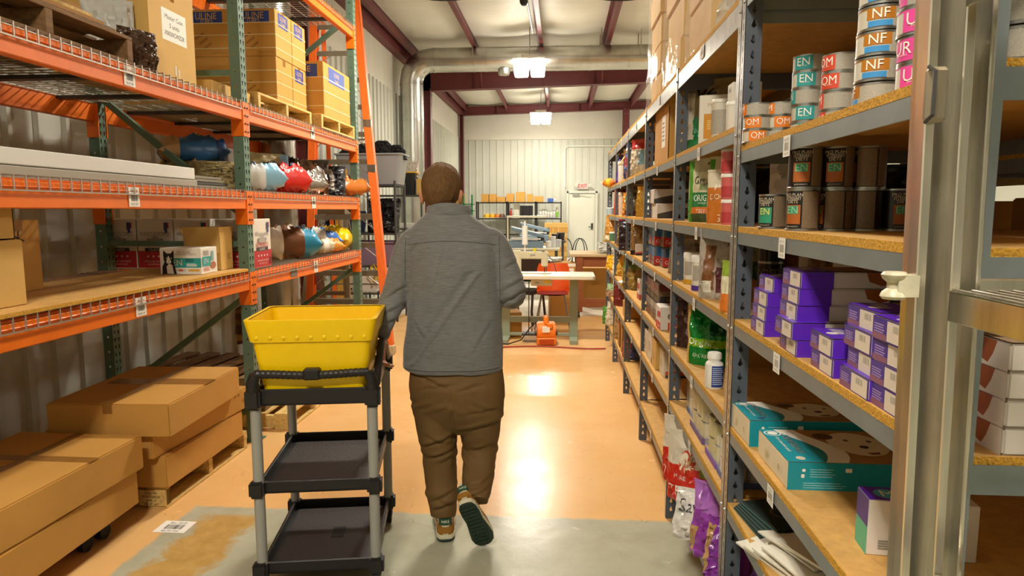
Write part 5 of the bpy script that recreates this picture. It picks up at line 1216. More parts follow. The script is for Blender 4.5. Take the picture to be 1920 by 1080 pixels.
for k, (y, l_, c1, c2) in enumerate(((3.52, 1, '#6A2E28', '#2A2426'), (3.95, 0, '#9A938C', '#6E3A34'), (3.95, 1, '#6A2E28', '#2A2426'), (4.135, 0, '#A59C90', '#7A4A3A'), (4.135, 1, '#7A3A30', '#2A2426'), (4.32, 0, '#8E867C', '#6E3A34'), (4.32, 1, '#6A2E28', '#2A2426'))):
    if k: gold_pack('%s brown meal pack, %s from the near post, third bay' % ('upper' if l_ else 'lower', ('', 'nearest', 'nearest', 'middle', 'middle', 'farthest', 'farthest')[k]), (.665, y, z+l_*.121), .12, c1, c2)
t = thing('meal_box', 'white and red two-window meal box at the bay front', 'box', (.62, 3.76, z), 0); S = (.14, .17, .13)
MB().box(-.07, .07, -.085, .085, 0, .13).build('body', P('#D6D0C6'), t, bevel=.004); pr = Prints(S)
for f in ('-y', '-x'): pr.panel(f, .3 if f == '-y' else .1, .0, 1, .34, P('#C22E22')); pr.panel(f, .55, .55, 1, .8, P('#C22E22')); pr.text(f, .62, .17, .022, 'Cesar', P('#F0E6DC'), .08); pr.disc(f, .4, .6, .12, .14, P('#6A6460'))
pr.done(t)
z = TB[5]
for k, (y, h, sx, m_, lb) in enumerate(((4.33, .16, .24, P('#C6BCA8'), 'white printed carton, far one'), (4.15, .2, .24, P('#CFC6B4'), 'white printed carton with navy corner'), (3.97, .17, .24, CARD2, 'pale carton between white ones'), (3.79, .15, .2, P('#D4CCB8'), 'white carton with orange red stripe, nearest'))):
    t = carton('product_carton', lb+' on the third bay low shelf', 'carton', (.68, y, z), 0, (sx, .165, h), m_, 'cartons on the third bay low shelf', tape=False)
    pr = Prints((sx, .165, h)); pr.lines('-x', .1, .3, .8, .6, 4, P('#A8977A'), 3)
    if k == 1: pr.poly('-y', [(0, 0), (1, 0), (1, .5), (0, .2)], P('#2C2A4A'))
    if k == 3: pr.panel('-y', .05, .1, .95, .25, P('#C8542E')); pr.panel('-y', .05, .0, .95, .1, P('#4A4A48'))
    pr.done(t)
carton('product_carton', 'upper white carton stacked on the far low cartons', 'carton', (.68, 4.20, z+.205), 0, (.22, .2, .05), P('#CFC6B4'), 'cartons on the third bay low shelf', tape=False)

# ---- fourth, fifth and sixth bays: colours and shapes by shelf
def qb(label, bay, tier, px, X, w_, h, d, cols, rects=(), seed=0, kind='stand', rz=-.9, wr=1.1):
    return bag('pet_food_bag', label, 'bag', sp(px, X, TB[tier]), rz, (w_, h, d), cols, rects, kind, seed, wr, group='bags on the far bays')
qb('blue and pink printed bag with white top, fourth bay', 3, 1, 1187, .60, .18, .30, .10, ['#4A5E96', '#A8445A', '#D8D4CC', '#C8662A'], [(0, -1, 1, .7, .86, 2), (0, -1, 1, .35, .6, 1), (-1, -.3, .4, .05, .2, 3)], 100)
qb('cream bag with red tip, fourth bay', 3, 1, 1198, .60, .16, .28, .09, ['#C8BFA6', '#B8322A', '#7FA8BC'], [(0, -1, 1, .75, 1, 1), (0, .3, 1, .3, .7, 2)], 101)
qb('red bag deep at the fourth bay near post', 3, 1, 1204, .8, .16, .26, .09, ['#A8442E'], [], 102)
qb('orange bag low left, fourth bay eye level', 3, 2, 1180, .60, .16, .20, .08, ['#D8842A', '#8A4A1E'], [(0, .2, 1, 0, 1, 1)], 103)
qb('olive brown bag with dark red base, fourth bay', 3, 2, 1189, .61, .2, .22, .1, ['#6E5E3A', '#5A2A22', '#3E6A3A'], [(0, -1, 1, 0, .2, 1), (0, -1, 0, .6, .75, 2)], 104)
qb('dark brown shaggy bag, fourth bay', 3, 2, 1196, .66, .18, .25, .1, ['#4A3A2A'], [], 105, wr=1.8)
qb('slim yellow bag against the post, fourth bay', 3, 2, 1202, .58, .08, .22, .06, ['#C99A2A'], [], 106)
qb('black bag with red and yellow flame shape, fourth bay', 3, 3, 1190, .62, .30, .26, .12, ['#241C26', '#C42A1A', '#E0B81E'], [(-1, -.3, .6, .72, 1, 1), (-1, -.1, .4, .35, .72, 2)], 107, 'block', -.5)
t = carton('product_carton', 'white and red box in front of the flame bag', 'carton', (.66, 5.22, TB[3]), 0, (.2, .36, .085), P('#D3CEC2'), None, tape=False); pr = Prints((.2, .36, .085)); pr.poly('-y', [(0, 0), (1, 0), (1, .7), (0, .25)], P('#C04A30')); pr.panel('-x', 0, 0, 1, .3, P('#C04A30')); pr.panel('-y', 0, 0, 1, .18, P('#3A2E2A')); pr.done(t)
qb('brown bag with dark foot leaning on the post, fourth bay', 3, 3, 1200, .60, .16, .26, .09, ['#8A6A3E', '#2A2420'], [(0, -1, 1, 0, .12, 1)], 108, 'stand', -.6)
qb('green and tan bag, fourth bay lower shelf', 3, 4, 1190, .62, .26, .30, .12, ['#7A6A3A', '#5E7A2A', '#A08A50'], [(0, -1, 1, .6, 1, 1), (-1, -.4, .5, .15, .5, 2)], 109)
t = thing('meal_box', 'small white and red box, fourth bay lower shelf', 'box', (.66, 5.0, TB[4]), 0); MB().box(-.08, .08, -.07, .07, 0, .15).build('body', P('#CFC9BE'), t, bevel=.004); pr = Prints((.16, .14, .15))
for f in ('-y', '-x'): pr.panel(f, .1, .5, .9, .8, P('#A83A34')); pr.panel(f, 0, 0, 1, .28, P('#B0584A'))
pr.done(t)
qb('blue and red bag lying at the back, fourth bay lowest shelf', 3, 6, 1193, .66, .3, .2, .14, ['#34406A', '#A03A2E'], [(0, -1, 0, 0, 1, 1)], 110)
# fifth bay
t = thing('dispenser_box', 'cut-open brown dispenser carton, fifth bay upper shelf', 'carton', (.66, 5.95, TB[1]), 0)
open_box(t, .22, .26, .2, CARD, .08, (.2, .1, 2.6, .1)); MB().box(-.07, .07, -.09, .09, .01, .16).build('contents', P('#A88A62'), t, bevel=.01)
qb('purple pouch behind the dispenser, fifth bay', 4, 1, 1166, .60, .14, .28, .08, ['#4E2A8A'], [], 112)
bottle('white_jug', 'white jug in the shade, fifth bay upper shelf', sp(1170, .60, TB[1]), .06, .2, '#CFCBBE', '#B9B4A6', None, neck=False)
qb('red orange tall bag, fifth bay eye level', 4, 2, 1163, .60, .14, .29, .09, ['#C2442A', '#8A2A1E'], [(0, .3, 1, 0, 1, 1)], 113, 'stand', -.6)
bottle('tall_bottle', 'pale tall bottle next to the red bag, fifth bay', sp(1169, .60, TB[2]), .05, .22, '#C9B9A6', '#B9AB9A', None, neck=False)
qb('white bag with red top, fifth bay third shelf', 4, 3, 1164, .64, .14, .27, .08, ['#6A4A5A', '#C23A32', '#D8D2C8'], [(0, -1, 1, .55, .8, 1), (0, -1, 1, .8, 1, 2)], 114)
qb('brown bag with white ball label, fifth bay third shelf', 4, 3, 1170, .60, .16, .26, .1, ['#7A6236', '#C9C6B0'], [(-1, -.2, .5, .35, .5, 1)], 115)
qb('yellow and white clear bag, fifth bay lower shelf', 4, 4, 1166, .62, .24, .28, .11, ['#C0963A', '#D8D6CA'], [(0, -1, -.2, 0, 1, 1)], 116)
lay('treat_bag', 'silver green bag lying at the shelf edge, fifth bay', (.62, 5.95, TB[4]), .2, .14, .05, -1.2, ['#BFC4BC', '#6E8E7A'], kind='pillow', seed=117, rects=[(0, -1, 1, .6, 1, 1)])
carton('small_carton', 'small brown carton with pale top, fifth bay low shelf', 'carton', (.66, 5.86, TB[5]), 0, (.2, .26, .14), CARD, tape=False)
qb('dark red bag behind the small carton, fifth bay', 4, 5, 1165, .60, .2, .26, .1, ['#6A2420'], [], 118)
for k, (y, h) in enumerate(((6.28, .2), (5.98, .22))):
    t = thing('paper_sack', ('brown paper carton, farther on the lowest fifth bay shelf', 'brown paper carton, nearer on the lowest fifth bay shelf')[k], 'carton', (.63, y, TB[6]), 0); open_box(t, .15, .18, h, CARD3, .05, (.3, .5, .2, .4))
qb('crumpled kraft bag above the paper cartons', 4, 6, 1163, .60, .16, .34, .1, ['#9A7C50'], [], 119, 'slump')
# sixth bay
lay('toy_bird', 'orange and yellow toy lying at the far shelf corner', (.52, 7.45, TB[1]), .16, .10, .08, 1.0, ['#D8752A', '#D8B02A', '#E6E0D0'], kind='pillow', seed=120, rects=[(0, -1, 1, .3, .6, 1), (0, -1, 1, .85, 1, 2)], wr=1.6)
for k, tz in enumerate((1, 2)):
    t = thing('white_panel_box', ('tall white box, far bay upper shelf', 'tall white box, far bay eye-level shelf')[k], 'box', (.72, 7.18, TB[tz]), 0); MB().box(-.1, .1, -.12, .12, 0, .27).build('body', P('#C9C9C0'), t, bevel=.004); pr = Prints((.2, .24, .27)); pr.lines('-x', .2, .5, .8, .8, 4, GREYINK, 3); pr.done(t)
bottle('small_jar', 'pale blue small jar at the far bay front', sp(1144, .57, TB[2]), .045, .08, '#A8BFCF', '#D8DAD4', None, neck=False, cat='jar')
qb('ochre bag, far bay third shelf', 5, 3, 1146, .57, .18, .27, .1, ['#C08A3A', '#E0D6B8'], [(0, -1, 1, 0, .2, 1)], 121)
bottle('small_jar', 'green jar at the far bay third shelf front', sp(1149, .57, TB[3]), .04, .1, '#4E7A5C', '#D8DAD4', None, neck=False, cat='jar')
qb('bright yellow small bag, far bay lower shelf', 5, 4, 1147, .57, .16, .16, .08, ['#D9A61A'], [], 122)
qb('pale green bottle bag, far bay low shelf', 5, 5, 1146, .555, .14, .14, .07, ['#8FA878', '#A8866A'], [(0, -1, 1, 0, .5, 1)], 123, 'slump')
qb('green leafy bag sticking out of the far lowest shelf', 5, 6, 1140, .54, .14, .2, .08, ['#4E8A2E'], [], 124, 'slump', -.4, 2)
qb('white bag beside the green one, far lowest shelf', 5, 6, 1147, .575, .16, .26, .1, ['#C9BFA8'], [], 125, 'slump')
# =================================================================== FOREGROUND STEP LADDER (right edge)
YL = .70
pt, pb = at(1737, 0, Y=YL), at(1680, 1080, Y=YL)
dl = (pt-pb).normalized()
def on_rail(z, p=pb): return p+dl*((z-p.z)/dl.z)
base = on_rail(0)
lad = thing('step_ladder', 'tall aluminium step ladder standing close by the nearest shelving end', 'ladder', base)
def lp(m, name, mat, par=None, **k):
    m.v = [tuple(Vector(q)-base) for q in m.v]; return m.build(name, mat, par or lad, **k)
def channel(m, z0, z1, ox, oy, wx, dy, th=.003, sgn=-1, flange=.010):
    """C-channel rail: web at the far side, flanges towards sgn*y"""
    a = on_rail(z0); b = on_rail(z1)
    def slab(x0, x1, y0, y1):
        vs_ = [Vector((p.x+ox+x, p.y+oy+y, p.z)) for p in (a, b) for y in (y0, y1) for x in (x0, x1)]
        m.add(vs_, [(0, 2, 3, 1), (4, 5, 7, 6), (0, 1, 5, 4), (2, 6, 7, 3), (0, 4, 6, 2), (1, 3, 7, 5)])
    slab(0, wx, -th, 0); slab(0, th, -dy, 0); slab(wx-th, wx, -dy, 0); slab(0, flange, -dy-th, -dy); slab(wx-flange, wx, -dy-th, -dy)
    return m
m = channel(MB(), 0, 2.42, 0, .02, .043, .026); lp(m, 'rail', ALU, bevel=.0012)
m = channel(MB(), 0, 2.42, 0, -.40, .045, .03); lp(m, 'rail', ALU, bevel=.0012)
m = channel(MB(), 0, 2.38, .0475, .035, .026, .022, flange=.005); lp(m, 'rear_rail', ALU, bevel=.0012)
m = channel(MB(), 0, 2.38, .0475, -.40, .026, .022, flange=.005); lp(m, 'rear_rail', ALU, bevel=.0012)
for k in range(8):
    z = .27+.3008*k-.003
    if z > 2.3: continue
    p = on_rail(z); m = MB()
    m.box(p.x+.030, p.x+.105, p.y-.42, p.y-.012, z-.002, z); m.box(p.x+.030, p.x+.033, p.y-.42, p.y-.012, z-.030, z); m.box(p.x+.102, p.x+.105, p.y-.42, p.y-.012, z-.03, z)
    for r_ in range(5): m.box(p.x+.038+.013*r_, p.x+.041+.013*r_, p.y-.42, p.y-.012, z, z+.0018)
    tr = lp(m, 'tread', ALU, bevel=.0008)
    m = MB(); m.cyl((p.x+.05, p.y-.012, z-.012), (p.x+.05, p.y-.02, z-.012), .006, n=10); m.cyl((p.x+.085, p.y-.012, z-.012), (p.x+.085, p.y-.02, z-.012), .006, n=10); lp(m, 'rivet', ALU, tr, smooth=40)
    if k % 2 == 0:
        m = MB(); m.box(p.x+.095, p.x+.33, p.y+.052, p.y+.062, z-.018, z+.006); lp(m, 'cross_bar', ALU, bevel=.002)
# bumper nose pushed through the rail at tread height
p = at(1676, 535, Y=.70)
m = MB(); m.lathe([(0, -.014), (.010, -.014), (.0125, -.011), (.011, -.007), (.0065, -.003), (.0065, .003), (.011, .007), (.0125, .011), (.010, .014), (0, .014)], 20, (p.x, p.y, p.z)); m.box(p.x, p.x+.02, p.y-.010, p.y+.010, p.z-.011, p.z+.011)
lp(m, 'bumper_nose', M('worn_white_plastic', '#BDB69C', .4, var=.2, scale=40), smooth=40)
p = at(1748, 180, Y=.69)
m = MB(); m.box(p.x-.010, p.x+.010, p.y-.012, p.y+.0, p.z-.026, p.z+.026); lp(m, 'latch_plate', ALUD, bevel=.004)
m = MB(); m.tube([(p.x-.009, p.y-.008, p.z+.026), (p.x-.009, p.y-.02, p.z+.02), (p.x-.009, p.y-.02, p.z-.02), (p.x-.009, p.y-.008, p.z-.026)], .002, 6); lp(m, 'latch_wire', STEEL)
p = at(1797, 40, Y=.735); m = MB(); m.box(p.x-.004, p.x+.004, p.y-.002, p.y, p.z-.06, p.z+.024); lp(m, 'orange_sticker', P('#C8701A'))
p = at(1812, 86, Y=.735); m = MB(); m.cyl((p.x, p.y+.004, p.z), (p.x, p.y-.006, p.z), .006, .004, n=12); lp(m, 'bolt', ALU, smooth=40)
for oy in (.02, -.40):
    b = on_rail(0); m = MB(); m.box(b.x-.004, b.x+.05, b.y+oy-.04, b.y+oy+.004, 0, .03); lp(m, 'rubber_foot', RUBBER, bevel=.004)

# =================================================================== SERVICE CART WITH YELLOW BIN
CR = .17; cc = Vector((-1.020, 2.80, 0)); CW_, CD = .46, .60
cart = thing('service_cart', 'grey and black three-shelf plastic cart pulled by the man', 'cart', cc, CR)
CPL = M('cart_black_plastic', '#211E1E', .42, var=.12, scale=14, bump=.15, bscale=120); GREYPL = M('cart_grey_leg', '#9B9A92', .5, var=.05, scale=6)
def tray(z, h, top=False):
    m = MB(); w_, d = CW_/2, CD/2; th = .012
    m.box(-w_, w_, -d, d, z, z+.012)
    for a in ((-w_, w_, -d, -d+th), (-w_, w_, d-th, d)): m.box(a[0], a[1], a[2], a[3], z, z+h)
    for a in (-w_, w_-th): m.box(a, a+th, -d, d, z, z+h)
    tr = m.build('shelf_tray', CPL, cart, bevel=.004)
    for sx in (-1, 1):
        for sy in (-1, 1):
            m = MB(); m.box(sx*w_-.030, sx*w_+.030, sy*d-.030, sy*d+.030, z-.012, z+h+.006)
            m.build('corner_sleeve', CPL, tr, bevel=.01, seg=2)
    m = MB(); m.box(-w_+.03, w_-.03, -d+.03, d-.03, z+.012, z+.0135); m.build('tray_mat', M('cart_tray_floor', '#332B28', .6, var=.2, scale=40, bump=.3, bscale=200), tr)
    return tr
tray(.085, .05); tray(.425, .05); tt = tray(.785, .065, True)
for sx in (-1, 1):
    for sy in (-1, 1):
        x, y = sx*(CW_/2-.004), sy*(CD/2-.004)
        for z0, z1 in ((.13, .43), (.47, .79)):
            m = MB(); m.cyl((x, y, z0), (x, y, z1), .021, n=20); m.build('leg', GREYPL, cart, smooth=40)
        m = MB(); m.cyl((x-.014, y, .038), (x+.014, y, .038), .037, n=20); m.build('caster_wheel', RUBBER, cart, smooth=40)
        m = MB(); m.box(x-.019, x+.019, y-.02, y+.02, .04, .08); m.build('caster_fork', STEEL, cart, bevel=.003)
# push handle on the near end: two horns and a ribbed bar with a middle buckle
m = MB(); yh = -CD/2-.005
for sx in (-1, 1): m = MB(); m.tube([(sx*CW_/2, yh+.004, .83), (sx*CW_/2, yh-.006, .88), (sx*(CW_/2-.012), yh-.010, .915)], [.028, .024, .020], 14); m.build('handle_horn', CPL, cart, smooth=50)
m = MB(); n = 44; m.tube([(-CW_/2+.012+(CW_-.024)*i/n, yh-.010, .912+.004*math.cos(i/n*2*PI)) for i in range(n+1)], [.0155+.0022*(i % 2) for i in range(n+1)], 12); m.build('handle_bar', CPL, cart)
m = MB(); m.box(-.032, .032, yh-.032, yh+.012, .892, .936); m.build('handle_buckle', CPL, cart, bevel=.006)
m = MB()
m.tube([(CW_/2+.01, -CD/2+.05, .85), (CW_/2+.012, -.1, .95), (CW_/2+.012, .0, .98), (CW_/2+.012, .12, .95), (CW_/2+.01, CD/2-.05, .85)], .015, 10); m.build('side_grip', CPL, cart, smooth=50)
m = MB(); m.box(.0, .055, -.04, .06, .0985, .1005); m.build('black_tape', RUBBER, cart)
# the bin
yb_ = -.125
bn = thing('storage_bin', 'bright yellow tapered plastic bin standing on the cart', 'bin', cc+Matrix.Rotation(CR, 3, 'Z') @ Vector((0, yb_, .800)), CR)
YEL = M('yellow_corrugated_plastic', '#F6CC00', .38, var=.04, scale=5)
HB = .325
def rr(hx, hy, r, z, n=5):
    out = []
    for cx_, cy_, a0 in ((hx-r, hy-r, 0), (-hx+r, hy-r, PI/2), (-hx+r, -hy+r, PI), (hx-r, -hy+r, 1.5*PI)):
        for i in range(n+1): a = a0+PI/2*i/n; out.append(Vector((cx_+r*math.cos(a), cy_+r*math.sin(a), z)))
    return out
m = MB()
m.loft([rr(.193, .150, .03, 0), rr(.243, .195, .03, HB)], caps=False); m.loft([list(reversed(q)) for q in (rr(.188, .145, .03, .005), rr(.239, .191, .03, HB))], caps=False)
m.add(rr(.193, .150, .03, 0), [tuple(reversed(range(24)))]); m.add(rr(.188, .145, .03, .005), [tuple(range(24))])
a, b = rr(.243, .195, .03, HB), rr(.239, .191, .03, HB); m.add(a+b, [(i, (i+1) % 24, 24+(i+1) % 24, 24+i) for i in range(24)])
m.build('bin_body', YEL, bn, smooth=40)
m = MB(); z0 = HB-.088
def hx(z): return .193+(.05)*z/HB
def hy(z): return .150+(.045)*z/HB
m.loft([rr(hx(z0)+.001, hy(z0)+.001, .03, z0), rr(hx(z0)+.008, hy(z0)+.008, .03, z0+.004), rr(.254, .206, .03, HB), rr(.254, .206, .03, HB+.004), rr(.239, .191, .03, HB+.004)], caps=False)
m.build('rim_band', YEL, bn, smooth=40)
for s in (-1, 1):
    for k in range(9):
        x = -.205+.41*k/8; zz = z0+.022; yy = s*(hy(zz)+.010)
        mm = MB(); mm.lathe([(0, .0028), (.004, .0024), (.008, 0)], 12, (0, 0, 0)); mm.v = [(x+q[0], yy+s*q[2], zz+q[1]) for q in mm.v]; mm.build('rivet', YEL, bn, smooth=60)
# =================================================================== THE MAN
PY0 = 3.0
def A(x, y, Y=PY0): return at(x, y, Y=Y)
def ring_px(y, xl, xr, depth, dy=0., n=28, Y=PY0, e=.92):
    a, b = A(xl, y, Y), A(xr, y, Y); c = (a+b)/2; hw = (b-a).length/2; out = []
    for i in range(n):
        t = 2*PI*i/n; ct, st = math.cos(t), math.sin(t)
        out.append(Vector((c.x+hw*math.copysign(abs(ct)**e, ct), c.y+dy+depth/2*math.copysign(abs(st)**e, st), c.z)))
    return out
def limb(m, pts, radii, n=18, squash=1.):
    """tapered limb through 3-D points with a radius each (interpolated)"""
    P_, R_ = [], []
    k = 5
    for i in range(len(pts)-1):
        for j in range(k):
            t = j/k; p0 = Vector(pts[max(i-1, 0)]); p1 = Vector(pts[i]); p2 = Vector(pts[i+1]); p3 = Vector(pts[min(i+2, len(pts)-1)])
            P_.append(.5*((2*p1)+(p2-p0)*t+(2*p0-5*p1+4*p2-p3)*t*t+(3*p1-p0-3*p2+p3)*t**3)); R_.append(radii[i]+(radii[i+1]-radii[i])*(t*t*(3-2*t)))
    P_.append(Vector(pts[-1])); R_.append(radii[-1]); m.tube(P_, R_, n)
def ball(m, c, r, n=16, k=10):
    r = r if isinstance(r, (tuple, list)) else (r, r, r); rings = []
    for j in range(1, k):
        a = -PI/2+PI*j/k; rings.append([Vector((c[0]+r[0]*math.cos(a)*math.cos(2*PI*i/n), c[1]+r[1]*math.cos(a)*math.sin(2*PI*i/n), c[2]+r[2]*math.sin(a))) for i in range(n)])
    m.loft(rings)
def remeshed(m, name, vox, smooth_it=4, disp=None):
    me = m.mesh('tmp', [SKIN], recalc=False); ob = bpy.data.objects.new('tmp', me); COL.objects.link(ob)
    md = ob.modifiers.new('r', 'REMESH'); md.mode = 'VOXEL'; md.voxel_size = vox
    if smooth_it:
        sm = ob.modifiers.new('s', 'SMOOTH'); sm.iterations = smooth_it; sm.factor = .6
    dg = bpy.context.evaluated_depsgraph_get(); dg.update()
    out = bpy.data.meshes.new_from_object(ob.evaluated_get(dg)); bpy.data.objects.remove(ob); out.name = name
    if disp:
        ns = [v.normal.copy() for v in out.vertices]
        for v, n_ in zip(out.vertices, ns): v.co += n_*disp(v.co, n_)
    out.polygons.foreach_set('use_smooth', [True]*len(out.polygons)); out.update(); return out
SKIN = M('skin', '#C98A68', .5, var=.06, scale=20)
def jacket_material():
    m = bpy.data.materials.new('grey_heather_knit'); m.use_nodes = True; nt = m.node_tree; N = nt.nodes; L = nt.links; b = N['Principled BSDF']
    g = N.new('ShaderNodeNewGeometry'); tc = N.new('ShaderNodeTexCoord'); mp = N.new('ShaderNodeMapping'); mp.inputs['Scale'].default_value = (9, 9, 130); L.new(tc.outputs['Object'], mp.inputs[0])
    n = N.new('ShaderNodeTexNoise'); n.inputs['Scale'].default_value = 2.2; n.inputs['Detail'].default_value = 6; n.inputs['Roughness'].default_value = .7; L.new(mp.outputs[0], n.inputs['Vector'])
    n2 = N.new('ShaderNodeTexNoise'); n2.inputs['Scale'].default_value = 420; L.new(tc.outputs['Object'], n2.inputs['Vector'])
    ad = N.new('ShaderNodeMath'); ad.operation = 'ADD'; L.new(n.outputs['Fac'], ad.inputs[0]); mu = N.new('ShaderNodeMath'); mu.operation = 'MULTIPLY'; mu.inputs[1].default_value = .25; L.new(n2.outputs['Fac'], mu.inputs[0]); L.new(mu.outputs[0], ad.inputs[1])
    r = N.new('ShaderNodeValToRGB'); r.color_ramp.elements[0].position = .48; r.color_ramp.elements[1].position = .80; r.color_ramp.elements[0].color = lin('#646463'); r.color_ramp.elements[1].color = lin('#80807E'); L.new(ad.outputs[0], r.inputs[0]); L.new(r.outputs[0], b.inputs['Base Color'])
    b.inputs['Roughness'].default_value = .85; b.inputs['Sheen Weight'].default_value = .25
    bp = N.new('ShaderNodeBump'); bp.inputs['Strength'].default_value = .25; bp.inputs['Distance'].default_value = .003; L.new(ad.outputs[0], bp.inputs['Height']); L.new(bp.outputs[0], b.inputs['Normal'])
    return m
JACK = jacket_material(); JSEAM = M('grey_knit_seam', '#45433F', .9)
TROU = M('brown_twill', '#6A4F28', .75, var=.10, scale=9, bump=.12, bscale=300)
# joint positions
shL, elL, wrL = A(766, 462), A(738, 556, 2.99), A(716, 632, 2.90)
shR, elR, wrR = A(934, 462), A(962, 550, 2.98), A(938, 556, 3.22)
hipL, knL, anL = A(815, 735), A(822, 860, 3.03), A(831, 985, 2.99)
hipR, knR, anR = A(898, 735), A(900, 838, 3.08), A(893, 932, 2.87)
hc = A(828, 357, 3.02)                                         # head centre
# ---- body: one continuous mesh
m = MB()
ball(m, hc+Vector((0, .0, .022)), (.081, .098, .095)); ball(m, hc+Vector((0, .032, -.045)), (.060, .070, .075)); ball(m, hc+Vector((0, .055, -.098)), (.030, .035, .028))
ball(m, hc+Vector((0, .108, -.035)), (.013, .018, .016), 10, 6); limb(m, [hc+Vector((0, .090, .01)), hc+Vector((0, .108, -.03))], [.008, .012], 8)
ball(m, hc+Vector((0, .094, -.078)), (.024, .010, .008), 10, 6)
for s in (-1, 1):
    ball(m, hc+Vector((s*.087, -.008, -.030)), (.011, .023, .036), 12, 8); ball(m, hc+Vector((s*.092, -.018, -.020)), (.010, .014, .022), 10, 6)
limb(m, [hc+Vector((0, -.012, -.06)), hc+Vector((0, -.022, -.13)), hc+Vector((0, -.015, -.20))], [.060, .060, .075])
m.loft([ring_px(y, xl, xr, d, .0, 24) for y, xl, xr, d in ((760, 800, 920, .16), (690, 785, 928, .20), (600, 785, 920, .19), (520, 785, 922, .20), (460, 790, 915, .16), (425, 808, 890, .11))])
for a, b, c in ((shL, elL, wrL), (shR, elR, wrR)): limb(m, [a, b, c], [.045, .036, .026])
for a, b, c in ((hipL, knL, anL), (hipR, knR, anR)): limb(m, [a, b, c], [.07, .048, .034])
def hand(m, wrist, d, up, thumb, curl):
    """palm from the wrist along d; fingers curl towards -up"""
    d = Vector(d).normalized(); up = Vector(up); up = (up-d*up.dot(d)).normalized(); s = d.cross(up)*thumb
    rings = []
    for t, w_, h in ((-.01, .026, .020), (.02, .034, .017), (.06, .042, .016), (.085, .040, .014)):
        rings.append([wrist+d*t+s*(w_*math.cos(2*PI*i/14))+up*(h*math.sin(2*PI*i/14)) for i in range(14)])
    m.loft(rings)
    for k, (off, L_) in enumerate(((.031, .070), (.0105, .078), (-.0105, .073), (-.031, .058))):
        p = wrist+d*.078+s*off; pts = [p-d*.01, p]; a = .25
        for seg in (.45, .32, .23): a += curl; v = d*math.cos(a)-up*math.sin(a); p = p+v*L_*seg; pts.append(p)
        m.tube(pts, [.0095, .0095, .0088, .008, .0068], 10)
    p = wrist+d*.025+s*.030; pts = [p, p+s*.022+d*.018-up*.008, p+s*.030+d*.045-up*.022, p+s*.020+d*.066-up*.034]; m.tube(pts, [.012, .0115, .0100, .0078], 10)
hdir = Vector((.02, -.35, -.9)); hand(m, wrL+hdir.normalized()*.022, hdir, (-.9, .1, 0), -1, .5)
hand(m, wrR+Vector((-.02, .02, 0)), (-.75, .6, .05), (0, .2, 1), 1, .45)
body = link('person', remeshed(m, 'person', .0048, 3)); body.data.materials.clear(); body.data.materials.append(SKIN)
tag(body, 'man in grey pullover and brown trousers walking away with cart', 'person')
# ---- hair
HAIR = M('short_brown_hair', '#70502C', .8, var=.4, scale=60, stretch=(3, 3, .6), bump=.7, bscale=90)
m = MB(); n, k = 72, 30; rows = []
for j in range(k+1):
    row = []
    for i in range(n):
        az = 2*PI*i/n                                          # 0 = +x, pi/2 = front (+y)
        fr = math.sin(az); sd = abs(math.cos(az))
        low = .20 if fr > .55 else (-.62-.25*max(0, -fr) if fr < -.25 else (-.62+(fr+.25)/.8*.82))
        if fr < -.25: low -= .08*(1-sd)
        el_ = PI/2-(PI/2-low)*j/k
        nz_ = noise.noise(Vector((az*14, el_*1.5, 0)))*.004+noise.noise(Vector((az*5, el_*3, 2)))*.004
        rs = 1+.16*max(0, -el_)*-1*(.55 if fr < 0 else 0)
        r_ = (.0915+nz_, .108+nz_, .102+nz_)
        c_ = hc+Vector((0, 0, .022))
        row.append(c_+Vector((r_[0]*math.cos(el_)*math.cos(az), r_[1]*math.cos(el_)*math.sin(az), r_[2]*math.sin(el_)*(1.0 if el_ > 0 else 1.22))))
    rows.append(row)
inner = [[hc+Vector((0, 0, .022))+(q-hc-Vector((0, 0, .022)))*.93 for q in r_] for r_ in rows]
m.loft(rows, caps=False); m.loft([list(reversed(r_)) for r_ in inner], caps=False); m.add(rows[-1]+inner[-1], [(i, n+i, n+(i+1) % n, (i+1) % n) for i in range(n)])
m.build('hair', HAIR, body, smooth=80)
for s in (-1, 1):
    m = MB(); ball(m, hc+Vector((s*.031, .088, .004)), .0115, 12, 8); m.build('eye', P('#E8E4DC', .2), body, smooth=80)
    m = MB(); limb(m, [hc+Vector((s*.014, .099, .026)), hc+Vector((s*.032, .097, .032)), hc+Vector((s*.050, .086, .026))], [.003, .004, .002], 8); m.build('eyebrow', HAIR, body)
# ---- creases: grooves with a raised lip along short lines on the back of the clothes
def crease_set(lines):
    out = []
    for x0, y0, x1, y1, Yp, am in lines:
        a, b = A(x0, y0, Yp), A(x1, y1, Yp); out.append((Vector((a.x, a.z)), Vector((b.x, b.z)), am))
    return out
def creases(co, n_, S_):
    if n_.y > .25: return 0.
    f = 0.; p = Vector((co.x, co.z))
    for a, b, am in S_:
        d = b-a; t = (p-a).dot(d)/d.length_squared
        if -.15 < t < 1.15:
            q = (p-a-d*t); dist = q.length*(1 if q.y > 0 else -1)
            if abs(dist) < .06:
                w_ = math.sin(PI*min(1, max(0, (t+.15)/1.3)))
                dist += .004*noise.noise(Vector((co.x*30, co.z*30, 0)))
                f += am*w_*(-.0085*math.exp(-(dist/.0075)**2)+.0065*math.exp(-((dist-.017)/.012)**2))
    return f
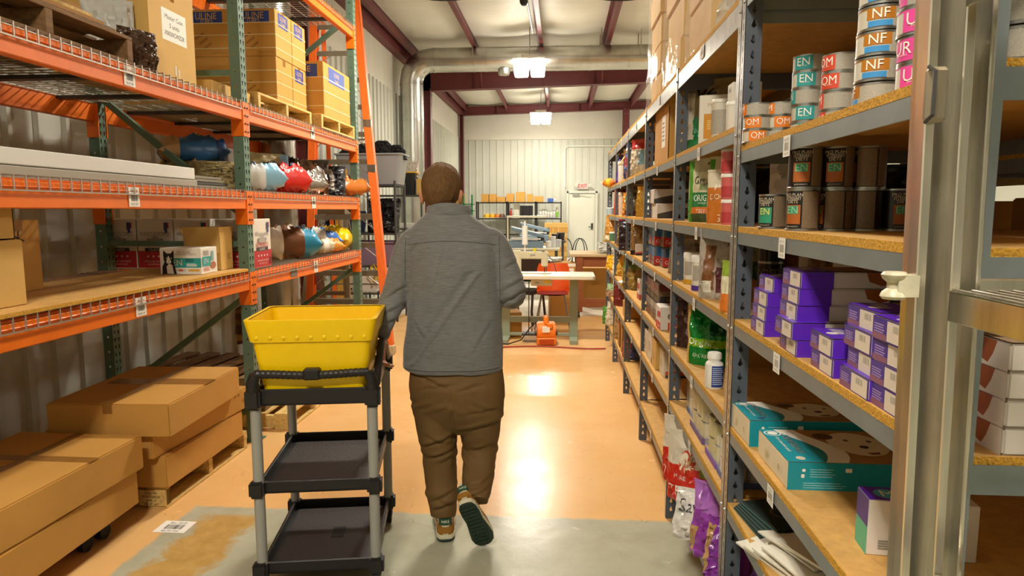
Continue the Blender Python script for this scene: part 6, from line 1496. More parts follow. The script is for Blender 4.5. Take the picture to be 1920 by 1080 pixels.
# ---- pullover
JC = crease_set([(942, 545, 984, 522, 2.98, 1), (942, 566, 986, 545, 2.98, 1.1), (945, 580, 978, 566, 2.98, .9), (944, 505, 972, 490, 2.98, .6), (722, 560, 765, 538, 2.98, .9), (715, 590, 758, 572, 2.95, .9), (712, 612, 745, 600, 2.92, .9), (768, 478, 790, 452, 2.95, .7), (915, 450, 936, 480, 2.95, .6), (772, 600, 800, 640, 2.9, .5), (835, 470, 812, 560, 2.9, .45), (925, 600, 890, 660, 2.9, .45)])
def folds(co, n_):
    u = (co.x+.55)*9; v = co.z*9
    f = .009*noise.noise(Vector((u*.55+v*.35, v*.55-u*.2, co.y*4)))+.0035*noise.noise(Vector((u*1.8, v*.8, co.y*9+3)))
    # long diagonal drag fold from the right shoulder blade down to the left hem
    t = (co.z-.86)/.42; xd_ = -.66+t*.30; d = (co.x-xd_)
    if 0 < t < 1 and n_.y < 0: f += .009*math.exp(-(d/.014)**2)-.006*math.exp(-((d+.03)/.022)**2)
    # bunching at the elbows and cuffs
    for e_, a_ in ((elL, .8), (elR, 1.), (A(708, 622, 2.91), .8)):
        q = (co-e_).length
        if q < .13: f += a_*.003*math.sin((co.z*1.1+co.x*.35*(1 if e_ is elR else -1))*150)*math.exp(-(q/.07)**2)
    return f+creases(co, n_, JC)
m = MB()
m.loft([ring_px(y, xl, xr, d, dy, 32) for y, xl, xr, d, dy in ((693, 764, 938, .265, 0), (688, 757, 943, .275, 0), (650, 758, 943, .285, 0), (600, 764, 941, .275, 0), (550, 766, 941, .265, 0), (500, 764, 943, .27, 0), (465, 762, 942, .255, 0), (440, 766, 936, .215, -.005), (420, 782, 912, .17, -.012), (405, 797, 892, .145, -.015), (398, 803, 884, .13, -.012))])
limb(m, [A(806, 442), A(782, 452), shL+Vector((.006, 0, -.03)), A(749, 520, 2.99), elL+Vector((.002, 0, 0)), A(722, 600, 2.93), A(712, 634, 2.905)], [.045, .064, .072, .066, .062, .052, .040], 20)
limb(m, [A(896, 442), A(920, 452), shR+Vector((-.004, 0, -.03)), A(951, 515, 2.99), elR, A(955, 560, 3.10), wrR], [.045, .064, .070, .066, .062, .055, .044], 20)
jm = remeshed(m, 'pullover', .006, 10, folds); jm.materials.clear(); jm.materials.append(JACK)
jk = link('pullover', jm, body)
# stand collar: band around the neck, higher at the back
m = MB(); rings = []
for f, (dz, gr) in enumerate(((-.006, .004), (.022, .000), (.040, -.002), (.042, -.006), (.036, -.010), (.0, -.008))):
    a, b = A(801, 398), A(884, 398); c = (a+b)/2; hw = (b-a).length/2; rg = []
    for i in range(40):
        t = 2*PI*i/40; rg.append(Vector((c.x+(hw+gr)*math.cos(t), c.y-.012+(.066+gr)*math.sin(t), c.z+dz-.016*abs(math.cos(t))**2-(.02*math.sin(t) if math.sin(t) > 0 else 0))))
    rings.append(rg)
m.loft(rings, caps=False); m.build('collar', JACK, body, smooth=70)
def shrink_line(pts, base_mesh, r, name, mat, parent):
    from mathutils.bvhtree import BVHTree
    bv = BVHTree.FromPolygons([v.co for v in base_mesh.vertices], [p.vertices for p in base_mesh.polygons]); out = []
    for p in pts:
        h = bv.ray_cast(Vector((p.x, 1.5, p.z)), Vector((0, 1, 0)))
        if h[0]: out.append(h[0]+h[1]*r*.3)
    if len(out) > 1: mm = MB(); mm.tube(out, r, 6); mm.build(name, mat, parent, smooth=60)
shrink_line([A(x, 458-8*math.sin((x-768)/165*PI)) for x in range(770, 936, 6)], jm, .0011, 'yoke_seam', JSEAM, body)
shrink_line([A(938+2*math.sin((y-440)/60), y) for y in range(442, 585, 6)], jm, .0012, 'sleeve_seam', JSEAM, body)
shrink_line([A(767-.02*(y-440), y) for y in range(446, 530, 6)], jm, .0012, 'sleeve_seam', JSEAM, body)
shrink_line([A(x, 684) for x in range(764, 940, 6)], jm, .0014, 'hem_seam', JSEAM, body)
# ---- trousers
TC = crease_set([(775, 705, 836, 727, 2.88, 1), (785, 733, 850, 722, 2.88, .6), (858, 735, 905, 722, 2.88, .6), (866, 806, 940, 790, 2.95, 1.2), (872, 775, 940, 768, 2.92, .5), (790, 838, 852, 818, 2.95, 1.1), (794, 862, 852, 846, 2.95, 1), (800, 815, 845, 835, 2.95, .6), (805, 945, 853, 925, 2.92, 1), (808, 960, 850, 948, 2.92, 1), (812, 935, 850, 955, 2.92, .6), (868, 918, 922, 908, 2.84, 1), (872, 932, 915, 922, 2.84, .8), (880, 850, 925, 838, 2.95, .5), (858, 745, 848, 790, 2.9, .6)])
def tfolds(co, n_):
    f = .005*noise.noise(Vector((co.x*9, co.z*6, co.y*6)))
    for zc_, am, ph, w_ in ((knL.z+.03, .0032, 0, .05), (knR.z-.02, .0032, 1.2, .045), (A(0, 958).z, .0045, 2, .04), (A(0, 735).z, .003, .5, .035), (A(0, 910, 2.9).z, .003, 1, .03)):
        q = noise.noise(Vector((co.x*7+ph, co.z*30+co.x*14*(1 if co.x > -.5 else -1), co.y*5)))
        f += am*3.6*q*math.exp(-((co.z-zc_)/w_)**2)
    # seat seam
    if n_.y < 0 and co.z > A(0, 800).z: f -= .007*math.exp(-((co.x-A(853, 740).x)/.008)**2)*min(1, max(0, (A(0, 705).z-co.z)/.05))
    return f+creases(co, n_, TC)
m = MB()
m.loft([ring_px(y, xl, xr, d, dy, 28) for y, xl, xr, d, dy in ((672, 776, 936, .22, 0), (690, 770, 942, .23, 0), (720, 768, 946, .255, -.01), (750, 771, 947, .25, -.008), (775, 776, 945, .215, -.004), (795, 783, 938, .17, .002), (812, 800, 922, .10, .005))])
limb(m, [A(813, 740), A(819, 795, 3.005), A(824, 858, 3.025), A(828, 918, 2.995), A(831, 952, 2.985), A(831, 969, 2.975)], [.104, .098, .082, .075, .066, .060], 22)
limb(m, [A(899, 740), A(900, 795, 3.03), A(900, 838, 3.06), A(898, 880, 2.99), A(894, 920, 2.90), A(892, 940, 2.865)], [.104, .100, .086, .077, .068, .060], 22)
tm = remeshed(m, 'trousers', .006, 5, tfolds); tm.materials.clear(); tm.materials.append(TROU); link('trousers', tm, body)
# ---- shoes
SOLE = M('green_rubber_outsole', '#23382B', .6, bump=.6, bscale=130); MIDS = P('#D8D0B4', .5); UPT = M('tan_suede', '#9A6A22', .8, var=.1, scale=30); UPC = P('#CFC6A6', .6); GRT = P('#1F4A33', .5)
def shoe(name):
    t = bpy.data.objects.new('shoe', None); COL.objects.link(t); t.empty_display_size = .05; t.parent = body
    K = [(-.148, .012), (-.142, .026), (-.12, .037), (-.08, .040), (-.02, .038), (.04, .046), (.09, .051), (.125, .044), (.145, .028), (.153, .010)]
    def outline(g=0.): return [(a+(w_+g), b) for a, b, w_ in [(0.006*math.sin((y+.15)*8), y, w_) for y, w_ in K]]+[(a-(w_+g), b) for a, b, w_ in reversed([(0.006*math.sin((y+.15)*8), y, w_) for y, w_ in K])]
    m = MB(); m.prism(outline(.001), lambda a, b, z: (a, b, z), 0, .010); m.build('outsole', SOLE, t, bevel=.002)
    m = MB()                                                    # tread grooves on the outsole
    for i in range(11):
        y = -.12+.024*i; m.box(-.034, .034, y, y+.008, -.0035, .001)
    for rr_ in (.018, .032): m.tube([(rr_*math.cos(a)*.9, .075+rr_*math.sin(a), -.001) for a in [2*PI*q/20 for q in range(21)]], .004, 6)
    stuff(m.build('tread', SOLE, t))
    m = MB(); m.prism(outline(.003), lambda a, b, z: (a, b, z), .010, .033); m.build('midsole', MIDS, t, bevel=.003)
    H = [(-.146, .085), (-.142, .100), (-.12, .105), (-.08, .098), (-.02, .095), (.04, .090), (.09, .068), (.125, .058), (.145, .048), (.152, .038)]
    m = MB(); rings = []
    for (y, w_), (_, h) in zip(K, H):
        x0 = .006*math.sin((y+.15)*8); rg = []
        for i in range(17):
            a = PI*i/16; rg.append(Vector((x0+w_*math.copysign(abs(math.cos(a))**.7, math.cos(a)), y, .031+(h-.031)*abs(math.sin(a))**.75)))
        rings.append(rg)
    vs_ = [q for r_ in rings for q in r_]; fs = []; mi = []
    for j in range(len(rings)-1):
        for i in range(16):
            m.add([rings[j][i], rings[j][i+1], rings[j+1][i+1], rings[j+1][i]], [(3, 2, 1, 0)], 0 if (j < 2 and 2 < i < 13) or (2 < j < 5 and 3 < i < 12) or j in (6, 7) else 1)
    m.add(rings[0], [tuple(range(17))], 0); m.build('upper', [UPC, UPT], t, smooth=50)
    m = MB()
    m.loft([[Vector((.034*math.cos(a), -.135-.0165*math.sin(a)-e_, z)) for a in [PI*.08+PI*.84*i/12 for i in range(13)]] for z, e_ in ((.040, .0), (.068, .0))], caps=False); m.build('heel_band', UPT, t, smooth=60)
    m = MB(); rg = [[Vector((.029*math.cos(a), -.137-.016*math.sin(a), z)) for a in [PI*.1+PI*.8*i/12 for i in range(13)]] for z in (.078, .108)]; m.loft(rg, caps=False); m.build('heel_tab', GRT, t, smooth=60)
    m = MB(); vs2, fs2, asp = text_geo('NIKE'); m.add([(x*.011, -.1385-.0155*math.cos(x*.011/.029), .093+y*.012) for x, y in vs2], fs2); m.build('lettering', P('#E8E4D4'), t)
    m = MB(); limb(m, [Vector((0, -.10, .08)), Vector((0, -.085, .15))], [.036, .035], 14); m.build('sock', P('#E2DED0'), t)
    m = MB()
    for k in range(4): m.bar((-.03, .01+.02*k, .092-.004*k), (.03, .01+.02*k, .092-.004*k), .008, .005)
    m.build('laces', MIDS, t)
    return t
# planted left shoe
s1 = shoe('l'); hl = at(835, 1016, Z=0.004); s1.location = hl+Vector((-.032, .15, .0)); s1.rotation_euler = (0, 0, .22); s1.scale = (1.08, 1.05, 1.1)
# trailing right shoe: heel lifted, sole to the camera
s2 = shoe('r'); ph, ptoe = A(872, 946, 2.775), A(911, 1024, 2.915)
f_ = (ptoe-ph).normalized(); nrm = Vector((-.22, .62, .45)); nrm = (nrm-f_*nrm.dot(f_)).normalized(); rt = f_.cross(nrm)
Rm = Matrix((rt, f_, nrm)).transposed(); s2.rotation_euler = Rm.to_euler(); s2.location = ph+f_*.148
print('shoe len', (ptoe-ph).length, ph, ptoe)
# =================================================================== BEHIND THE RACK (left middle ground)
OFG = M('orange_fibreglass', '#E4661C', .45, var=.12, scale=10, stretch=(4, 4, .5)); 
b0, b1 = Vector((-1.83, 6.98, 0)), at(667, 0, Y=7.75); c0 = Vector((-2.72, 6.98, 0)); c1 = at(590, 0, Y=7.75)
lo = thing('step_ladder', 'tall orange fibreglass step ladder behind the end of the rack', 'ladder', b0)
def L2(m, name, mat, par=None, **k):
    m.v = [tuple(Vector(q)-b0) for q in m.v]; return m.build(name, mat, par or lo, **k)
def rail(a, b, wx, wy, mat, nm, sgn):
    m = MB(); d = b-a; e = a+d*1.03
    def slab(x0, x1, y0, y1): m.add([Vector((p.x+x, p.y+y, p.z)) for p in (a, e) for y in (y0, y1) for x in (x0, x1)], [(0, 2, 3, 1), (4, 5, 7, 6), (0, 1, 5, 4), (2, 6, 7, 3), (0, 4, 6, 2), (1, 3, 7, 5)])
    slab(-wx/2, wx/2, -wy/2, -wy/2+.006) if 0 else None
    slab(-wx/2 if sgn > 0 else wx/2-.008, -wx/2+.008 if sgn > 0 else wx/2, -wy/2, wy/2); slab(-wx/2, wx/2, -wy/2, -wy/2+.008); slab(-wx/2, wx/2, wy/2-.008, wy/2)
    return L2(m, nm, mat, bevel=.002)
rail(b0, b1, .085, .08, OFG, 'rail', -1); rail(c0, c1, .085, .08, OFG, 'rail', 1)
k = 0; z = .28
while z < 3.9:
    t_ = z/b1.z; p = b0+(b1-b0)*t_; q = c0+(c1-c0)*(z/c1.z)
    m = MB(); m.box(q.x+.035, p.x-.035, p.y-.03, p.y+.06, z-.004, z); m.box(q.x+.035, p.x-.035, p.y-.034, p.y-.03, z-.055, z); m.box(q.x+.035, p.x-.035, p.y+.056, p.y+.06, z-.03, z)
    st = L2(m, 'step', ALUD, bevel=.001)
    for s, e in ((p, -1), (q, 1)):
        m = MB(); m.bar((s.x+e*.035, s.y+.01, z-.16), (s.x+e*.20, s.y+.01, z-.03), .018, .006); L2(m, 'step_brace', ALU, st)
    z += .305
rb0, rb1 = Vector((-2.24, 8.5, 0)), b1+Vector((-.05, .1, 0)); rc0, rc1 = Vector((-2.95, 8.5, 0)), c1+Vector((.05, .1, 0))
for a, b in ((rb0, rb1), (rc0, rc1)): L2(MB().bar(a, b, .05, .035), 'rear_rail', OFG)
for zz in (.6, 1.5, 2.4): 
    t_ = zz/rb1.z; L2(MB().bar(rb0+(rb1-rb0)*t_, rc0+(rc1-rc0)*t_, .03, .02), 'rear_brace', ALUD)
for a in (b0, c0):
    L2(MB().box(a.x-.05, a.x+.05, a.y-.05, a.y+.05, 0, .10), 'foot', M('worn_foot', '#B9A788', .7), bevel=.008)
for zz in (2.0, 2.5): 
    p = b0+(b1-b0)*(zz/b1.z); L2(MB().box(p.x-.046, p.x+.046, p.y-.046, p.y+.0, zz-.05, zz+.05), 'rail_clip', ALU, bevel=.002)
# small aluminium step ladder
s0 = Vector((-2.80, 7.75, 0)); ls = thing('step_ladder', 'short aluminium step ladder seen under the rack deck', 'ladder', s0, 0)
for s in (-1, 1):
    MB().bar((s*.29, -.12, 0), (s*.20, .18, 1.53), .065, .025).build('rail', ALUD, ls, bevel=.002); MB().bar((s*.27, .75, 0), (s*.19, .26, 1.50), .04, .02).build('rear_rail', ALUD, ls)
    MB().bar((s*.285, -.10, .15), (s*.12, .17, 1.45), .02, .006).build('brace', ALU, ls)
MB().box(-.23, .23, .08, .34, 1.50, 1.56).build('top_cap', ALUD, ls, bevel=.006)
for k in range(4):
    z = .28+.305*k; t_ = z/1.53; w_ = .29-.09*t_; y = -.12+.30*t_
    m = MB(); m.box(-w_, w_, y-.02, y+.07, z-.004, z); m.box(-w_, w_, y-.024, y-.02, z-.045, z); m.build('step', ALUD, ls)
m = MB(); m.box(.17, .19, .12, .124, 1.15, 1.45); m.build('warning_label', P('#D8DCE0'), ls)
m = MB(); m.box(-.055, .055, -.015, .015, 0, 2.5); o = m.build('wooden_plank', M('yellow_pine', '#C79A3C', .65, var=.15, scale=5, stretch=(8, 8, 1)), bevel=.003); o.location = (-3.22, 7.35, 0); o.rotation_euler = (0, -.02, .2); tag(o, 'yellow pine plank leaning against the wall beside the duct', 'plank')
o = MB().box(-.09, .09, -.02, .02, 0, 2.1).build('wooden_plank', MATS['yellow_pine'], bevel=.003); o.location = (-3.0, 9.0, 0); tag(o, 'short pine board standing behind the orange ladder', 'plank')
# wire shelving with totes
WS = Vector((-2.85, 9.35, 0)); ws = thing('wire_shelf', 'dark grey wire shelving holding grey tote and bags', 'shelving', WS)
DG = M('dark_grey_epoxy', '#4B4A48', .5, .4)
for sx in (-.58, .58):
    for sy in (-.28, .28): MB().cyl((sx, sy, 0), (sx, sy, 1.95), .017, n=10).build('post', DG, ws, smooth=40)
for z in (.14, .40, .78, 1.23, 1.90):
    m = MB()
    for y in (-.28, .28): m.box(-.58, .58, y-.004, y+.004, z-.022, z+.004)
    for x in (-.58, .58): m.box(x-.004, x+.004, -.28, .28, z-.022, z+.004)
    for i in range(24): x = -.56+1.12*i/23; m.box(x-.002, x+.002, -.28, .28, z-.002, z+.002)
    for y in (-.14, 0, .14): m.box(-.58, .58, y-.003, y+.003, z-.006, z)
    stuff(m.build('wire_panel', DG, ws))
def tote(name, label, loc, sx, sy, h, mat, cat='tote', lid=None):
    t = thing(name, label, cat, loc); m = MB()
    m.loft([rr(sx/2*.88, sy/2*.88, .04, 0), rr(sx/2, sy/2, .04, h)], caps=False); m.loft([list(reversed(q)) for q in (rr(sx/2*.87, sy/2*.87, .04, .006), rr(sx/2*.985, sy/2*.985, .04, h))], caps=False)
    m.add(rr(sx/2*.88, sy/2*.88, .04, 0), [tuple(reversed(range(24)))]); m.add(rr(sx/2*.87, sy/2*.87, .04, .006), [tuple(range(24))])
    m.build('tub', mat, t, smooth=40)
    m = MB(); m.loft([rr(sx/2*.985, sy/2*.985, .04, h-.02), rr(sx/2+.02, sy/2+.02, .05, h-.02), rr(sx/2+.02, sy/2+.02, .05, h), rr(sx/2*.985, sy/2*.985, .04, h)], caps=False); m.build('rim', lid or mat, t, smooth=40)
    return t
tote('storage_tote', 'big grey plastic tote on top of the wire shelving', WS+Vector((.20, 0, 1.905)), .92, .48, .42, M('grey_tote', '#8F9090', .4))
BLKC = M('black_cloth', '#1C1A1C', .9, var=.3, scale=20); NAVY = M('navy_cloth', '#1B2040', .9, var=.3, scale=15)
for k, (x, w_, h) in enumerate(((.10, .34, .24), (.34, .30, .28), (.54, .24, .22), (-.12, .3, .2))):
    bag('black_garment', ('black garment heaped in the grey tote, left one', 'black garment heaped in the grey tote, highest one', 'black garment hanging over the grey tote edge', 'black garment at back of the grey tote')[k], 'clothes', WS+Vector((x, -.02+.02*k, 2.25)), .3*k-.4, (w_*1.2, h*.95, .26), [BLKC], [], 'garment', 140+k, 1.6, seal=False, e=1.0)
bag('garbage_bag', 'full black plastic bag on the wire shelving', 'bag', WS+Vector((.34, 0, 1.235)), .2, (.46, .48, .36), [M('black_polythene', '#191719', .25, bump=.7, bscale=12)], [], 'slump', 150, 2.0)
bag('cloth_bundle', 'navy cloth bundle beside the black plastic bag', 'clothes', WS+Vector((-.22, -.02, 1.235)), 0, (.6, .30, .4), [NAVY], [], 'slump', 151, 1.8, seal=False)
tote('storage_tote', 'clear violet tinted tote on the wire shelving middle shelf', WS+Vector((.22, 0, .785)), .7, .44, .33, M('violet_clear_plastic', '#8A7488', .3, alpha=.85))
carton('file_box', 'plain white box low on the wire shelving', 'box', WS+Vector((.1, -.05, .405)), 0, (.34, .36, .28), P('#CFCDC4'), tape=False)
m = MB()
for k in range(5): m.tube([Vector((-2.60+.05*math.cos(a+k)+.03*k, 9.055+.03*math.sin(a*2), .66+.10*math.sin(a)+.02*k)) for a in [2*PI*i/16 for i in range(17)]], .007, 6)
tag(m.build('coiled_cable', P('#D8B41E'), smooth=60), 'coiled yellow cord hanging behind the short ladder', 'cord')
# second wire unit, further back
W2 = Vector((-2.75, 11.2, 0)); w2 = thing('wire_shelf', 'second dark shelving further back beside the vertical duct', 'shelving', W2)
for sx in (-.45, .45):
    for sy in (-.25, .25): MB().cyl((sx, sy, 0), (sx, sy, 1.86), .016, n=10).build('post', DG, w2, smooth=40)
for z in (.2, .8, 1.25, 1.80): MB().box(-.46, .46, -.26, .26, z-.025, z).build('shelf', DG, w2, bevel=.003)
tote('trash_bin', 'black bin with yellow rim on the second shelving', W2+Vector((.22, 0, 1.803)), .22, .3, .38, BLACKPL, 'bin', P('#D8A81E'))
bag('plastic_bag', 'crumpled white and tan plastic in the yellow-rimmed bin', 'bag', W2+Vector((.24, -.02, 2.10)), .3, (.24, .26, .16), ['#C9C2B4', '#8A6A42'], [(0, -1, 1, 0, .3, 1)], 'slump', 155, 2.5, seal=False)
carton('small_carton', 'small pale carton beside the yellow-rimmed bin', 'carton', W2+Vector((.46, -.1, 1.803)), 0, (.2, .2, .26), CARD2, tape=False)
carton('small_carton', 'flat white carton on the second shelving lower shelf', 'carton', W2+Vector((.2, -.05, 1.253)), 0, (.5, .3, .08), P('#C9C6BC'), tape=False)
carton('small_carton', 'brown carton on the floor behind the man', 'carton', (-1.95, 10.4, 0), .2, (.4, .4, .35), CARD, tape=False)

# =================================================================== WORKSHOP IN THE BACK
GRNF = M('grey_green_enamel', '#8E9A84', .45); WTOP = M('cream_laminate', '#DCD5BE', .4); CREAMM = M('cream_enamel', '#C9C0A0', .35)
tb = thing('sewing_table', 'cream sewing machine table on grey-green steel stand', 'table', (-.20, 7.90, 0))
def slabtop(m, x0, x1, y0, y1, z0, z1, r=.05):
    cx_, cy_ = (x0+x1)/2, (y0+y1)/2; pts = [(q.x+cx_, q.y+cy_) for q in rr((x1-x0)/2, (y1-y0)/2, r, 0)]; m.prism(pts, lambda a, b, z: (a, b, z), z0, z1)
m = MB(); slabtop(m, -.62, .60, -.28, .28, .755, .80); m.build('tabletop', WTOP, tb, bevel=.006)
for x in (-.45, .36):
    MB().box(x-.05, x+.05, -.03, .03, .02, .755).build('leg', GRNF, tb, bevel=.004); MB().box(x-.045, x+.045, -.27, .27, 0, .05).build('foot_bar', GRNF, tb, bevel=.004)
MB().box(-.45, .36, -.02, .02, .215, .285).build('cross_bar', GRNF, tb, bevel=.003); MB().box(-.45, .36, .0, .03, .05, .085).build('floor_bar', GRNF, tb, bevel=.003)
MB().box(-.25, .05, -.2, .0, .085, .10).build('treadle', STEEL, tb); MB().cyl((-.17, -.1, .10), (-.17, -.1, .75), .006, n=8).build('pitman_rod', STEEL, tb)
m = MB(); m.box(-.14, .10, -.24, -.05, .68, .755); mo = m.build('motor_box', CREAMM, tb, bevel=.006)
pr = MB(); put_text(pr, 'JUKI', (-.07, -.242, .715), (1, 0, 0), (0, 0, 1), .022, 0, bold=.02); pr.build('lettering', P('#2E55A8'), mo); MB().quad((.05, -.242, .73), (1, 0, 0), (0, 0, 1), .08, .03).build('yellow_sticker', P('#D8B81E'), mo)
sm = thing('sewing_machine', 'cream industrial sewing machine with blue letters on the table', 'machine', (-.33, 7.95, .80))
m = MB(); m.box(-.25, .22, -.09, .09, 0, .012); m.build('bed', CREAMM, sm, bevel=.003)
m = MB(); m.loft([[Vector((x, y, z)) for y, z in ((-.05, .0), (.05, .0), (.05, .27), (-.05, .27))] for x in (-.25, -.14)]); m.box(-.2, .16, -.045, .045, .17, .26); m.box(.10, .18, -.05, .05, .08, .26); m.build('arm', CREAMM, sm, bevel=.012, seg=2)
m = MB(); m.cyl((-.25, 0, .19), (-.30, 0, .19), .075, n=20); m.build('hand_wheel', CREAMM, sm, smooth=40)
m = MB(); m.cyl((.14, -.02, .08), (.14, -.02, .015), .006, n=8); m.cyl((.16, .02, .08), (.16, .02, .02), .004, n=8); m.build('needle_bar', STEEL, sm)
m = MB(); put_text(m, 'JUKI', (0, -.0465, .215), (1, 0, 0), (0, 0, 1), .028, 0, bold=.02); m.build('lettering', P('#2E55A8'), sm)
m = MB(); m.cyl((.02, .0, .26), (.02, .0, .30), .02, n=12); m.build('thread_spool', P('#D8C81E'), sm); m = MB(); m.cyl((-.1, .05, .26), (-.1, .05, .62), .012, n=8); m.cyl((-.1, .05, .34), (-.1, .05, .56), .035, n=14); m.build('thread_stand', WHITEPL, sm)
m = MB(); m.tube([(.18, -.05, .22), (.24, -.06, .15), (.28, -.05, .02)], .004, 6); m.build('cable', STEEL, sm)
# blower
bl = thing('air_blower', 'orange air mover fan on the floor by the sewing table', 'fan', (-.165, 7.66, 0), .1)
OPL = M('orange_plastic', '#EC7A10', .4)
m = MB(); m.cyl((-.105, 0, .135), (.105, 0, .135), .13, n=30); m.build('drum', OPL, bl, bevel=.012, seg=2)
m = MB(); m.box(-.11, .11, -.13, .02, .012, .09); m.build('outlet', OPL, bl, bevel=.008); m = MB(); m.box(-.085, .085, -.134, -.128, .025, .078); m.build('outlet_mouth', P('#B9480A'), bl)
m = MB(); m.tube([(0, -.06, .24), (0, -.05, .30), (0, .02, .31), (0, .08, .25)], .03, 10); m.build('handle', OPL, bl, smooth=50)
m = MB(); m.box(-.05, .035, -.14, -.10, .16, .22); m.build('label', PAPER, bl); m = MB(); m.box(.0, .07, -.13, -.09, .20, .26); m.build('switch_box', OPL, bl, bevel=.006)
m = MB(); m.cyl((.105, 0, .13), (.135, 0, .13), .03, n=12); m.cyl((-.105, 0, .13), (-.13, 0, .13), .02, n=12); m.build('hub', STEEL, bl)
m = MB(); m.tube(catenary((-.28, 7.70, .25), (-.75, 7.55, .012), -.0)[:1]+[Vector((-.36, 7.68, .17)), Vector((-.45, 7.62, .05)), Vector((-.6, 7.56, .012)), Vector((-1.0, 7.6, .012)), Vector((-1.5, 7.7, .012))], .008, 6); tag(m.build('power_cord', RUBBER, smooth=60), 'black cord running from the orange blower', 'cord')
m = MB(); m.tube([Vector((-1.7+.13*i, 7.42+.05*math.sin(i*.7), .011)) for i in range(18)], .009, 6); tag(m.build('extension_cord', P('#A83A2E'), smooth=60), 'red extension cord lying across the floor', 'cord')
# chairs
ch = thing('shell_chair', 'orange plastic shell chair behind the sewing table', 'chair', (-.10, 8.85, 0), PI)
m = MB(); g = []
for j in range(13):
    t_ = j/12
    if t_ < .5: y, z = .20-.40*t_*2, .45-.02*math.sin(t_*2*PI)
    else: a = (t_-.5)*2; y, z = -.20-.06*a, .45+.38*a
    g.append([(x*(.22 if t_ > .4 else .21)*(1-.25*max(0, t_-.9)*10*.5), y+(.05*abs(x)**2 if t_ > .5 else 0), z+(.03*abs(x)**3 if t_ <= .5 else 0)) for x in [i/6-1 for i in range(13)]])
vs_ = [q for r_ in g for q in r_]; m.add(vs_+[(x, y-.004, z-.012) for x, y, z in vs_], [(j*13+i, j*13+i+1, (j+1)*13+i+1, (j+1)*13+i) for j in range(12) for i in range(12)]+[(169+(j+1)*13+i, 169+(j+1)*13+i+1, 169+j*13+i+1, 169+j*13+i) for j in range(12) for i in range(12)])
m.build('shell', M('orange_red_plastic', '#E0561A', .35), ch, smooth=60); MB().box(-.2, .2, -.18, .2, .452, .462).build('seat_pad', P('#8E2A24'), ch, bevel=.004)
for sx in (-1, 1):
    MB().cyl((sx*.15, .14, .44), (sx*.23, .24, 0), .011, n=8).build('leg', GALV, ch); MB().cyl((sx*.15, -.14, .44), (sx*.21, -.26, 0), .011, n=8).build('leg', GALV, ch)
c2 = thing('dark_chair', 'dark brown chair with curved legs left of the orange one', 'chair', (-.50, 9.1, 0), PI-.3)
MB().box(-.22, .22, -.20, .22, .42, .47).build('seat', P('#2E2320'), c2, bevel=.015, seg=2); m = MB(); m.box(-.22, .22, -.26, -.22, .55, .92); m.build('backrest', P('#33241E'), c2, bevel=.02, seg=2)
for sx in (-1, 1):
    MB().tube([(sx*.20, -.22, .9), (sx*.20, -.20, .45), (sx*.20, -.34, 0)], .018, 8).build('rear_leg', P('#3A2A22'), c2, smooth=50); MB().tube([(sx*.19, .18, .42), (sx*.2, .24, .2), (sx*.2, .20, 0)], .018, 8).build('front_leg', P('#3A2A22'), c2, smooth=50)
carton('small_carton', 'brown carton under the sewing table by the man', 'carton', (-.67, 8.22, 0), .2, (.34, .34, .30), CARD, tape=False)
t = carton('paper_carton', 'brown carton with white papers taped on behind orange chair', 'carton', (.02, 9.75, .0), .1, (.36, .36, .80), CARD, tape=False); pr = Prints((.36, .36, .80)); pr.panel('-y', .08, .70, .50, .93, PAPER); pr.panel('-y', .52, .68, .92, .90, PAPER); pr.lines('-y', .12, .74, .46, .9, 5, GREYINK, 3); pr.lines('-y', .58, .74, .86, .86, 4, GREYINK, 3); pr.panel('-y', .0, .93, 1, .985, PAPER); pr.done(t)
# wooden bench on casters
BW = M('red_brown_wood', '#8A4E2A', .5, var=.2, scale=4, stretch=(1, 8, 8)); wbn = thing('wooden_bench', 'red-brown wooden workbench on casters near the far shelving', 'bench', (.95, 10.0, 0))
MB().box(-.82, .8, -.45, .45, .885, .925).build('top', M('pale_bench_top', '#C8AE82', .55, var=.1, scale=5), wbn, bevel=.004); MB().box(-.72, .72, -.40, -.36, .74, .885).build('apron', BW, wbn, bevel=.003)
for sx in (-.68, .68):
    for sy in (-.38, .38): MB().box(sx-.05, sx+.05, sy-.05, sy+.05, .09, .885).build('leg', BW, wbn, bevel=.003); m = MB(); m.cyl((sx-.015, sy, .045), (sx+.015, sy, .045), .045, n=16); m.build('caster', STEEL, wbn, smooth=40)
MB().box(-.68, .68, -.42, -.36, .16, .28).build('lower_rail', BW, wbn, bevel=.003)
t = carton('labelled_carton', 'brown carton with black letters PI under the wooden bench', 'carton', (.60, 11.0, 0), 0, (.5, .4, .62), CARD, tape=False); pr = Prints((.5, .4, .62)); pr.text('-y', .35, .78, .09, 'PI', INK); pr.lines('-y', .3, .55, .6, .66, 3, CARD3, 3); pr.done(t)
bag('white_cloth', 'white cloth heaped at the end of the wooden bench', 'cloth', (.72, 9.85, .926), 0, (.4, .16, .3), ['#DAD8CE'], [], 'slump', 160, 2.2, seal=False)
bag('yellow_cloth', 'red and yellow cloth heap behind the white cloth', 'cloth', (.78, 10.2, .926), 0, (.3, .24, .2), ['#C89A1E', '#A83A2A'], [(0, .1, 1, 0, 1, 1)], 'slump', 161, 2.2, seal=False)
o = MB().cyl((0, 0, 0), (0, 0, 1.35), .012, n=8).build('broom_handle', P('#2A2420')); o.location = (1.05, 14.5, 0); o.rotation_euler = (0, .03, 0); tag(o, 'thin dark broom handle standing near the door', 'broom')
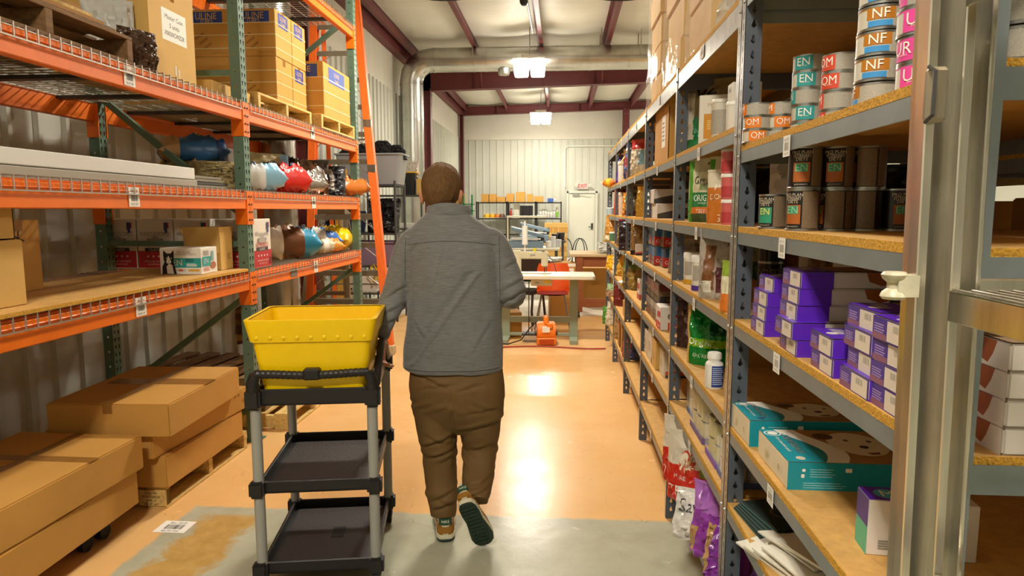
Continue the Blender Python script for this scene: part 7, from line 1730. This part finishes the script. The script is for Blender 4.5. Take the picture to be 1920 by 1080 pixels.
# work tables with heat presses
PRB = M('blue_grey_enamel', '#7C93A6', .4)
def table(label, loc, sx, sy, h, top, legm):
    t = thing('work_table', label, 'table', loc); MB().box(-sx/2, sx/2, -sy/2, sy/2, h-.04, h).build('tabletop', top, t, bevel=.004)
    for a in (-1, 1):
        for b in (-1, 1): MB().box(a*(sx/2-.06)-.025, a*(sx/2-.06)+.025, b*(sy/2-.06)-.025, b*(sy/2-.06)+.025, 0, h-.04).build('leg', legm, t)
    return t
table('white work table with cloth just behind the sewing machine', (-.62, 10.0, 0), 1.1, .7, .80, WTOP, GRNF)
bag('white_cloth', 'white cloth lying across the work table behind sewing machine', 'cloth', (-.45, 9.8, .802), 0, (.9, .07, .5), ['#DEDCD4'], [], 'slump', 170, 1.5, seal=False)
table('white work table carrying the blue heat press', (-.62, 12.2, 0), 1.2, .8, .88, WTOP, STEEL)
def press(label, loc, k):
    t = thing('heat_press', label, 'machine', loc, .1*k); MB().box(-.32, .28, -.2, .2, 0, .12).build('base', PRB, t, bevel=.01); MB().box(-.30, .24, -.18, .18, .14, .17).build('lower_plate', P('#D4D4CC'), t, bevel=.004)
    m = MB(); m.bar((-.28, -.1, .34), (.30, -.1, .20), .08, .06); m.bar((-.28, .1, .34), (.30, .1, .20), .08, .06); m.build('upper_arm', PRB, t, bevel=.008); MB().bar((-.30, 0, .37), (.26, 0, .235), .20, .02).build('upper_plate', P('#C9CCC8'), t)
    MB().box(.18, .30, -.08, .08, .12, .26).build('hinge', STEEL, t, bevel=.006); return t
press('blue-grey heat press, front one on the work table', (-.60, 12.1, .88), 0)
table('dark work table with the second heat press', (-.55, 14.2, 0), 1.3, .8, .92, P('#3A3836'), STEEL)
press('blue-grey heat press, rear one on the dark table', (-.55, 14.1, .92), 1)
for k, (x, y, z, h, r, c, lb) in enumerate(((-.14, 12.05, .881, .20, .05, '#C9CDD0', 'silver canister on the white table'), (-.05, 12.2, .881, .14, .06, '#B9BDC0', 'short silver canister on the white table'), (-.22, 11.95, .881, .12, .05, '#DAD8D0', 'white jar on the white table'), (.0, 14.1, .921, .16, .08, '#2A2828', 'black pot on the dark table'), (-.12, 14.0, .921, .14, .07, '#34302E', 'small black pot on the dark table'))):
    bottle('container', lb, (x, y, z), r, h, c, c, None, neck=False, cat='container')
t = thing('desk_lamp', 'cream flat-armed lamp over the work tables', 'lamp', (-1.05, 13.2, 0)); MB().cyl((0, 0, 0), (0, 0, 1.42), .018, n=8).build('pole', WTOP, t); MB().box(-.02, .75, -.04, .04, 1.40, 1.44).build('arm_shade', WTOP, t, bevel=.004); MB().cyl((0, 0, 0), (0, 0, .03), .18, n=20).build('base', WTOP, t)
# flattened carton stack
t = thing('flattened_carton_stack', 'tall stack of flattened brown cartons in front of the door', 'cartons', (-.115, 15.3, 0))
pallet('pallet under the tall flattened carton stack', (-.115, 15.3, 0), (.56, .7), 0, WOOD, .10)
for i in range(11):
    z = .101+.106*i; MB().box(-.26+random.uniform(-.008, .008), .26+random.uniform(-.008, .008), -.3, .3, z, z+.102).build('carton_bundle', CARD if i % 2 else CARD2, t, bevel=.003)
m = MB()
for x in (-.06, .06): m.box(x-.012, x+.012, -.302, .302, .101, 1.27)
m.build('strap', CARD2, t)
# black hoop stools by the door
for k, x in enumerate((.14, .50)):
    t = thing('wire_stool', ('black wire-framed folding stool left of the door handle', 'black wire-framed folding stool, right one')[k], 'stool', (x, 17.5, 0), .3*k)
    for s in (-1, 1):
        MB().tube([Vector((.17*math.cos(a), s*.12*(1-math.sin(a)*.4), .40+.42*math.sin(a))) for a in [2*PI*i/20 for i in range(21)]], .012, 6).build('hoop', BLACKPL, t, smooth=60); MB().cyl((s*.12, -.1, .3), (-s*.16, .12, 0), .012, n=8).build('leg', BLACKPL, t)
# back wall shelving
XS = [-2.72, -1.72, -.80, .02]; BS_ = M('black_shelf_steel', '#2E2A28', .5, .3)
for i in range(3):
    x0, x1 = XS[i]+.02, XS[i+1]-.02; t = thing('steel_shelf', ('black steel shelf with masks, leftmost on the back wall', 'black steel shelf with black panels, middle on back wall', 'black steel shelf with white bottles, next to the door')[i], 'shelving', (x0, 21.4, 0)); w_ = x1-x0
    for sx in (0, w_):
        for sy in (0, .42): MB().box(sx-.02, sx+.02, sy-.02, sy+.02, 0, 1.82).build('post', BS_, t)
    for z in (.25, .78, 1.29, 1.80): MB().box(-.02, w_+.02, -.02, .44, z-.035, z).build('shelf', BS_, t)
zt = 1.802
for k, (px0, px1, pyt) in enumerate(((902, 917, 364), (917, 931, 364), (931, 948, 369), (949, 964, 363), (967, 985, 360), (987, 1000, 364), (1001, 1019, 368))):
    x0, x1 = Xat(px0, 21.5, zt), Xat(px1, 21.5, zt); h = Zat(pyt, x0, 21.5)-zt
    carton('shelf_carton', '%s brown carton from left on top of back wall shelves' % ('first', 'second', 'third', 'fourth', 'fifth, tallest,', 'sixth', 'seventh, white-labelled,')[k], 'carton', ((x0+x1)/2, 21.6, zt), 0, (x1-x0-.02, .3, h), CARD, 'cartons on the back wall shelves', tape=False)
carton('shelf_carton', 'flat blue box on top of back wall shelves', 'box', (Xat(1032, 21.5, zt), 21.6, zt), 0, (.18, .2, .12), P('#3A5AA0'), tape=False)
bottle('spray_bottle', 'white spray bottle beside the blue box', (Xat(1041, 21.5, zt), 21.6, zt), .03, .18, '#D8DAD4', '#D89A2A', None)
zt = 1.292
for k, px in enumerate((912, 922, 932, 941)):
    x = Xat(px, 21.5, zt); t = thing('hard_hat', ('leftmost', 'second', 'third', 'rightmost')[k]+' hard hat on the back wall shelf', 'hat', (x, 21.55, zt)); m = MB()
    m.lathe([(.0, .15), (.06, .14), (.09, .10), (.10, .04), (.10, .03), (.125, .022), (.10, .02)], 16); m.build('shell', P(('#D8A81E', '#D89A1E', '#B9702A', '#6A4A3A')[k]), t, smooth=50)
x = Xat(958, 21.5, zt); t = thing('fire_extinguisher', 'small red extinguisher on the back wall shelf', 'extinguisher', (x, 21.5, zt)); m = MB(); m.lathe([(0, 0), (.04, 0), (.04, .22), (.015, .26), (.015, .30), (0, .30)], 14); m.build('cylinder', P('#A8281E'), t, smooth=40); MB().box(-.02, .05, -.01, .01, .28, .31).build('handle', BLACKPL, t)
x = Xat(969, 21.5, zt); MB().box(-.10, .10, -.01, .01, 0, .46).build('panel', P('#C9C4B4'), thing('white_board', 'pale upright board on the back wall shelf', 'board', (x, 21.5, zt)))
for k in range(4):
    x = Xat(978+6*k, 21.5, zt); MB().box(-.048, .048, -.12, .12, 0, .40).build('case', BLACKPL, thing('black_binder', '%s black upright case from left on the back wall shelf' % ('first', 'second', 'third', 'fourth')[k], 'case', (x, 21.55, zt), 0, 'black cases'), bevel=.004)
for k in range(8):
    x = Xat(1008+5.2*k, 21.5, zt); h = (.12, .26, .30, .28, .24, .20, .26, .34)[k]
    bottle('white_bottle', '%s bottle from left on the shelf beside the door' % ('first', 'second', 'third', 'fourth', 'fifth', 'sixth', 'seventh', 'last, green-based,')[k], (x, 21.55, zt), .045, h, '#DAD8D0', '#D0CEC6', '#7FB83A' if k == 7 else '#C9C6BE', group='bottles beside the door')
# green rack and boxes beside the man's head
t = thing('green_shelf', 'narrow green steel shelf seen right of the man\'s head', 'shelving', (-2.55, 17.5, 0))
for sx in (0, .22): MB().box(sx-.02, sx+.02, -.02, .02, 0, 1.95).build('post', P('#2E7A4A'), t)
for z in (.6, 1.2, 1.55, 1.72): MB().box(-.3, .24, -.02, .4, z-.03, z).build('shelf', P('#2E7A4A'), t)
carton('small_carton', 'brown carton on the narrow green shelf', 'carton', (-2.68, 17.7, 1.721), 0, (.26, .3, .26), CARD, tape=False); bag('white_cloth', 'white rags on the narrow green shelf', 'cloth', (-2.45, 17.68, 1.551), 0, (.3, .12, .25), ['#D0D0C8'], [], 'slump', 172, 2, seal=False)
